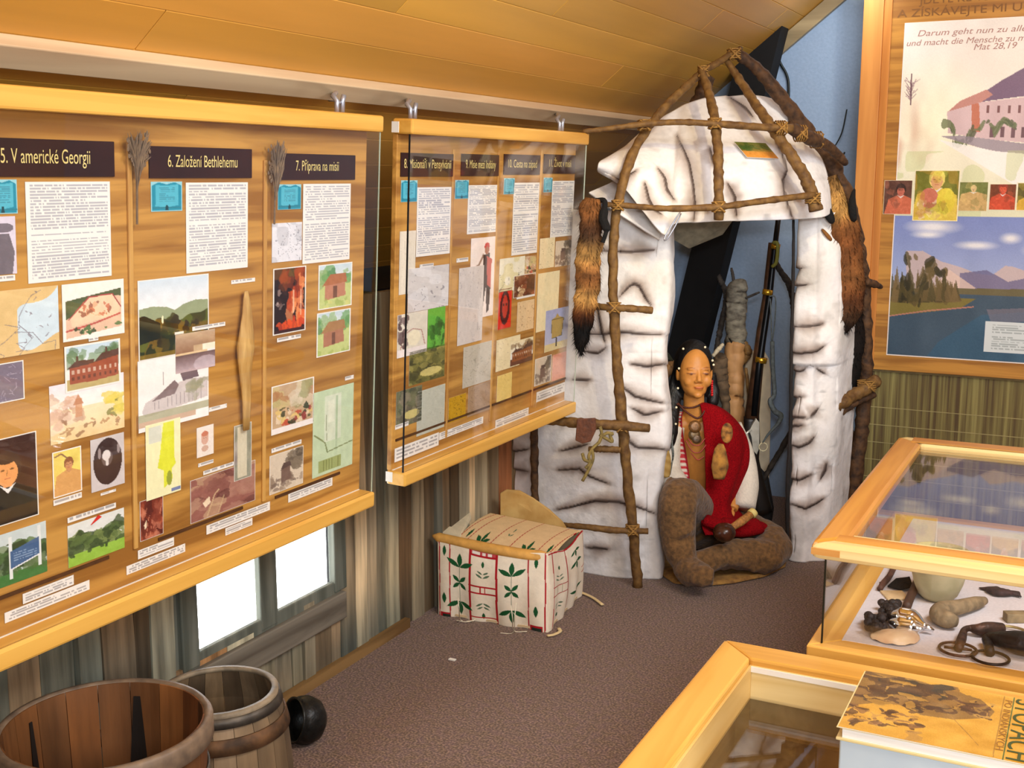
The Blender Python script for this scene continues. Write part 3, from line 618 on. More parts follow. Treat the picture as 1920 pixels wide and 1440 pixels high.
pb('map_print', T((-60, 550), (108, 536), (110, 655), (-60, 680)), fn=P_map, label='blue and tan map of a coast', seed=5)
pb('photo_print', T((115, 533), (231, 523), (232, 625), (117, 641)), fn=P_fort, label='coloured print of a walled fort from above', border=.04)
pb('photo_print', T((91, 722), (231, 700), (232, 802), (94, 834)), fn=P_town, label='faded coloured print of a town')
pb('photo_print', T((118, 649), (225, 635), (223, 718), (122, 736)), off=.002, fn=P_house, label='photo of a red brick building', border=.03)
pb('photo_print', T((-50, 690), (43, 675), (45, 748), (-50, 766)), fn=P_sketch, c=(120, 110, 126), ink=(200, 190, 206), label='grey engraving', border=.03)
pb('photo_print', T((-60, 830), (67, 814), (72, 968), (-60, 1002)), fn=P_portrait, cx=.55, cy=.38, s=.19, label='painted portrait of a person in a black coat', border=.02)
pb('photo_print', T((97, 848), (151, 836), (153, 920), (99, 934)), fn=P_yellowind, label='yellow print of a person with a feather headdress', border=.04)
pb('photo_print', T((169, 824), (232, 811), (232, 906), (170, 924)), fn=P_oval, label='oval dark portrait on grey paper')
pb('photo_print', T((-60, 1010), (85, 987), (88, 1075), (-60, 1120)), fn=P_sign, label='photo of a blue sign between trees')
o, r = pb('photo_print', T((126, 984), (232, 953), (232, 1030), (127, 1062)), fn=P_forest, label='photo of green trees on a lawn')
q = [B1.uv(*p) for p in ((168, 984), (182, 965), (188, 968))]
mb = MB(); mb.add([B1.at(*x, .003) for x in q]+[B1.at(*x, .0045) for x in q], [(0, 1, 2), (5, 4, 3), (0, 3, 4, 1), (1, 4, 5, 2), (2, 5, 3, 0)]); mb.build('red_arrow', mat('red_card', (214, 50, 40), .6), B1.root)
pb('photo_print', T((256, 525), (391, 514), (390, 660), (260, 671)), 1.15, fn=P_hills, label='photo of two wooded hills', border=.018)
pb('photo_print', T((257, 676), (390, 655), (390, 781), (259, 810)), fn=P_drawing, label='pale drawing of a long stone building')
pb('photo_print', T((328, 627), (401, 617), (402, 687), (327, 700)), off=.002, fn=P_bridge, label='brown photo of a bridge over a river')
pb('map_print', T((271, 797), (336, 783), (338, 919), (273, 939)), off=.002, fn=P_ymap, label='yellow map of a peninsula')
pb('photo_print', T((368, 802), (400, 795), (399, 851), (368, 858)), fn=P_small, label='small pale portrait')
pb('photo_print', T((356, 899), (478, 864), (477, 939), (356, 981)), fn=P_sepia, label='reddish brown photo of old tools', border=.012)
pb('photo_print', T((261, 937), (305, 930), (305, 1001), (262, 1015)), fn=P_sepia, c=((120, 50, 36), (170, 80, 50), (206, 130, 100), (84, 34, 28)), label='small reddish photo', border=.03)
pb('photo_print', T((438, 798), (470, 791), (470, 892), (437, 903)), off=.002, fn=P_husk, label='tall narrow photo of a pale husk', border=.03)
pb('map_print', T((510, 419), (564, 416), (566, 488), (508, 492)), fn=P_map, land=(206, 206, 210), sea=(226, 226, 230), road=(110, 110, 120), label='grey sketch map')
pb('photo_print', T((511, 504), (573, 498), (572, 618), (511, 630)), fn=P_fire, label='dark painting of people by a fire', border=.035)
pb('photo_print', T((597, 496), (661, 492), (657, 573), (595, 581)), fn=P_cartoonhut, label='coloured drawing of a thatched hut', border=.035)
pb('photo_print', T((594, 586), (657, 579), (655, 658), (592, 670)), fn=P_cartoonhut, roof=(170, 126, 80), wall=(176, 120, 90), label='coloured drawing of a wooden cabin', border=.035)
pb('photo_print', T((508, 724), (589, 707), (586, 796), (508, 814)), fn=P_crowd, label='painting of a crowd outdoors', border=.035)
pb('map_print', T((587, 738), (663, 716), (659, 870), (584, 898)), fn=P_gmap, label='pale green site plan')
pb('photo_print', T((505, 852), (568, 838), (567, 909), (504, 925)), fn=P_sephouse, label='sepia print of a house with trees', border=.03)
for q in (T((-40, 520), (27, 515), (27, 525), (-40, 532)), T((165, 634), (183, 632), (183, 637), (165, 641)), T((99, 935), (152, 925), (152, 933), (99, 948)), T((187, 924), (216, 917), (216, 922), (188, 928)),
          T((125, 970), (216, 943), (216, 952), (126, 980)), T((359, 613), (421, 603), (421, 610), (360, 621)), T((390, 764), (424, 757), (424, 764), (391, 772)), T((370, 869), (399, 861), (399, 867), (371, 876)),
          T((379, 884), (437, 865), (437, 875), (381, 888)), T((432, 525), (477, 521), (477, 527), (433, 533)), T((518, 633), (563, 627), (563, 632), (519, 643)), T((646, 706), (662, 703), (662, 709), (646, 714)), T((508, 839), (564, 826), (564, 833), (508, 848))): caption(B1, q)
for q in (T((41, 1113), (137, 1078), (137, 1097), (42, 1131)), T((7, 1147), (166, 1089), (167, 1106), (8, 1167)), T((257, 1030), (325, 1009), (325, 1023), (258, 1048)), T((236, 1060), (346, 1020), (346, 1036), (236, 1076)),
          T((386, 983), (505, 942), (505, 958), (386, 1000)), T((421, 990), (472, 971), (472, 984), (422, 1004)), T((539, 923), (622, 898), (622, 912), (540, 940))): caption(B1, q, 3)
divider(B1, (244, 248), 265, 1030); divider(B1, (497, 491), 300, 940)
for a, b in (((-60, 1144), (203, 1044)), ((296, 1010), (454, 953)), ((515, 930), (636, 889))): strip_line(B1, a, b)
# dried husk hanging in section 6
u, v0 = B1.uv(454, 545); _, v1 = B1.uv(454, 805)
rows = [(0, .006), (.05, .011), (.15, .016), (.28, .024), (.4, .03), (.48, .026), (.6, .02), (.8, .015), (1, .011)]
mb = MB(); mb.tube([B1.at(u+.003*math.sin(t*9), v0+(v1-v0)*t, .012) for t, _ in rows], [r for _, r in rows], 14, flat=.35, flatdir=(0, 1, 0))
o = mb.build('dried_husk', mat('pale_husk', (208, 168, 100), .6, 0, 0, 60, .6, (176, 132, 66), (1, 1, .2)), B1.root, True); o['label'] = 'long pale brown dried husk'
# bunches of dried grass stems on the dividers
def bunch(B, px, py0, py1, pyb, spread, seed):
    rr = random.Random(seed); mb = MB(); u, vb_ = B.uv(px, pyb); _, vt_ = B.uv(px, py0); _, vm = B.uv(px, py1)
    mb.tube([B.at(u, vb_, .01), B.at(u, vm, .012)], .0025, 6)
    for i in range(60):
        a = rr.uniform(-1, 1)*spread; h = rr.uniform(.35, 1); vv = vm+(vt_-vm)*h
        st = vm-(rr.random()*.04 if i % 3 else 0)
        pts = [B.at(u, st, .012), B.at(u+a*.35, st+(vv-st)*.5, .014+rr.uniform(0, .006)), B.at(u+a, vv, .016+rr.uniform(0, .01))]
        mb.tube(catmull(pts, 4), [.0014]*8+[.0006], 4)
        for j in range(3):
            e = B.at(u+a*(.6+.15*j), st+(vv-st)*(.65+.12*j), .016); mb.ell(e+np.array([0, rr.uniform(-.006, .006), rr.uniform(-.006, .006)]), .0015, .0035, .005, None, 5, 4)
    o = mb.build('dried_grass', mat('dried_grass', (136, 112, 84), .8, 0, 0, 60, 0, (100, 82, 66)), B.root); o['label'] = 'bunch of dried grass'
bunch(B1, 250, 240, 322, 420, .032, 1); bunch(B1, 508, 262, 352, 420, .03, 2)

# ---- second board
n2 = np.array([math.cos(math.radians(2.4)), 0, -math.sin(math.radians(2.4))])
B2 = make_board('display_board', 'shorter hanging display board with sections 8 onward, beside the bark hut', -1.83, .74, 2.4, 0, 1, 0, 0)
B2.u0 = .5*(B2.uv(744, 300)[0]+B2.uv(734, 880)[0]); B2.u1 = .5*(B2.uv(1104, 260, .05)[0]+B2.uv(1081, 745, .05)[0])
B2.vb = .5*(B2.uv(736, 881)[1]+B2.uv(1060, 750)[1]); B2.vt = .5*(B2.uv(770, 257, .05)[1]+B2.uv(1100, 268, .05)[1])
B2.root.location = tuple(B2.at((B2.u0+B2.u1)/2, B2.vb-.05))
frame_board(B2, [(768, 188, 226), (1048, 213, 240)])
for v_ in (B2.vt+.004, B2.vb-.034): bbox(B2, B2.u0-.004, B2.u0-.002, v_, v_+.03, -.017, .006, 'white_tape', WHITEP, 0)
header(B2, T((750, 287), (848, 288), (848, 331), (750, 331)), '8. Misionáři v Pensylvánii', .9)
header(B2, T((864, 289), (935, 290), (933, 330), (863, 330)), '9. Misie mezi Indiány', .8)
header(B2, T((944, 290), (1012, 290), (1010, 328), (943, 327)), '10. Cesta na západ', .8)
header(B2, T((1019, 290), (1078, 290), (1076, 326), (1018, 325)), '11. Život v misii', .7)
pb = lambda *a, **k: put(B2, *a, **k)
for q in (T((752, 338), (783, 338), (780, 378), (750, 379)), T((854, 338), (880, 337), (876, 372), (851, 373)), T((945, 334), (966, 334), (962, 364), (943, 364)), T((1020, 333), (1036, 333), (1034, 360), (1017, 361))):
    pb('book_cutout', q, 1.1, fn=P_book, label='turquoise paper cut-out of an open book', grain=4)
for q in (T((783, 353), (846, 349), (842, 474), (778, 483)), T((878, 349), (934, 345), (931, 434), (874, 440)), T((964, 343), (1011, 342), (1006, 472), (957, 481)), T((1036, 340), (1078, 338), (1072, 442), (1030, 445))):
    pb('text_sheet', q, 1.0, fn=P_text, n=30, gaps=(12,), grain=3)
pb('map_print', T((749, 435), (780, 431), (776, 548), (747, 554)), fn=P_sketch, c=(226, 216, 196), ink=(190, 186, 160), label='tall pale print')
pb('map_print', T((765, 507), (842, 492), (838, 570), (762, 590)), off=.002, fn=P_map, land=(206, 200, 196), sea=(216, 212, 210), road=(110, 104, 110), label='grey map with rivers')
pb('photo_print', T((745, 592), (801, 580), (799, 655), (743, 676)), fn=P_street, label='print of an arched gateway', border=.03)
pb('photo_print', T((802, 574), (834, 570), (833, 648), (800, 655)), fn=P_green, label='bright green photo of grass')
pb('photo_print', T((768, 665), (833, 640), (833, 705), (765, 724)), fn=P_bush, label='photo of bushes')
pb('photo_print', T((743, 735), (790, 722), (790, 792), (741, 800)), fn=P_bush, c=((110, 112, 84), (70, 76, 60), (140, 130, 110), (90, 84, 70)), label='dull photo of undergrowth')
pb('map_print', T((791, 731), (834, 720), (832, 801), (771, 821)), fn=P_sketch, c=(190, 192, 176), ink=(150, 146, 130), n=16, label='plain grey map')
pb('photo_print', T((881, 450), (933, 440), (924, 590), (880, 600)), fn=P_figure, label='print of a standing figure in a red coat')
pb('map_print', T((861, 505), (908, 495), (901, 637), (855, 650)), off=.0016, fn=P_sketch, c=(214, 204, 196), ink=(150, 140, 140), label='tall pale river map')
pb('map_print', T((869, 652), (924, 637), (921, 713), (866, 727)), fn=P_sketch, c=(196, 188, 170), ink=(130, 124, 110), label='grey hill map')
pb('photo_print', T((840, 745), (874, 738), (871, 783), (840, 793)), fn=P_sketch, c=(196, 150, 20), ink=(70, 50, 10), n=70, label='yellow and black print')
pb('photo_print', T((878, 725), (920, 715), (916, 770), (876, 780)), fn=P_sketch, c=(170, 140, 110), ink=(110, 90, 80), label='brown print of figures')
pb('map_print', T((937, 485), (985, 480), (980, 545), (934, 545)), fn=P_map, land=(226, 216, 170), sea=(236, 230, 206), road=(84, 80, 76), label='cream map with black outlines')
pb('photo_print', T((985, 480), (1006, 479), (1003, 515), (981, 517)), fn=P_crowd, label='small print with red figures')
pb('photo_print', T((963, 518), (1004, 511), (1001, 551), (961, 560)), off=.002, fn=P_sepia, c=((110, 60, 36), (176, 100, 60), (226, 200, 150), (70, 40, 26)), label='brown print of a crowd', border=.03)
pb('photo_print', T((935, 542), (960, 540), (956, 614), (932, 618)), fn=P_redport, label='bright red print with a dark face')
pb('photo_print', T((970, 566), (1002, 561), (999, 616), (968, 623)), fn=P_sketch, c=(226, 196, 150), ink=(96, 60, 40), n=60, label='brown sketch of riders')
pb('map_print', T((931, 638), (975, 627), (973, 685), (928, 697)), fn=P_sketch, c=(236, 220, 176), ink=(176, 150, 110), label='cream map')
pb('photo_print', T((957, 643), (1000, 629), (996, 675), (955, 687)), off=.002, fn=P_house, sky=(236, 220, 176), wall=(150, 90, 50), ground=(110, 70, 50), trees=(130, 90, 50), label='brown print of houses')
pb('map_print', T((932, 704), (960, 698), (957, 748), (930, 755)), fn=P_sketch, c=(236, 206, 120), ink=(196, 150, 80), n=12, label='small yellow sheet')
pb('map_print', T((1012, 447), (1040, 445), (1038, 500), (1010, 505)), fn=P_sketch, c=(236, 220, 176), ink=(120, 110, 90), label='small cream map')
pb('photo_print', T((1041, 456), (1071, 446), (1069, 497), (1040, 500)), fn=P_sephouse, label='grey photo')
pb('map_print', T((1010, 512), (1048, 508), (1045, 615), (1003, 622)), fn=P_sketch, c=(240, 226, 180), ink=(200, 186, 150), n=10, label='tall cream sheet')
pb('photo_print', T((1024, 583), (1067, 573), (1063, 650), (1018, 660)), off=.002, fn=P_shirt, label='blue photo of a fringed shirt')
pb('photo_print', T((1003, 673), (1034, 665), (1031, 715), (1001, 724)), fn=P_sephouse, label='small brown landscape photo', border=.04)
pb('photo_print', T((1036, 666), (1062, 658), (1060, 708), (1034, 713)), fn=P_sketch, c=(226, 150, 120), ink=(196, 110, 90), label='small pink print')
for q in (T((740, 836), (822, 815), (821, 834), (738, 868)), T((823, 812), (906, 780), (904, 797), (822, 822)), T((928, 787), (990, 765), (990, 780), (928, 802)), T((1005, 735), (1060, 716), (1058, 735), (1005, 753))): caption(B2, q, 3)
for q in (T((855, 486), (877, 481), (877, 488), (855, 494)), T((786, 497), (812, 492), (812, 500), (786, 505)), T((740, 797), (765, 790), (765, 798), (740, 805)), T((968, 551), (1002, 545), (1002, 555), (968, 561))): caption(B2, q)
for a, b, y0, y1 in ((850, 835, 280, 820), (935, 918, 280, 790), (1013, 998, 280, 760)): divider(B2, (a, b), y0, y1, .004)
strip_line(B2, (741, 832), (1060, 704))

# ================================================================== POSTER BOARD AND BAMBOO MAT ON THE FAR WALL
YP = 5.50
def w3(px, py, Y=YP): return ony(px, py, Y)
xl_, zb_ = w3(1612, 690)[0]-.06, w3(1640, 692)[2]
PB = thing('poster_board', 'tall wooden board on the far wall with a large lake and house poster', 'poster board', (0, YP, zb_))
xr_ = xl_+2*(w3(1860, 300)[0]-xl_)
MB().box((xl_, YP, zb_), (xr_, YP+.03, 2.44)).build('back_panel', VENEERX, PB)
MB().box((xl_-.001, YP-.012, zb_), (xl_+.085, YP+.03, 2.44)).build('side_stile', wood('stile_pine', (220, 150, 76), (196, 124, 56), 'z', 14, .45), PB, bevel=.002)
MB().box((xl_+.085, YP-.006, zb_), (xl_+.12, YP+.03, 2.44)).build('side_moulding', wood('stile_pine2', (210, 138, 60), (184, 112, 44), 'z', 14, .45), PB, bevel=.002)
pxl = .5*(w3(1690, 45)[0]+w3(1668, 666)[0]); pxr = 2*w3(1862, 300)[0]-pxl; pzt = .5*(w3(1690, 45)[2]+w3(1905, 30)[2]); pzb = .5*(w3(1668, 666)[2]+w3(1905, 681)[2])
def pf(px, py):
    q = w3(px, py); return (q[0]-pxl)/(pxr-pxl), (pzt-q[2])/(pzt-pzb)
cv = Cv(300, 500, (238, 230, 222), 3)
ym = pf(1700, 404)[1]
cv.grad((240, 232, 226), (250, 240, 222), 0, ym*.6); cv.grad((250, 242, 224), (226, 224, 190), ym*.6, ym)
gx, gy = pf(1745, 235); d = np.hypot((cv.X-gx)*1.0, (cv.Y-gy)*1.6); cv.put(np.clip(1-d/.34, 0, 1), (255, 250, 214), .8)
def PP(*pts): return [pf(*p) for p in pts]
tX, tY = pf(1690, 262); cv.put(np.clip(1.2-np.hypot((cv.X-tX)/.17, (cv.Y-tY)/.085), 0, 1)*np.clip((cv.nz(22)-.25)*2.2, 0, 1), (176, 92, 70), .95); tX, tY = pf(1700, 200); cv.put(np.clip(1.1-np.hypot((cv.X-tX)/.14, (cv.Y-tY)/.09), 0, 1)*cv.nz(24), (206, 150, 140), .6)
tx = cv.r
for i in range(26):
    a0 = tx.uniform(-1.1, 1.1); l0 = tx.uniform(8, 26); bx, by = 1708, 190-tx.uniform(0, 34); cv.line(PP((bx, by), (bx+math.sin(a0)*l0, by-math.cos(a0)*l0)), .004, (140, 110, 120), .6)
cv.line(PP((1708, 196), (1710, 140)), .008, (120, 92, 100))
cv.poly(PP((1775, 212), (1800, 190), (1850, 170), (1880, 150), (1925, 125), (1990, 110), (2060, 140), (2060, 190), (1925, 180), (1850, 190)), (128, 104, 128)); cv.poly(PP((1775, 212), (1800, 190), (1850, 168), (1862, 178), (1840, 192)), (196, 140, 130))
cv.poly(PP((1776, 210), (1840, 192), (1925, 182), (2060, 178), (2060, 280), (1925, 268), (1860, 262), (1778, 250)), (216, 188, 190)); cv.poly(PP((1822, 196), (1836, 194), (1838, 248), (1822, 248)), (196, 120, 96))
for i in range(10): cv.rect(*pf(1850+i*20, 198), *pf(1854+i*20, 212), (130, 90, 90)); cv.rect(*pf(1856+i*20, 238), *pf(1862+i*20, 258), (120, 90, 96))
cv.blobs(30, (*pf(1770, 242), *pf(1900, 262)), .012, [(110, 120, 84), (90, 96, 70)], .8)
cv.poly(PP((1765, 256), (1800, 254), (1925, 270), (2060, 278), (2060, 300), (1860, 284)), (150, 136, 150), .8); cv.poly(PP((1760, 262), (1870, 284), (2060, 300), (2060, 390), (1940, 370)), (250, 246, 240), .9)
cv.put((cv.Y > pf(0, 300)[1]) & (cv.Y < ym) & (cv.nz(20, .5) > .55), (196, 206, 140), .4)
# lower picture: the lake
cv.grad((126, 140, 196), (190, 200, 226), ym, pf(0, 505)[1]); hz = pf(1900, 555)[1]
for (x, y, a, b) in ((1750, 425, .13, .02), (1830, 460, .1, .012), (1895, 447, .05, .015), (1740, 440, .08, .01), (1960, 470, .1, .02)): X_, Y_ = pf(x, y); cv.put(np.clip(1.3-np.hypot((cv.X-X_)/a, (cv.Y-Y_)/b), 0, 1), (246, 242, 240), .9)
cv.poly(PP((1730, 470), (1765, 490), (1800, 500), (1830, 512), (1860, 516), (1885, 498), (1900, 500), (1930, 510), (2060, 500), (2060, 570), (1700, 560), (1700, 470)), (200, 180, 180))
cv.poly(PP((1800, 512), (1850, 506), (1890, 528), (1930, 520), (2060, 530), (2060, 560), (1800, 548)), (110, 104, 140), .8); cv.poly(PP((1780, 505), (1830, 540), (1800, 548), (1760, 530)), (226, 196, 180), .8)
cv.poly(PP((1660, 540), (1800, 540), (2060, 545), (2060, 562), (1660, 562)), (110, 100, 70)); cv.rect(pf(1660, 0)[0], hz, 1, 1, (70, 88, 104))
cv.poly(PP((1660, 555), (1830, 560), (1800, 578), (1670, 592)), (130, 116, 60)); cv.line(PP((1666, 592), (1740, 582), (1825, 575)), .006, (190, 130, 110))
cv.grad((110, 92, 84), (52, 60, 56), pf(0, 592)[1], 1.0); cv.poly(PP((1840, 590), (2060, 575), (2060, 690), (1720, 690), (1760, 640)), (60, 96, 122), .75); cv.poly(PP((1850, 580), (1960, 576), (1940, 600), (1860, 610)), (150, 130, 140), .5)
for i in range(46):
    x = 1668+tx.rand()*128; h_ = (30+tx.rand()*55)*(1-(x-1668)/230); y0 = 562+tx.rand()*6; c_ = [(84, 74, 44), (106, 88, 54), (60, 54, 36), (122, 100, 64)][tx.randint(4)]
    cv.poly(PP((x-9, y0), (x, y0-h_), (x+9, y0)), c_, .8)
cv.blobs(60, (*pf(1668, 505), *pf(1780, 560)), .016, [(84, 74, 44), (110, 92, 56), (54, 50, 34)], .7)
cv.border(.006, (250, 236, 226)); cv.grain(8)
po = sheet(cv, (pxl, YP-.0005, pzt), (pxr-pxl, 0, 0), (0, 0, -(pzt-pzb)), (0, -1, 0), .0015, 'poster', PB, GLOSSP); po['label'] = 'large poster, sunlit old house above, mountain lake below'
EX, UPZ = (1, 0, 0), (0, 0, 1); INK = mat('brown_ink', (128, 84, 36), .6); INK2 = mat('rose_brown_ink', (176, 132, 124), .6)
cx_ = w3(1862, 60)[0]
def ln(t, py, h, wd, m, y, cxp=1862, sh=0.0):
    c = w3(cxp, py); lettering(t, (c[0], y, c[2]), EX, UPZ, h, 'lettering', m, PB, wd, sh, align='CENTER')
mpp = 5.5/2200*1.09
ln('JDĚTE KE VŠEM NÁRODŮM', -1, .034, .62, INK, YP-.001, 1868); ln('A ZÍSKÁVEJTE MI UČEDNÍKY', 23, .034, .76, INK, YP-.001, 1858)
ln('Darum geht nun zu allen Völkern', 61, .026, .62, INK2, YP-.0022, 1865, .25); ln('und macht die Mensche zu meinen Jüngern', 79, .026, .70, INK2, YP-.0022, 1862, .25); ln('Mat 28,19', 92, .026, .17, INK2, YP-.0022, 1866, .25)
for (a, b, c, d, kw, lb) in ((1659, 338, 1708, 402, dict(bg=(90, 60, 50), coat=(206, 110, 80), skin=(196, 110, 90), hair=(60, 44, 40), cx=.6), 'small photo of a person in profile'),
        (1716, 319, 1795, 415, dict(bg=(110, 110, 40), coat=(226, 196, 80), skin=(226, 170, 120), hair=(240, 216, 120), cy=.2), 'photo of two figures in yellow'),
        (1800, 341, 1850, 396, dict(bg=(110, 116, 60), coat=(206, 170, 110), skin=(226, 196, 140), hair=(216, 190, 130), cy=.25, s=.09), 'small photo of a pale statue'),
        (1857, 345, 1903, 394, dict(bg=(110, 56, 30), coat=(206, 80, 50), skin=(216, 90, 60), hair=(150, 60, 40), cy=.2), 'small photo of a figure in red'),
        (1908, 342, 1960, 396, dict(bg=(90, 80, 30), coat=(216, 170, 60), skin=(216, 150, 80), hair=(120, 90, 40)), 'small photo cut by the picture edge'),
        (1968, 342, 2016, 396, dict(bg=(70, 80, 50), coat=(180, 120, 80), skin=(206, 150, 100), hair=(70, 50, 40)), 'small photo at the poster right')):
    A, B_ = w3(a, b), w3(c, d); v = Cv(int((c-a)), int((d-b)), seed=a); P_portrait(v, **kw)
    if a == 1716: v.ell(.35, .55, .2, .2, (206, 120, 96)); v.blobs(20, (.1, .6, .5, .95), .06, [(240, 216, 180), (210, 160, 110)], .7); v.ell(.72, .6, .2, .25, (230, 206, 70)); v.put(v.nz(6) > .62, (196, 150, 60), .5)
    v.blobs(10, (0, 0, 1, 1), .12, [kw['bg'], tuple(min(255, int(q*1.3)) for q in kw['coat'])], .25); v.border(.03, (250, 236, 200)); v.grain(14)
    o = sheet(v, (A[0], YP-.002, A[2]), (B_[0]-A[0], 0, 0), (0, 0, -(A[2]-B_[2])), (0, -1, 0), .002, 'photo_print', PB, GLOSSP); o['label'] = lb
A, B_ = w3(1848, 602), w3(1990, 668); v = Cv(100, 46, (216, 222, 222), 9); v.text(.1, .1, .95, .92, 11, (140, 150, 150), gaps=(4,))
o = sheet(v, (A[0], YP-.002, A[2]), (B_[0]-A[0], 0, 0), (0, 0, -(A[2]-B_[2])), (0, -1, 0), .001, 'text_sheet', PB, GLOSSP)
# bamboo mat
def mat_bamboo():
    m, N, K, B = base('bamboo_mat_weave'); B.inputs['Roughness'].default_value = .7
    tc = N.new('ShaderNodeTexCoord'); mp = N.new('ShaderNodeMapping'); mp.inputs['Scale'].default_value = (1, 1, .02); K.new(tc.outputs['Object'], mp.inputs[0])
    n = N.new('ShaderNodeTexNoise'); n.inputs['Scale'].default_value = 70; n.inputs['Detail'].default_value = 4; K.new(mp.outputs[0], n.inputs[0])
    r = N.new('ShaderNodeValToRGB'); e = r.color_ramp.elements; e[0].position = .34; e[0].color = (*L3((84, 64, 34)), 1); e[1].position = .68; e[1].color = (*L3((150, 138, 80)), 1); q = e.new(.5); q.color = (*L3((118, 104, 56)), 1)
    K.new(n.outputs[0], r.inputs[0]); K.new(r.outputs[0], B.inputs['Base Color'])
    b = N.new('ShaderNodeBump'); b.inputs['Strength'].default_value = .6; b.inputs['Distance'].default_value = .004; K.new(n.outputs[0], b.inputs['Height']); K.new(b.outputs[0], B.inputs['Normal']); return m
mx0 = w3(1622, 720, 5.53)[0]
BM = thing('bamboo_mat', 'woven greenish brown slat mat hanging below the poster board', 'mat', (0, 5.55, 0))
MB().box((mx0, 5.535, .02), (xr_+.1, 5.545, zb_+.03)).build('slats', mat_bamboo(), BM)
zt = w3(1700, 700)[2]; THR = mat('mat_thread', (176, 162, 110), .8, 0, .1)
for i in range(9):
    z = zt-.083*i-.09*(i > 0)+.0; MB().box((mx0, 5.533, z-.0015), (xr_+.1, 5.535, z+.0015)).build('thread', THR, BM)
MB().box((mx0, 5.532, zt-.005), (xr_+.1, 5.535, zt+.012)).build('top_band', mat('mat_band', (150, 128, 84), .8, 0, .15), BM)

# electric cables on the gable wall
CAB = mat('black_cable', (14, 22, 20), .4)
def wire(pts, r, name, m, label, cat, n=8):
    P = catmull([D(*p) for p in pts], 10); o = MB().tube(P, r, n).build(name, m, None, True); return tag(o, label, cat)
def gw(px, py): q = ony(px, py, YG-.012); return (px, py, (q-C0)@FH)
wire([gw(1462, 55), gw(1456, 85), gw(1462, 115), gw(1475, 140), gw(1479, 165), gw(1477, 215)], .006, 'cable', CAB, 'short black cable looping down the blue wall above the hut', 'cable')
wire([gw(1588, 205), gw(1578, 250), gw(1562, 280), gw(1555, 292)], .003, 'cable', CAB, 'thin black wire beside the poster board edge', 'cable')
wire([gw(1584, 285), gw(1575, 305), gw(1572, 330), gw(1570, 360)], .004, 'cable', CAB, 'black wire end dropping behind the right hut pole', 'cable')

# ================================================================== THE BARK HUT
HUT = thing('bark_hut', 'dome-shaped hut of painted white bark sheets lashed to a frame of bent sticks', 'hut', D(1350, 1070, 4.75)*np.array([1, 1, 0]))
CR = {'L': [[(1128, 470), (1180, 472), (1205, 470), (1223, 469)], [(1160, 556), (1180, 535), (1190, 530), (1200, 535), (1210, 560), (1218, 572)], [(1100, 622), (1160, 624), (1240, 625)], [(1090, 658), (1120, 662), (1135, 650)],
      [(1165, 722), (1190, 742), (1240, 754)], [(1185, 765), (1210, 778), (1240, 771)], [(1052, 843), (1080, 835), (1100, 830)], [(1175, 820), (1195, 838), (1245, 842)], [(935, 843), (960, 846), (992, 842)], [(955, 877), (990, 884)],
      [(1048, 955), (1080, 948), (1120, 940), (1160, 942), (1200, 950), (1225, 960)], [(1050, 880), (1090, 876), (1110, 890), (1140, 905)], [(1100, 1025), (1140, 1030)], [(1075, 712), (1107, 712)], [(1185, 680), (1215, 684), (1245, 680)], [(1120, 576), (1135, 640)], [(1185, 410), (1210, 428), (1235, 440)]],
      'H': [[(1270, 260), (1285, 290), (1293, 310), (1300, 350), (1302, 380), (1300, 412)], [(1206, 345), (1215, 375), (1225, 392), (1240, 402)], [(1232, 318), (1245, 335), (1250, 358), (1265, 375)], [(1330, 280), (1335, 310)],
      [(1455, 270), (1468, 300), (1473, 320), (1465, 340), (1468, 360), (1478, 385), (1488, 412)], [(1360, 345), (1375, 370), (1380, 405)], [(1370, 185), (1395, 205), (1410, 220)], [(1150, 330), (1165, 340), (1190, 322)]],
      'R': [[(1483, 657), (1500, 660), (1530, 658), (1543, 648)], [(1488, 693), (1502, 695), (1508, 690)], [(1484, 745), (1505, 743)], [(1484, 781), (1510, 782)], [(1518, 778), (1530, 765)], [(1484, 798), (1505, 796)], [(1485, 832), (1500, 836), (1515, 830), (1522, 820)],
      [(1482, 895), (1500, 898), (1520, 890)], [(1537, 897), (1547, 880), (1549, 868)], [(1485, 945), (1510, 955), (1530, 945), (1542, 935)], [(1489, 500), (1505, 500)], [(1490, 536), (1515, 532)], [(1490, 614), (1510, 612), (1540, 605)], [(1530, 690), (1545, 700)]]}
def crackfield(P, key, wd=3.1):
    px, py = projv(P); jx = (vn(P, 9)-.5)*7; jy = (vn(P, 9, 31)-.5)*7; X, Y = px+jx, py+jy
    dark = np.zeros(len(P)); soft = np.zeros(len(P)); disp = np.zeros(len(P))
    for pl in CR[key]:
        best = np.full(len(P), 1e9); sg = np.zeros(len(P)); tt = np.zeros(len(P)); L = len(pl)-1
        for i in range(L):
            (x0, y0), (x1, y1) = pl[i], pl[i+1]; dx, dy = x1-x0, y1-y0; t = np.clip(((X-x0)*dx+(Y-y0)*dy)/(dx*dx+dy*dy), 0, 1)
            d = np.hypot(X-x0-t*dx, Y-y0-t*dy); m = d < best; best = np.where(m, d, best); sg = np.where(m, (dx*(Y-y0)-dy*(X-x0)), sg); tt = np.where(m, (i+t)/L, tt)
        tap = np.sqrt(np.clip(np.sin(math.pi*np.clip(tt, .03, .97)), 0, 1))+.15
        dark = np.maximum(dark, np.clip(1.25-best/(wd*tap*.8), 0, 1)); soft = np.maximum(soft, np.exp(-(best/(13*tap))**2))
        lip = np.where(sg > 0, -1.0, .8); disp += lip*np.exp(-(best/15)**2)*tap*.007
    return dark, soft, disp
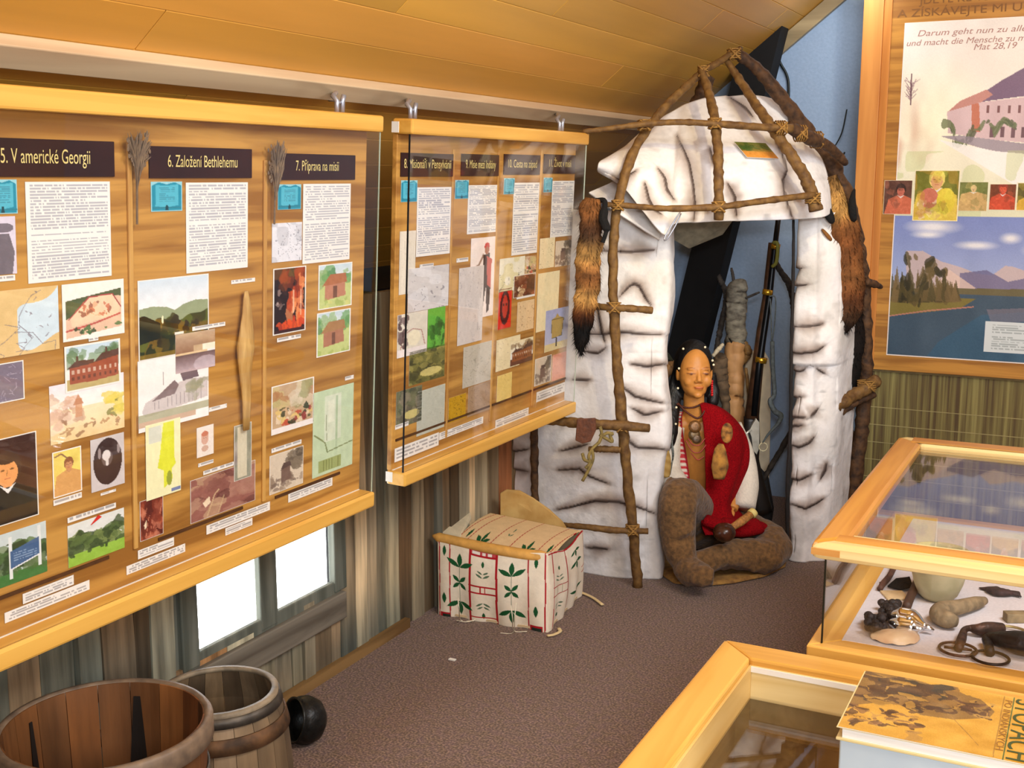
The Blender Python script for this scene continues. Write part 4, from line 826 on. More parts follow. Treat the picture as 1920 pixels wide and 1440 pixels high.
def barkcol(P, key):
    d, s, _ = crackfield(P, key); n = fbm(P, 4); n2_ = fbm(P, 14, 5)
    c = np.array([232, 228, 226.])*np.ones((len(P), 1)); c = c-np.clip(n-.55, 0, 1)[:, None]*np.array([60, 66, 84])*1.5
    c = c-(np.clip(n2_-.58, 0, 1)*3)[:, None]*np.array([40, 42, 44]); st = np.clip(vn(P*np.array([1, 1, 3.0]), 22)-.72, 0, 1)*3*np.clip(fbm(P, 2.5, 9)-.35, 0, 1)*2
    c = c*(1-st[:, None]*.35); k = (s*.66*(.35+n2_))[:, None]; c = c*(1-k)+np.array([120, 98, 84])*k; d = d[:, None]*.82
    return np.clip(c*(1-d)+np.array([56, 42, 36])*d, 0, 255)
def bark(name, fn, key, nu, nv, label=None, th=.012, nsign=1, amp=.012):
    U, V = np.meshgrid(np.linspace(0, 1, nu), np.linspace(0, 1, nv)); U = U.ravel(); V = V.ravel(); e = 1e-3
    P = fn(U, V); Tu = fn(U+e, V)-fn(U-e, V); Tv = fn(U, V+e)-fn(U, V-e); Nn = np.cross(Tu, Tv); Nn /= np.linalg.norm(Nn, axis=1)[:, None]+1e-9; Nn *= nsign
    _, _, d = crackfield(P, key); P = P+Nn*(d+amp*(fbm(P, 5)-.5)*2)[:, None]
    F = [(j*nu+i, j*nu+i+1, (j+1)*nu+i+1, (j+1)*nu+i) for j in range(nv-1) for i in range(nu-1)]
    mb = MB(); mb.add(P, F, barkcol(P, key)); o = mb.build(name, BARK, HUT, True, solid=th)
    if nsign > 0: o.modifiers[0].offset = 1
    o.modifiers[0].offset = -1*nsign if False else 0
    if label: o['label'] = label
    return o
def interp(tab, t):
    """tab rows of numbers, first column parameter"""
    tab = np.array(tab, float); return np.stack([np.interp(t, tab[:, 0], tab[:, k]) for k in range(1, tab.shape[1])], -1)
def smooth_interp(tab, t):
    tab = np.array(tab, float); t0 = np.clip(t, tab[0, 0], tab[-1, 0]); i = np.clip(np.searchsorted(tab[:, 0], t0)-1, 0, len(tab)-2)
    def pnt(j): return tab[np.clip(j, 0, len(tab)-1), 1:]
    a, b, c, d = pnt(i-1), pnt(i), pnt(i+1), pnt(i+2); s = ((t0-tab[i, 0])/(tab[i+1, 0]-tab[i, 0]))[:, None]
    return .5*((2*b)+(-a+c)*s+(2*a-5*b+4*c-d)*s*s+(-a+3*b-3*c+d)*s**3)
# left wall: plan curve on the floor
JL = onz(1233, 1085, 0); PLN = [(0, -2.14, 4.26), (.25, -1.97, 4.24), (.5, -1.80, 4.245), (.72, -1.66, 4.26), (.86, JL[0]-.04, JL[1]-.012), (.93, JL[0], JL[1]+.02), (1, JL[0]-.02, JL[1]+.12)]
def leftwall(u, v):
    p = smooth_interp(PLN, u); z = v*1.47; q = np.concatenate([p, z[:, None]], 1); b = np.clip((v-.5)/.5, 0, 1)
    q[:, 1] += .10*b**2*(1-u*.3); q[:, 0] += .16*b**2.2*(1-np.clip(u*1.15, 0, 1)); q[:, 1] += .01*np.sin(v*9+u*4)
    q[:, 0] += (u > .85)*(.012*np.sin(v*17+1)); return q
bark('bark_wall', leftwall, 'L', 150, 230, 'wide white bark wall left of the doorway', nsign=1)
JR = onz(1480, 1050, 0); PLR = [(0, JR[0]-.005, JR[1]+.11), (.12, JR[0], JR[1]), (.3, JR[0]+.055, JR[1]-.012), (.48, -1.02, 4.805), (.72, -.95, 4.87), (1, -.93, 5.1)]
def rightwall(u, v):
    p = smooth_interp(PLR, u); z = v*1.46; q = np.concatenate([p, z[:, None]], 1); led = (z > .845).astype(float)
    q[:, 1] -= .022*led*np.clip(1-(z-.845)/.5, 0, 1); q[:, 0] -= (u < .2)*.012*led; q[:, 0] -= .035*np.clip((v-.75)/.25, 0, 1)*u
    q[:, 1] += .012*np.sin(v*26+u*2)*(u < .7); q[:, 0] += (u < .2)*.006*np.sin(v*31); return q
bark('bark_wall', rightwall, 'R', 90, 240, 'narrow white bark wall right of the doorway', nsign=1)
HB = [(0, 1124, 320, 4.52), (.1, 1166, 346, 4.46), (.2, 1205, 396, 4.42), (.28, 1246, 441, 4.41), (.33, 1264, 420, 4.43), (.45, 1308, 417, 4.46), (.58, 1352, 415, 4.49), (.7, 1402, 414, 4.52), (.84, 1472, 412, 4.58), (.95, 1538, 408, 4.64), (1, 1556, 398, 4.74)]
HT = [(0, 1150, 296, 4.62), (.1, 1196, 256, 4.70), (.2, 1238, 224, 4.75), (.28, 1270, 205, 4.79), (.33, 1290, 196, 4.8), (.45, 1325, 185, 4.83), (.58, 1360, 181, 4.86), (.7, 1396, 180, 4.88), (.84, 1430, 183, 4.9), (.95, 1458, 193, 4.94), (1, 1470, 205, 5.0)]
def hood(u, v):
    a = smooth_interp(HB, u); b = smooth_interp(HT, u); s = v[:, None]; p = a*(1-s)+b*s
    bul = np.sin(math.pi*v)*.85; edge = np.clip((u-.80)/.2, 0, 1); p[:, 0] += edge**1.5*34*bul; p[:, 0] -= np.clip((.2-u)/.2, 0, 1)*16*bul; p[:, 2] -= .10*bul*(1-edge*.4)
    r = FWD[None]*FPX+RGT[None]*(p[:, 0:1]-960)-UPV[None]*(p[:, 1:2]-720); return C0+r*(p[:, 2]/(r@FH))[:, None]
bark('bark_hood', hood, 'H', 190, 110, 'domed bark roof sheet above the doorway', th=.014, nsign=-1, amp=.008)
# second lower flap of the roof at the left, and grey sheet hanging inside
def flap(u, v):
    a = smooth_interp([(0, 1104, 362, 4.56), (.5, 1150, 395, 4.50), (1, 1236, 450, 4.46)], u); b = smooth_interp([(0, 1160, 338, 4.62), (.5, 1185, 355, 4.6), (1, 1240, 400, 4.56)], u); s = v[:, None]; p = a*(1-s)+b*s
    r = FWD[None]*FPX+RGT[None]*(p[:, 0:1]-960)-UPV[None]*(p[:, 1:2]-720); return C0+r*(p[:, 2]/(r@FH))[:, None]
bark('bark_flap', flap, 'H', 40, 20, None, th=.01, nsign=-1, amp=.004)
q = [D(1250, 412, 4.9), D(1375, 412, 4.95), D(1355, 440, 5.0), D(1292, 466, 5.0), D(1250, 442, 4.95)]
bk = np.array([.05, .25, .25]); mb = MB(); mb.add(q+[p+bk*.06 for p in q], [(0, 1, 2, 3, 4), (9, 8, 7, 6, 5)]+[(i, (i+1) % 5+0, (i+1) % 5+5, i+5) for i in range(5)]); mb.build('inner_sheet', mat('grey_bark_lining', (150, 140, 116), .9, 0, .2, 30, .3), HUT)
q = [D(1262, 405, 4.44), D(1540, 400, 4.64), D(1460, 300, 5.35), D(1300, 300, 5.25)]
MB().add(q+[p+np.array([0, 0, .01]) for p in q], [(0, 1, 2, 3), (7, 6, 5, 4), (0, 4, 5, 1), (1, 5, 6, 2), (2, 6, 7, 3), (3, 7, 4, 0)]).build('inner_roof', mat('grey_bark_lining', ()), HUT) if False else None
# the poles (px,py,metres ahead,radius px)
def pole(pts, m=STICK, name='pole', **k): return stick(pts, name, m, HUT, seed=len(pts), **k)
p1 = pole([(1196, 1102, 4.44, 10), (1186, 990, 4.44, 10), (1172, 850, 4.43, 10.5), (1160, 720, 4.42, 10), (1152, 600, 4.40, 9.5), (1149, 500, 4.38, 9), (1156, 400, 4.38, 9), (1178, 310, 4.42, 9), (1212, 245, 4.5, 8.5), (1258, 190, 4.58, 8), (1298, 152, 4.66, 7), (1318, 133, 4.7, 6)])
p2 = pole([(1315, 128, 4.68, 7), (1326, 165, 4.62, 8), (1338, 210, 4.52, 9), (1346, 280, 4.42, 9.5), (1347, 345, 4.38, 9.5), (1348, 412, 4.38, 9)])
p3 = pole([(1362, 112, 4.78, 6), (1390, 155, 4.72, 8), (1420, 200, 4.62, 9), (1455, 250, 4.54, 10), (1490, 300, 4.5, 11), (1515, 345, 4.5, 12), (1530, 395, 4.5, 13)])
p4 = pole([(1378, 97, 4.8, 9), (1420, 130, 4.8, 11), (1470, 190, 4.82, 13), (1520, 255, 4.84, 14), (1555, 305, 4.86, 16), (1585, 370, 4.88, 16), (1606, 450, 4.92, 14), (1620, 540, 4.96, 12), (1624, 640, 4.98, 12), (1622, 740, 5.0, 13), (1612, 830, 5.0, 14), (1596, 940, 5.0, 15), (1575, 1010, 5.02, 15)], STICKD)
pole([(1316, 133, 4.7, 6), (1345, 118, 4.74, 6), (1376, 98, 4.78, 6), (1390, 90, 4.8, 4)], name='top_stick')
pole([(1330, 140, 4.86, 12), (1310, 190, 4.9, 14), (1290, 240, 4.95, 13)], STICKD, 'inner_pole')
pole([(1092, 247, 4.40, 4.5), (1150, 240, 4.40, 5), (1205, 233, 4.42, 5.5), (1270, 229, 4.44, 6), (1340, 232, 4.44, 6.5), (1420, 238, 4.48, 7), (1485, 241, 4.52, 8)], name='cross_stick')
pole([(1480, 238, 4.54, 11), (1515, 258, 4.6, 12), (1550, 272, 4.68, 10), (1572, 292, 4.74, 8), (1585, 306, 4.78, 6)], STICKD, 'cross_stick')
pole([(1136, 383, 4.36, 5), (1180, 386, 4.34, 5.5), (1250, 391, 4.32, 6), (1345, 388, 4.34, 6.5), (1430, 377, 4.4, 6.5), (1528, 365, 4.48, 6)], name='cross_stick')
pole([(1108, 574, 4.42, 6.5), (1150, 577, 4.36, 6.5), (1190, 579, 4.36, 7), (1223, 582, 4.38, 7)], name='cross_stick')
pole([(1000, 784, 4.48, 8), (1050, 790, 4.44, 9), (1110, 795, 4.4, 10), (1165, 798, 4.38, 10), (1218, 803, 4.38, 9)], name='cross_stick')
pole([(1105, 842, 4.42, 6), (1135, 842, 4.4, 6.5), (1164, 844, 4.4, 6)], name='short_stick')
pole([(1056, 984, 4.48, 5), (1100, 988, 4.44, 6), (1150, 994, 4.42, 6.5), (1216, 996, 4.4, 6)], name='cross_stick')
pole([(1002, 790, 4.62, 8), (1002, 860, 4.64, 7.5), (1003, 935, 4.66, 7.5), (1004, 1030, 4.66, 7.5)], STICKD)
pole([(1488, 412, 4.72, 2.6), (1487, 520, 4.72, 3), (1484, 650, 4.72, 3), (1482, 800, 4.72, 3.4), (1477, 920, 4.72, 4.4), (1476, 1040, 4.74, 3)], mat('black_stick', (34, 28, 26), .8, 0, .3), 'door_pole')
pole([(1562, 766, 4.78, 11), (1590, 748, 4.84, 12), (1620, 730, 4.88, 13), (1645, 712, 4.92, 12)], STICK, 'short_stick'); pole([(1570, 778, 4.82, 7), (1610, 752, 4.88, 7), (1640, 740, 4.92, 6)], STICKD, 'short_stick')
pole([(1536, 524, 4.84, 6.5), (1550, 525, 4.88, 7), (1566, 528, 4.92, 7)], name='peg'); pole([(1622, 528, 4.9, 8), (1640, 533, 4.94, 7), (1652, 538, 4.98, 4)], STICKD, 'peg')
pole([(1592, 560, 5.06, 16), (1590, 660, 5.08, 15), (1584, 760, 5.1, 15), (1590, 860, 5.1, 14), (1600, 960, 5.1, 14)], STICKD); pole([(1568, 600, 4.98, 7), (1572, 700, 4.98, 7), (1578, 800, 5.0, 8), (1572, 900, 5.0, 8), (1562, 980, 5.0, 9)], STICK)
q = [D(1558, 600, 5.04), D(1574, 600, 5.04), D(1592, 860, 5.04), D(1572, 960, 5.04), D(1556, 960, 5.04)]
mb = MB(); t_ = FH*.02; mb.add(q+[p+t_ for p in q], [(4, 3, 2, 1, 0), (5, 6, 7, 8, 9)]+[(i, (i+1) % 5, (i+1) % 5+5, i+5) for i in range(5)]); mb.build('side_board', wood('orange_slab', (176, 120, 66), (140, 88, 44), 'z', 20, .6), HUT)
def lash(px, py, w, rpx, ax, par=HUT, turns=5, wd=10):
    c = D(px, py, w); r = rpx*w/FPX; s = wd*w/FPX; a = RGT if ax == 'h' else UPV; ot = UPV if ax == 'h' else RGT; mb = MB()
    for i in range(turns):
        o_ = a*(i-(turns-1)/2)*s/turns*2; P = [c+o_+r*(math.cos(t)*ot-math.sin(t)*FH)+a*math.sin(t)*.003 for t in np.linspace(0, 2*math.pi, 13)]; mb.tube(P, .003, 6)
    mb.tube([c-FH*r*1.05-a*s+ot*s, c-FH*r*1.15, c-FH*r*1.05+a*s-ot*s], .004, 6); mb.tube([c-FH*r*1.05+a*s+ot*s, c-FH*r*1.15, c-FH*r*1.05-a*s-ot*s], .004, 6)
    mb.build('lashing', LASH, par, True)
for a in ((1151, 576, 4.38, 13, 'v'), (1165, 798, 4.4, 14, 'v'), (1186, 992, 4.42, 13, 'v'), (1158, 385, 4.36, 11, 'v'), (1347, 388, 4.36, 12, 'v'), (1524, 372, 4.5, 14, 'v'), (1340, 232, 4.46, 12, 'v'), (1208, 235, 4.46, 12, 'v'), (1463, 240, 4.52, 13, 'h'), (1500, 250, 4.58, 15, 'h'), (1530, 262, 4.66, 15, 'h'), (1318, 134, 4.68, 9, 'v'), (1376, 102, 4.78, 12, 'v'), (1625, 722, 4.9, 17, 'v')): lash(*a)
# picture lying on the roof bark
def onhood(px, py):
    U = np.linspace(0, 1, 90); UU, VV = np.meshgrid(U, U); P = hood(UU.ravel(), VV.ravel()); X, Y = projv(P); i = np.argmin((X-px)**2+(Y-py)**2); return P[i]
q = [onhood(*p)-FH*.03 for p in ((1372, 268), (1430, 270), (1449, 298), (1396, 296))]
v = Cv(50, 24, (110, 110, 50), 5); v.grad((96, 110, 50), (226, 150, 60), 0, 1); v.blobs(20, (0, 0, 1, .5), .1, [(70, 96, 40), (120, 120, 60)], .6); v.rect(0, .6, 1, 1, (226, 140, 60), .5); v.grain(16)
o = sheet(v, q[0], q[1]-q[0], q[3]-q[0], np.cross(q[1]-q[0], q[0]-q[3])/np.linalg.norm(np.cross(q[1]-q[0], q[0]-q[3])), .003, 'picture_card', None, GLOSSP)
tag(o, 'small picture card lying on the hut roof bark', 'card')

# ---- pelts
def pelt(name, rows, label, n=22, tufts=1400, seed=1, flat=.45, hl=.022):
    """rows: px,py,w,half width px,rgb ; lofted, flattened, covered in short hair"""
    R = [np.array([*D(a, b, c), d*c/FPX, *e]) for a, b, c, d, e in rows]; Q = catmull(R, 6); rr = random.Random(seed)
    mb = MB(); mb.tube([q[:3] for q in Q], [q[3] for q in Q], n, [np.clip(q[4:], 0, 255) for q in Q], flat=flat, flatdir=RGT)
    V = np.array(mb.v); jit = (vn(V, 38)-.5)*.018; cen = np.repeat(np.array([q[:3] for q in Q]), n, axis=0); nn = V-cen; nn /= np.linalg.norm(nn, axis=1)[:, None]+1e-6
    V2 = V+nn*jit[:, None]; mb.v = [tuple(p) for p in V2]; Cc = np.array(mb.c)*(0.7+.6*vn(V, 45)[:, None]); mb.c = [tuple(np.clip(c, 0, 255)) for c in Cc]
    HV, HF, HC = [], [], []
    for _ in range(tufts):
        i = rr.randrange(len(V2)); p = V2[i]; d = nn[i]*.45+np.array([0, 0, -.9])+np.array([rr.uniform(-.3, .3) for _ in range(3)]); d /= np.linalg.norm(d); L = hl*rr.uniform(.5, 1.4); s = np.cross(d, nn[i]); s = s/(np.linalg.norm(s)+1e-6)*.0022
        k = len(HV); HV += [p-s, p+s, p+d*L+nn[i]*.002]; HF.append((k, k+1, k+2)); c = np.clip(Cc[i]*rr.uniform(.6, 1.25), 0, 255); HC += [c]*3
    mb.add(HV, HF, HC); return mb.build(name, FURM, None, True)
BR, OR, TN, DK = (66, 44, 28), (120, 76, 40), (166, 124, 68), (18, 14, 12)
o = pelt('fox_pelt', [(1112, 372, 4.34, 16, (110, 70, 36)), (1108, 400, 4.34, 22, OR), (1108, 440, 4.34, 22, BR), (1104, 480, 4.34, 23, TN), (1102, 520, 4.34, 24, OR), (1098, 560, 4.34, 23, TN), (1094, 590, 4.34, 21, (80, 44, 20)), (1092, 615, 4.34, 18, DK), (1090, 640, 4.34, 12, DK), (1090, 662, 4.34, 5, DK)], '', seed=3)
tag(o, 'dark and tan fur pelt hanging left of the hut beside the display board', 'pelt')
mb = MB(); mb.tube(catmull([D(1118, 376, 4.36), D(1134, 378, 4.33), D(1131, 410, 4.31), D(1137, 430, 4.3), D(1130, 455, 4.3)], 5), [.010]*8+[.016]*8+[.008]*5, 10); mb.build('paw', mat('black_fur', (16, 13, 12), .9, 0, .3, 80, .5), o)
o = pelt('fox_pelt', [(1560, 330, 4.78, 10, (110, 80, 44)), (1568, 360, 4.78, 16, TN), (1574, 400, 4.78, 17, TN), (1578, 425, 4.78, 30, OR), (1582, 470, 4.8, 34, (112, 68, 36)), (1585, 520, 4.8, 37, OR), (1584, 560, 4.8, 36, (92, 54, 30)), (1580, 590, 4.8, 33, BR), (1575, 612, 4.8, 22, (36, 24, 18)), (1572, 622, 4.8, 14, DK)], '', seed=5, tufts=2200)
tag(o, 'reddish brown fox pelt draped over the right hut pole', 'pelt')
BF = mat('black_fur', (16, 13, 12), .9, 0, .3, 80, .5)
for pts, rr_ in (([(1545, 372, 4.74), (1550, 395, 4.73), (1557, 408, 4.73), (1562, 420, 4.73)], [.014, .026, .03, .014]), ([(1603, 352, 4.78), (1597, 372, 4.76), (1598, 395, 4.75), (1602, 418, 4.76)], [.006, .014, .02, .014]), ([(1552, 600, 4.8), (1553, 625, 4.8), (1556, 645, 4.82)], [.022, .018, .006]), ([(1540, 428, 4.75), (1550, 440, 4.74), (1560, 452, 4.76)], [.008, .012, .012])):
    mb = MB(); mb.tube([D(*p) for p in pts], rr_, 10, flat=.7); mb.build('paw', BF if pts[0][0] != 1540 else mat('fox_ear', (150, 96, 40), .9, 0, .3), o, True, sub=1)
o = pelt('fox_tail', [(1604, 560, 4.94, 12, DK), (1603, 620, 4.94, 16, (24, 16, 12)), (1600, 680, 4.94, 17, DK), (1596, 740, 4.94, 11, DK), (1594, 760, 4.94, 4, DK)], '', seed=6, tufts=600)
tag(o, 'long black tail hanging between the right hut poles', 'tail')
# leather strap and twisted roots on the left cross stick
q = [(1082, 786), (1117, 784), (1118, 806), (1108, 828), (1092, 832), (1079, 826)]
mb = MB(); c = [D(a, b, 4.36) for a, b in q]; mb.add(c+[p+FH*.01 for p in c], [(5, 4, 3, 2, 1, 0), (6, 7, 8, 9, 10, 11)]+[(i, (i+1) % 6, (i+1) % 6+6, i+6) for i in range(6)])
tag(mb.build('leather_strap', mat('red_brown_leather', (104, 56, 28), .6, 0, .3, 60, .3), None, bevel=.002), 'red brown leather strap folded over the cross stick of the hut', 'strap')
o = MB(); 
for pts in ([(1125, 800), (1128, 812), (1124, 828), (1112, 840), (1104, 855), (1106, 868), (1098, 878)], [(1124, 815), (1136, 822), (1148, 828), (1144, 816), (1150, 812)], [(1110, 842), (1112, 860), (1104, 880), (1092, 902)], [(1128, 820), (1138, 812), (1150, 814)], [(1106, 866), (1096, 862), (1092, 850)]):
    o.tube(catmull([D(a, b, 4.36) for a, b in pts], 5), .0065, 8)
tag(o.build('dried_root', mat('yellow_root', (150, 128, 70), .8, 0, .3, 60, .4), None, True), 'yellowish twisted dried root hanging beside the leather strap', 'root')
# safety pin at the doorway corner
o = MB(); o.tube(catmull([D(1276, 396, 4.38), D(1262, 418, 4.38), D(1246, 446, 4.38), D(1250, 449, 4.37), D(1266, 424, 4.37), D(1277, 400, 4.37)], 5), .0028, 6)
tag(o.build('large_pin', STEEL, None, True), 'silver pin fixing the bark at the top left of the doorway', 'pin')

# ================================================================== SEATED FIGURE IN THE DOORWAY
FV = -FH; UZ = np.array([0, 0, 1.0]); AX = np.array([RGT, FV, UZ])
HC = D(1303, 698, 4.74)
def hl(x, y, z): return HC+RGT*x+FV*y+UZ*z
PERSON = thing('seated_person', 'seated carved person with black hair, white blouse and red shawl in the hut doorway', 'person', D(1345, 1040, 4.7)*np.array([1, 1, 0]))
def fuse(mb, voxel, name, m, parent, colf=None, smooth=4):
    o = mb.build(name+'_tmp', m); q = o.modifiers.new('r', 'REMESH'); q.mode = 'VOXEL'; q.voxel_size = voxel; q.use_smooth_shade = True
    if smooth: s = o.modifiers.new('s', 'SMOOTH'); s.iterations = smooth; s.factor = .5
    bpy.context.view_layer.update(); me = bpy.data.meshes.new_from_object(o.evaluated_get(bpy.context.evaluated_depsgraph_get()))
    bpy.data.objects.remove(o); me.name = name
    V = np.array([v.co[:] for v in me.vertices])
    if colf is not None and len(V):
        a = me.color_attributes.new('Col', 'FLOAT_COLOR', 'POINT'); c = np.ones((len(V), 4)); c[:, :3] = lin(np.clip(colf(V), 0, 255)); a.data.foreach_set('color', c.ravel())
    me.materials.clear(); me.materials.append(m); me.polygons.foreach_set('use_smooth', [True]*len(me.polygons)); me.update()
    o = bpy.data.objects.new(name, me); COL.objects.link(o)
    if parent: adopt(o, parent)
    return o
def EL(mb, c, r): mb.ell(c, *r, AX, 24, 16)
b = MB(); fx = .007
EL(b, hl(0, -.035, .018), (.069, .085, .092)); EL(b, hl(0, .0, -.004), (.064, .062, .104)); EL(b, hl(fx*.5, .018, -.066), (.043, .044, .034)); EL(b, hl(fx, .047, -.086), (.019, .016, .014))
EL(b, hl(fx-.034, .030, -.03), (.024, .026, .028)); EL(b, hl(fx+.034, .030, -.03), (.024, .026, .028))
b.tube([hl(fx, .056, .02), hl(fx, .064, .0), hl(fx, .074, -.02), hl(fx, .076, -.028)], [.006, .0075, .0105, .009], 12)
for s in (-1, 1):
    EL(b, hl(fx+s*.011, .066, -.028), (.0075, .008, .006)); EL(b, hl(fx+s*.031, .050, .004), (.014, .010, .008)); EL(b, hl(fx+s*.031, .053, .022), (.019, .008, .004)); EL(b, hl(s*.068, -.02, -.012), (.008, .016, .028))
EL(b, hl(fx+.002, .062, -.050), (.021, .009, .0048)); EL(b, hl(fx+.002, .061, -.058), (.017, .009, .0055))
ch = D(1308, 800, 4.80); pel = D(1325, 985, 4.88)
b.tube([hl(0, -.03, -.05), D(1301, 755, 4.77), D(1303, 780, 4.79)], [.044, .043, .055], 18)
b.tube([D(1305, 772, 4.80), D(1312, 795, 4.82), D(1318, 850, 4.84), D(1322, 920, 4.86), pel], [.07, .115, .12, .105, .13], 24, flat=.68, flatdir=RGT)
sl_, sr_ = D(1266, 800, 4.80), D(1368, 802, 4.86)
b.tube([sl_, D(1290, 790, 4.80), D(1345, 790, 4.84), sr_], [.045, .05, .05, .048], 16)
def arm(b, pts, r): b.tube(catmull([D(*p) for p in pts], 4), np.interp(np.linspace(0, 1, 4*(len(pts)-1)+1), np.linspace(0, 1, len(r)), r), 14)
arm(b, [(1266, 800, 4.80), (1254, 850, 4.80), (1256, 895, 4.76), (1285, 925, 4.62)], [.046, .042, .036, .025]); arm(b, [(1368, 802, 4.86), (1386, 860, 4.86), (1388, 905, 4.84), (1372, 955, 4.74)], [.046, .040, .034, .025])
def hand(b, c, d, side, curl):
    c = np.asarray(c); d = np.asarray(d)/np.linalg.norm(d); up = np.cross(side, d); up /= np.linalg.norm(up); A = np.array([side, up, d])
    b.ell(c+d*.04, .036, .014, .045, A, 16, 10)
    for i, (o_, L) in enumerate(((-.028, .062), (-.010, .075), (.009, .07), (.027, .056))):
        p = c+d*.07+np.asarray(side)*o_; b.tube([p-d*.02, p+d*L*.4, p+d*L*.75-up*curl*L*.3, p+d*L*.9-up*curl*L*.65], [.0088, .0085, .008, .0065], 10)
    p = c+d*.02-np.asarray(side)*.03; b.tube([p, p-np.asarray(side)*.02+d*.02, p-np.asarray(side)*.03+d*.045-up*.01], [.011, .01, .008], 10)
hand(b, D(1370, 957, 4.73), D(1356, 975, 4.70)-D(1370, 957, 4.73), RGT*.9+FV*.2, .9); hand(b, D(1284, 922, 4.62), D(1276, 930, 4.54)-D(1288, 915, 4.66), RGT, .7)
leg1 = [(1308, 985, 4.86), (1290, 940, 4.66), (1274, 925, 4.50), (1272, 980, 4.46), (1280, 1050, 4.44)]; leg2 = [(1350, 990, 4.88), (1408, 1004, 4.79), (1444, 1024, 4.69), (1400, 1040, 4.55), (1340, 1046, 4.50)]
arm(b, leg1, [.085, .055, .042, .04, .03]); arm(b, leg2, [.085, .06, .045, .04, .03])
b.tube([D(1278, 1050, 4.46), D(1285, 1072, 4.40), D(1300, 1082, 4.33)], [.034, .035, .022], 12); b.tube([D(1345, 1048, 4.5), D(1325, 1052, 4.46), D(1305, 1058, 4.46)], [.03, .03, .02], 12)
def skincol(V):
    L = (V-HC); x, y, z = L@RGT-fx, L@FV, L@UZ; n = fbm(V, 30)[:, None]
    c = np.array([198, 132, 62.])*(.93+.14*n); c = np.broadcast_to(c, (len(V), 3)).copy()
    def spot(m, k, col): m = (np.clip(m, 0, 1)*k)[:, None]; return c*(1-m)+np.array(col, float)*m
    fr = (y > .02)
    for s in (-1, 1):
        c[:] = spot((1.3-np.hypot((x-s*.031)/.016, (z-.0035-.0*abs(x))/.0028))*fr*2, .75, (104, 54, 34)); c[:] = spot((1.3-np.hypot((x-s*.031)/.0055, (z-.002)/.005))*fr*2, .7, (84, 44, 30))
        c[:] = spot((1.3-np.hypot((x-s*.031)/.022, (z-.027+np.abs(x-s*.031)**2*14)/.0028))*fr*2, .55, (140, 84, 46))
    c[:] = spot((1.2-np.hypot((x-.002)/.022, (z+.0535)/.007))*fr*2, .5, (176, 74, 46)); c[:] = spot((1.2-np.hypot((x-.002)/.02, (z+.0538)/.0016))*fr*2, .6, (120, 56, 40))
    return c
fuse(b, .0042, 'body', attr_mat('carved_skin', .45, .4, .05, 60), PERSON, skincol, 5)
BLK = mat('black_hair', (16, 13, 13), .5, 0, .3, 90, .4, stretch=(1, 1, .1))
b = MB(); EL(b, hl(0, -.052, .022), (.081, .09, .108)); EL(b, hl(0, -.06, -.05), (.078, .06, .09))
b.tube(catmull([D(1276, 680, 4.80), D(1268, 720, 4.80), D(1260, 760, 4.76), D(1254, 795, 4.72), D(1251, 822, 4.70), D(1250, 845, 4.70)], 4), np.interp(np.linspace(0, 1, 21), [0, .4, .7, .9, 1], [.025, .036, .044, .034, .01]), 14, flat=.6, flatdir=RGT)
b.tube(catmull([D(1334, 700, 4.82), D(1338, 730, 4.82), D(1336, 755, 4.80), D(1330, 775, 4.80)], 4), [.02]*4+[.026]*5+[.018]*4, 12)
hr = fuse(b, .006, 'hair', BLK, PERSON, None, 3)
# blouse, opening in front
def torso(v):
    return smooth_interp([(0, 772, 1304, 34, 4.81, .075), (.12, 786, 1314, 52, 4.82, .095), (.3, 820, 1318, 60, 4.83, .11), (.55, 880, 1318, 62, 4.84, .12), (.8, 940, 1320, 62, 4.85, .125), (1, 990, 1322, 66, 4.86, .135)], v)
def blouse(u, v):
    t = torso(v); op = .62*(1-v)**.9+.05; a = op+u*(2*math.pi-2*op)-.12; fold = 1+.03*np.sin(a*9+v*5)+.02*np.sin(a*17)
    px = t[:, 1]-np.sin(a)*t[:, 2]*fold*-1; w = t[:, 3]-np.cos(a)*t[:, 4]*fold
    r = FWD[None]*FPX+RGT[None]*(px[:, None]-960)-UPV[None]*(t[:, 0:1]-720); return C0+r*(w/(r@FH))[:, None]
def blcol(U, V, P):
    c = np.ones((len(U), 3))*np.array([226, 214, 196.]); e = np.minimum(U, 1-U); m = (e < .05)
    dots = (np.sin(V*150)*np.sin(e*900) > -.2); c[m & dots] = (196, 60, 66); c[(e < .008)] = (150, 30, 40); return c
grid(blouse, 150, 90, blcol).build('blouse', attr_mat('white_linen', .9, .1, .05, 160, .3), PERSON, True, solid=.003)
b = MB(); b.tube(catmull([D(1264, 795, 4.78), D(1252, 840, 4.78), D(1252, 890, 4.74), D(1282, 920, 4.62)], 6), np.interp(np.linspace(0, 1, 19), [0, .3, .8, 1], [.05, .062, .06, .04]), 18)
b.tube(catmull([D(1372, 800, 4.86), D(1392, 850, 4.86), D(1398, 905, 4.82), D(1394, 952, 4.76)], 6), np.interp(np.linspace(0, 1, 19), [0, .3, .7, 1], [.045, .048, .056, .05]), 18)
V = np.array(b.v); V = V+((vn(V*np.array([1, 1, .5]), 22)-.5)*.014)[:, None]*FV; b.v = [tuple(p) for p in V]
b.build('sleeve', mat('white_sleeve', (222, 212, 196), .9, 0, .06, 120, .3), PERSON, True)
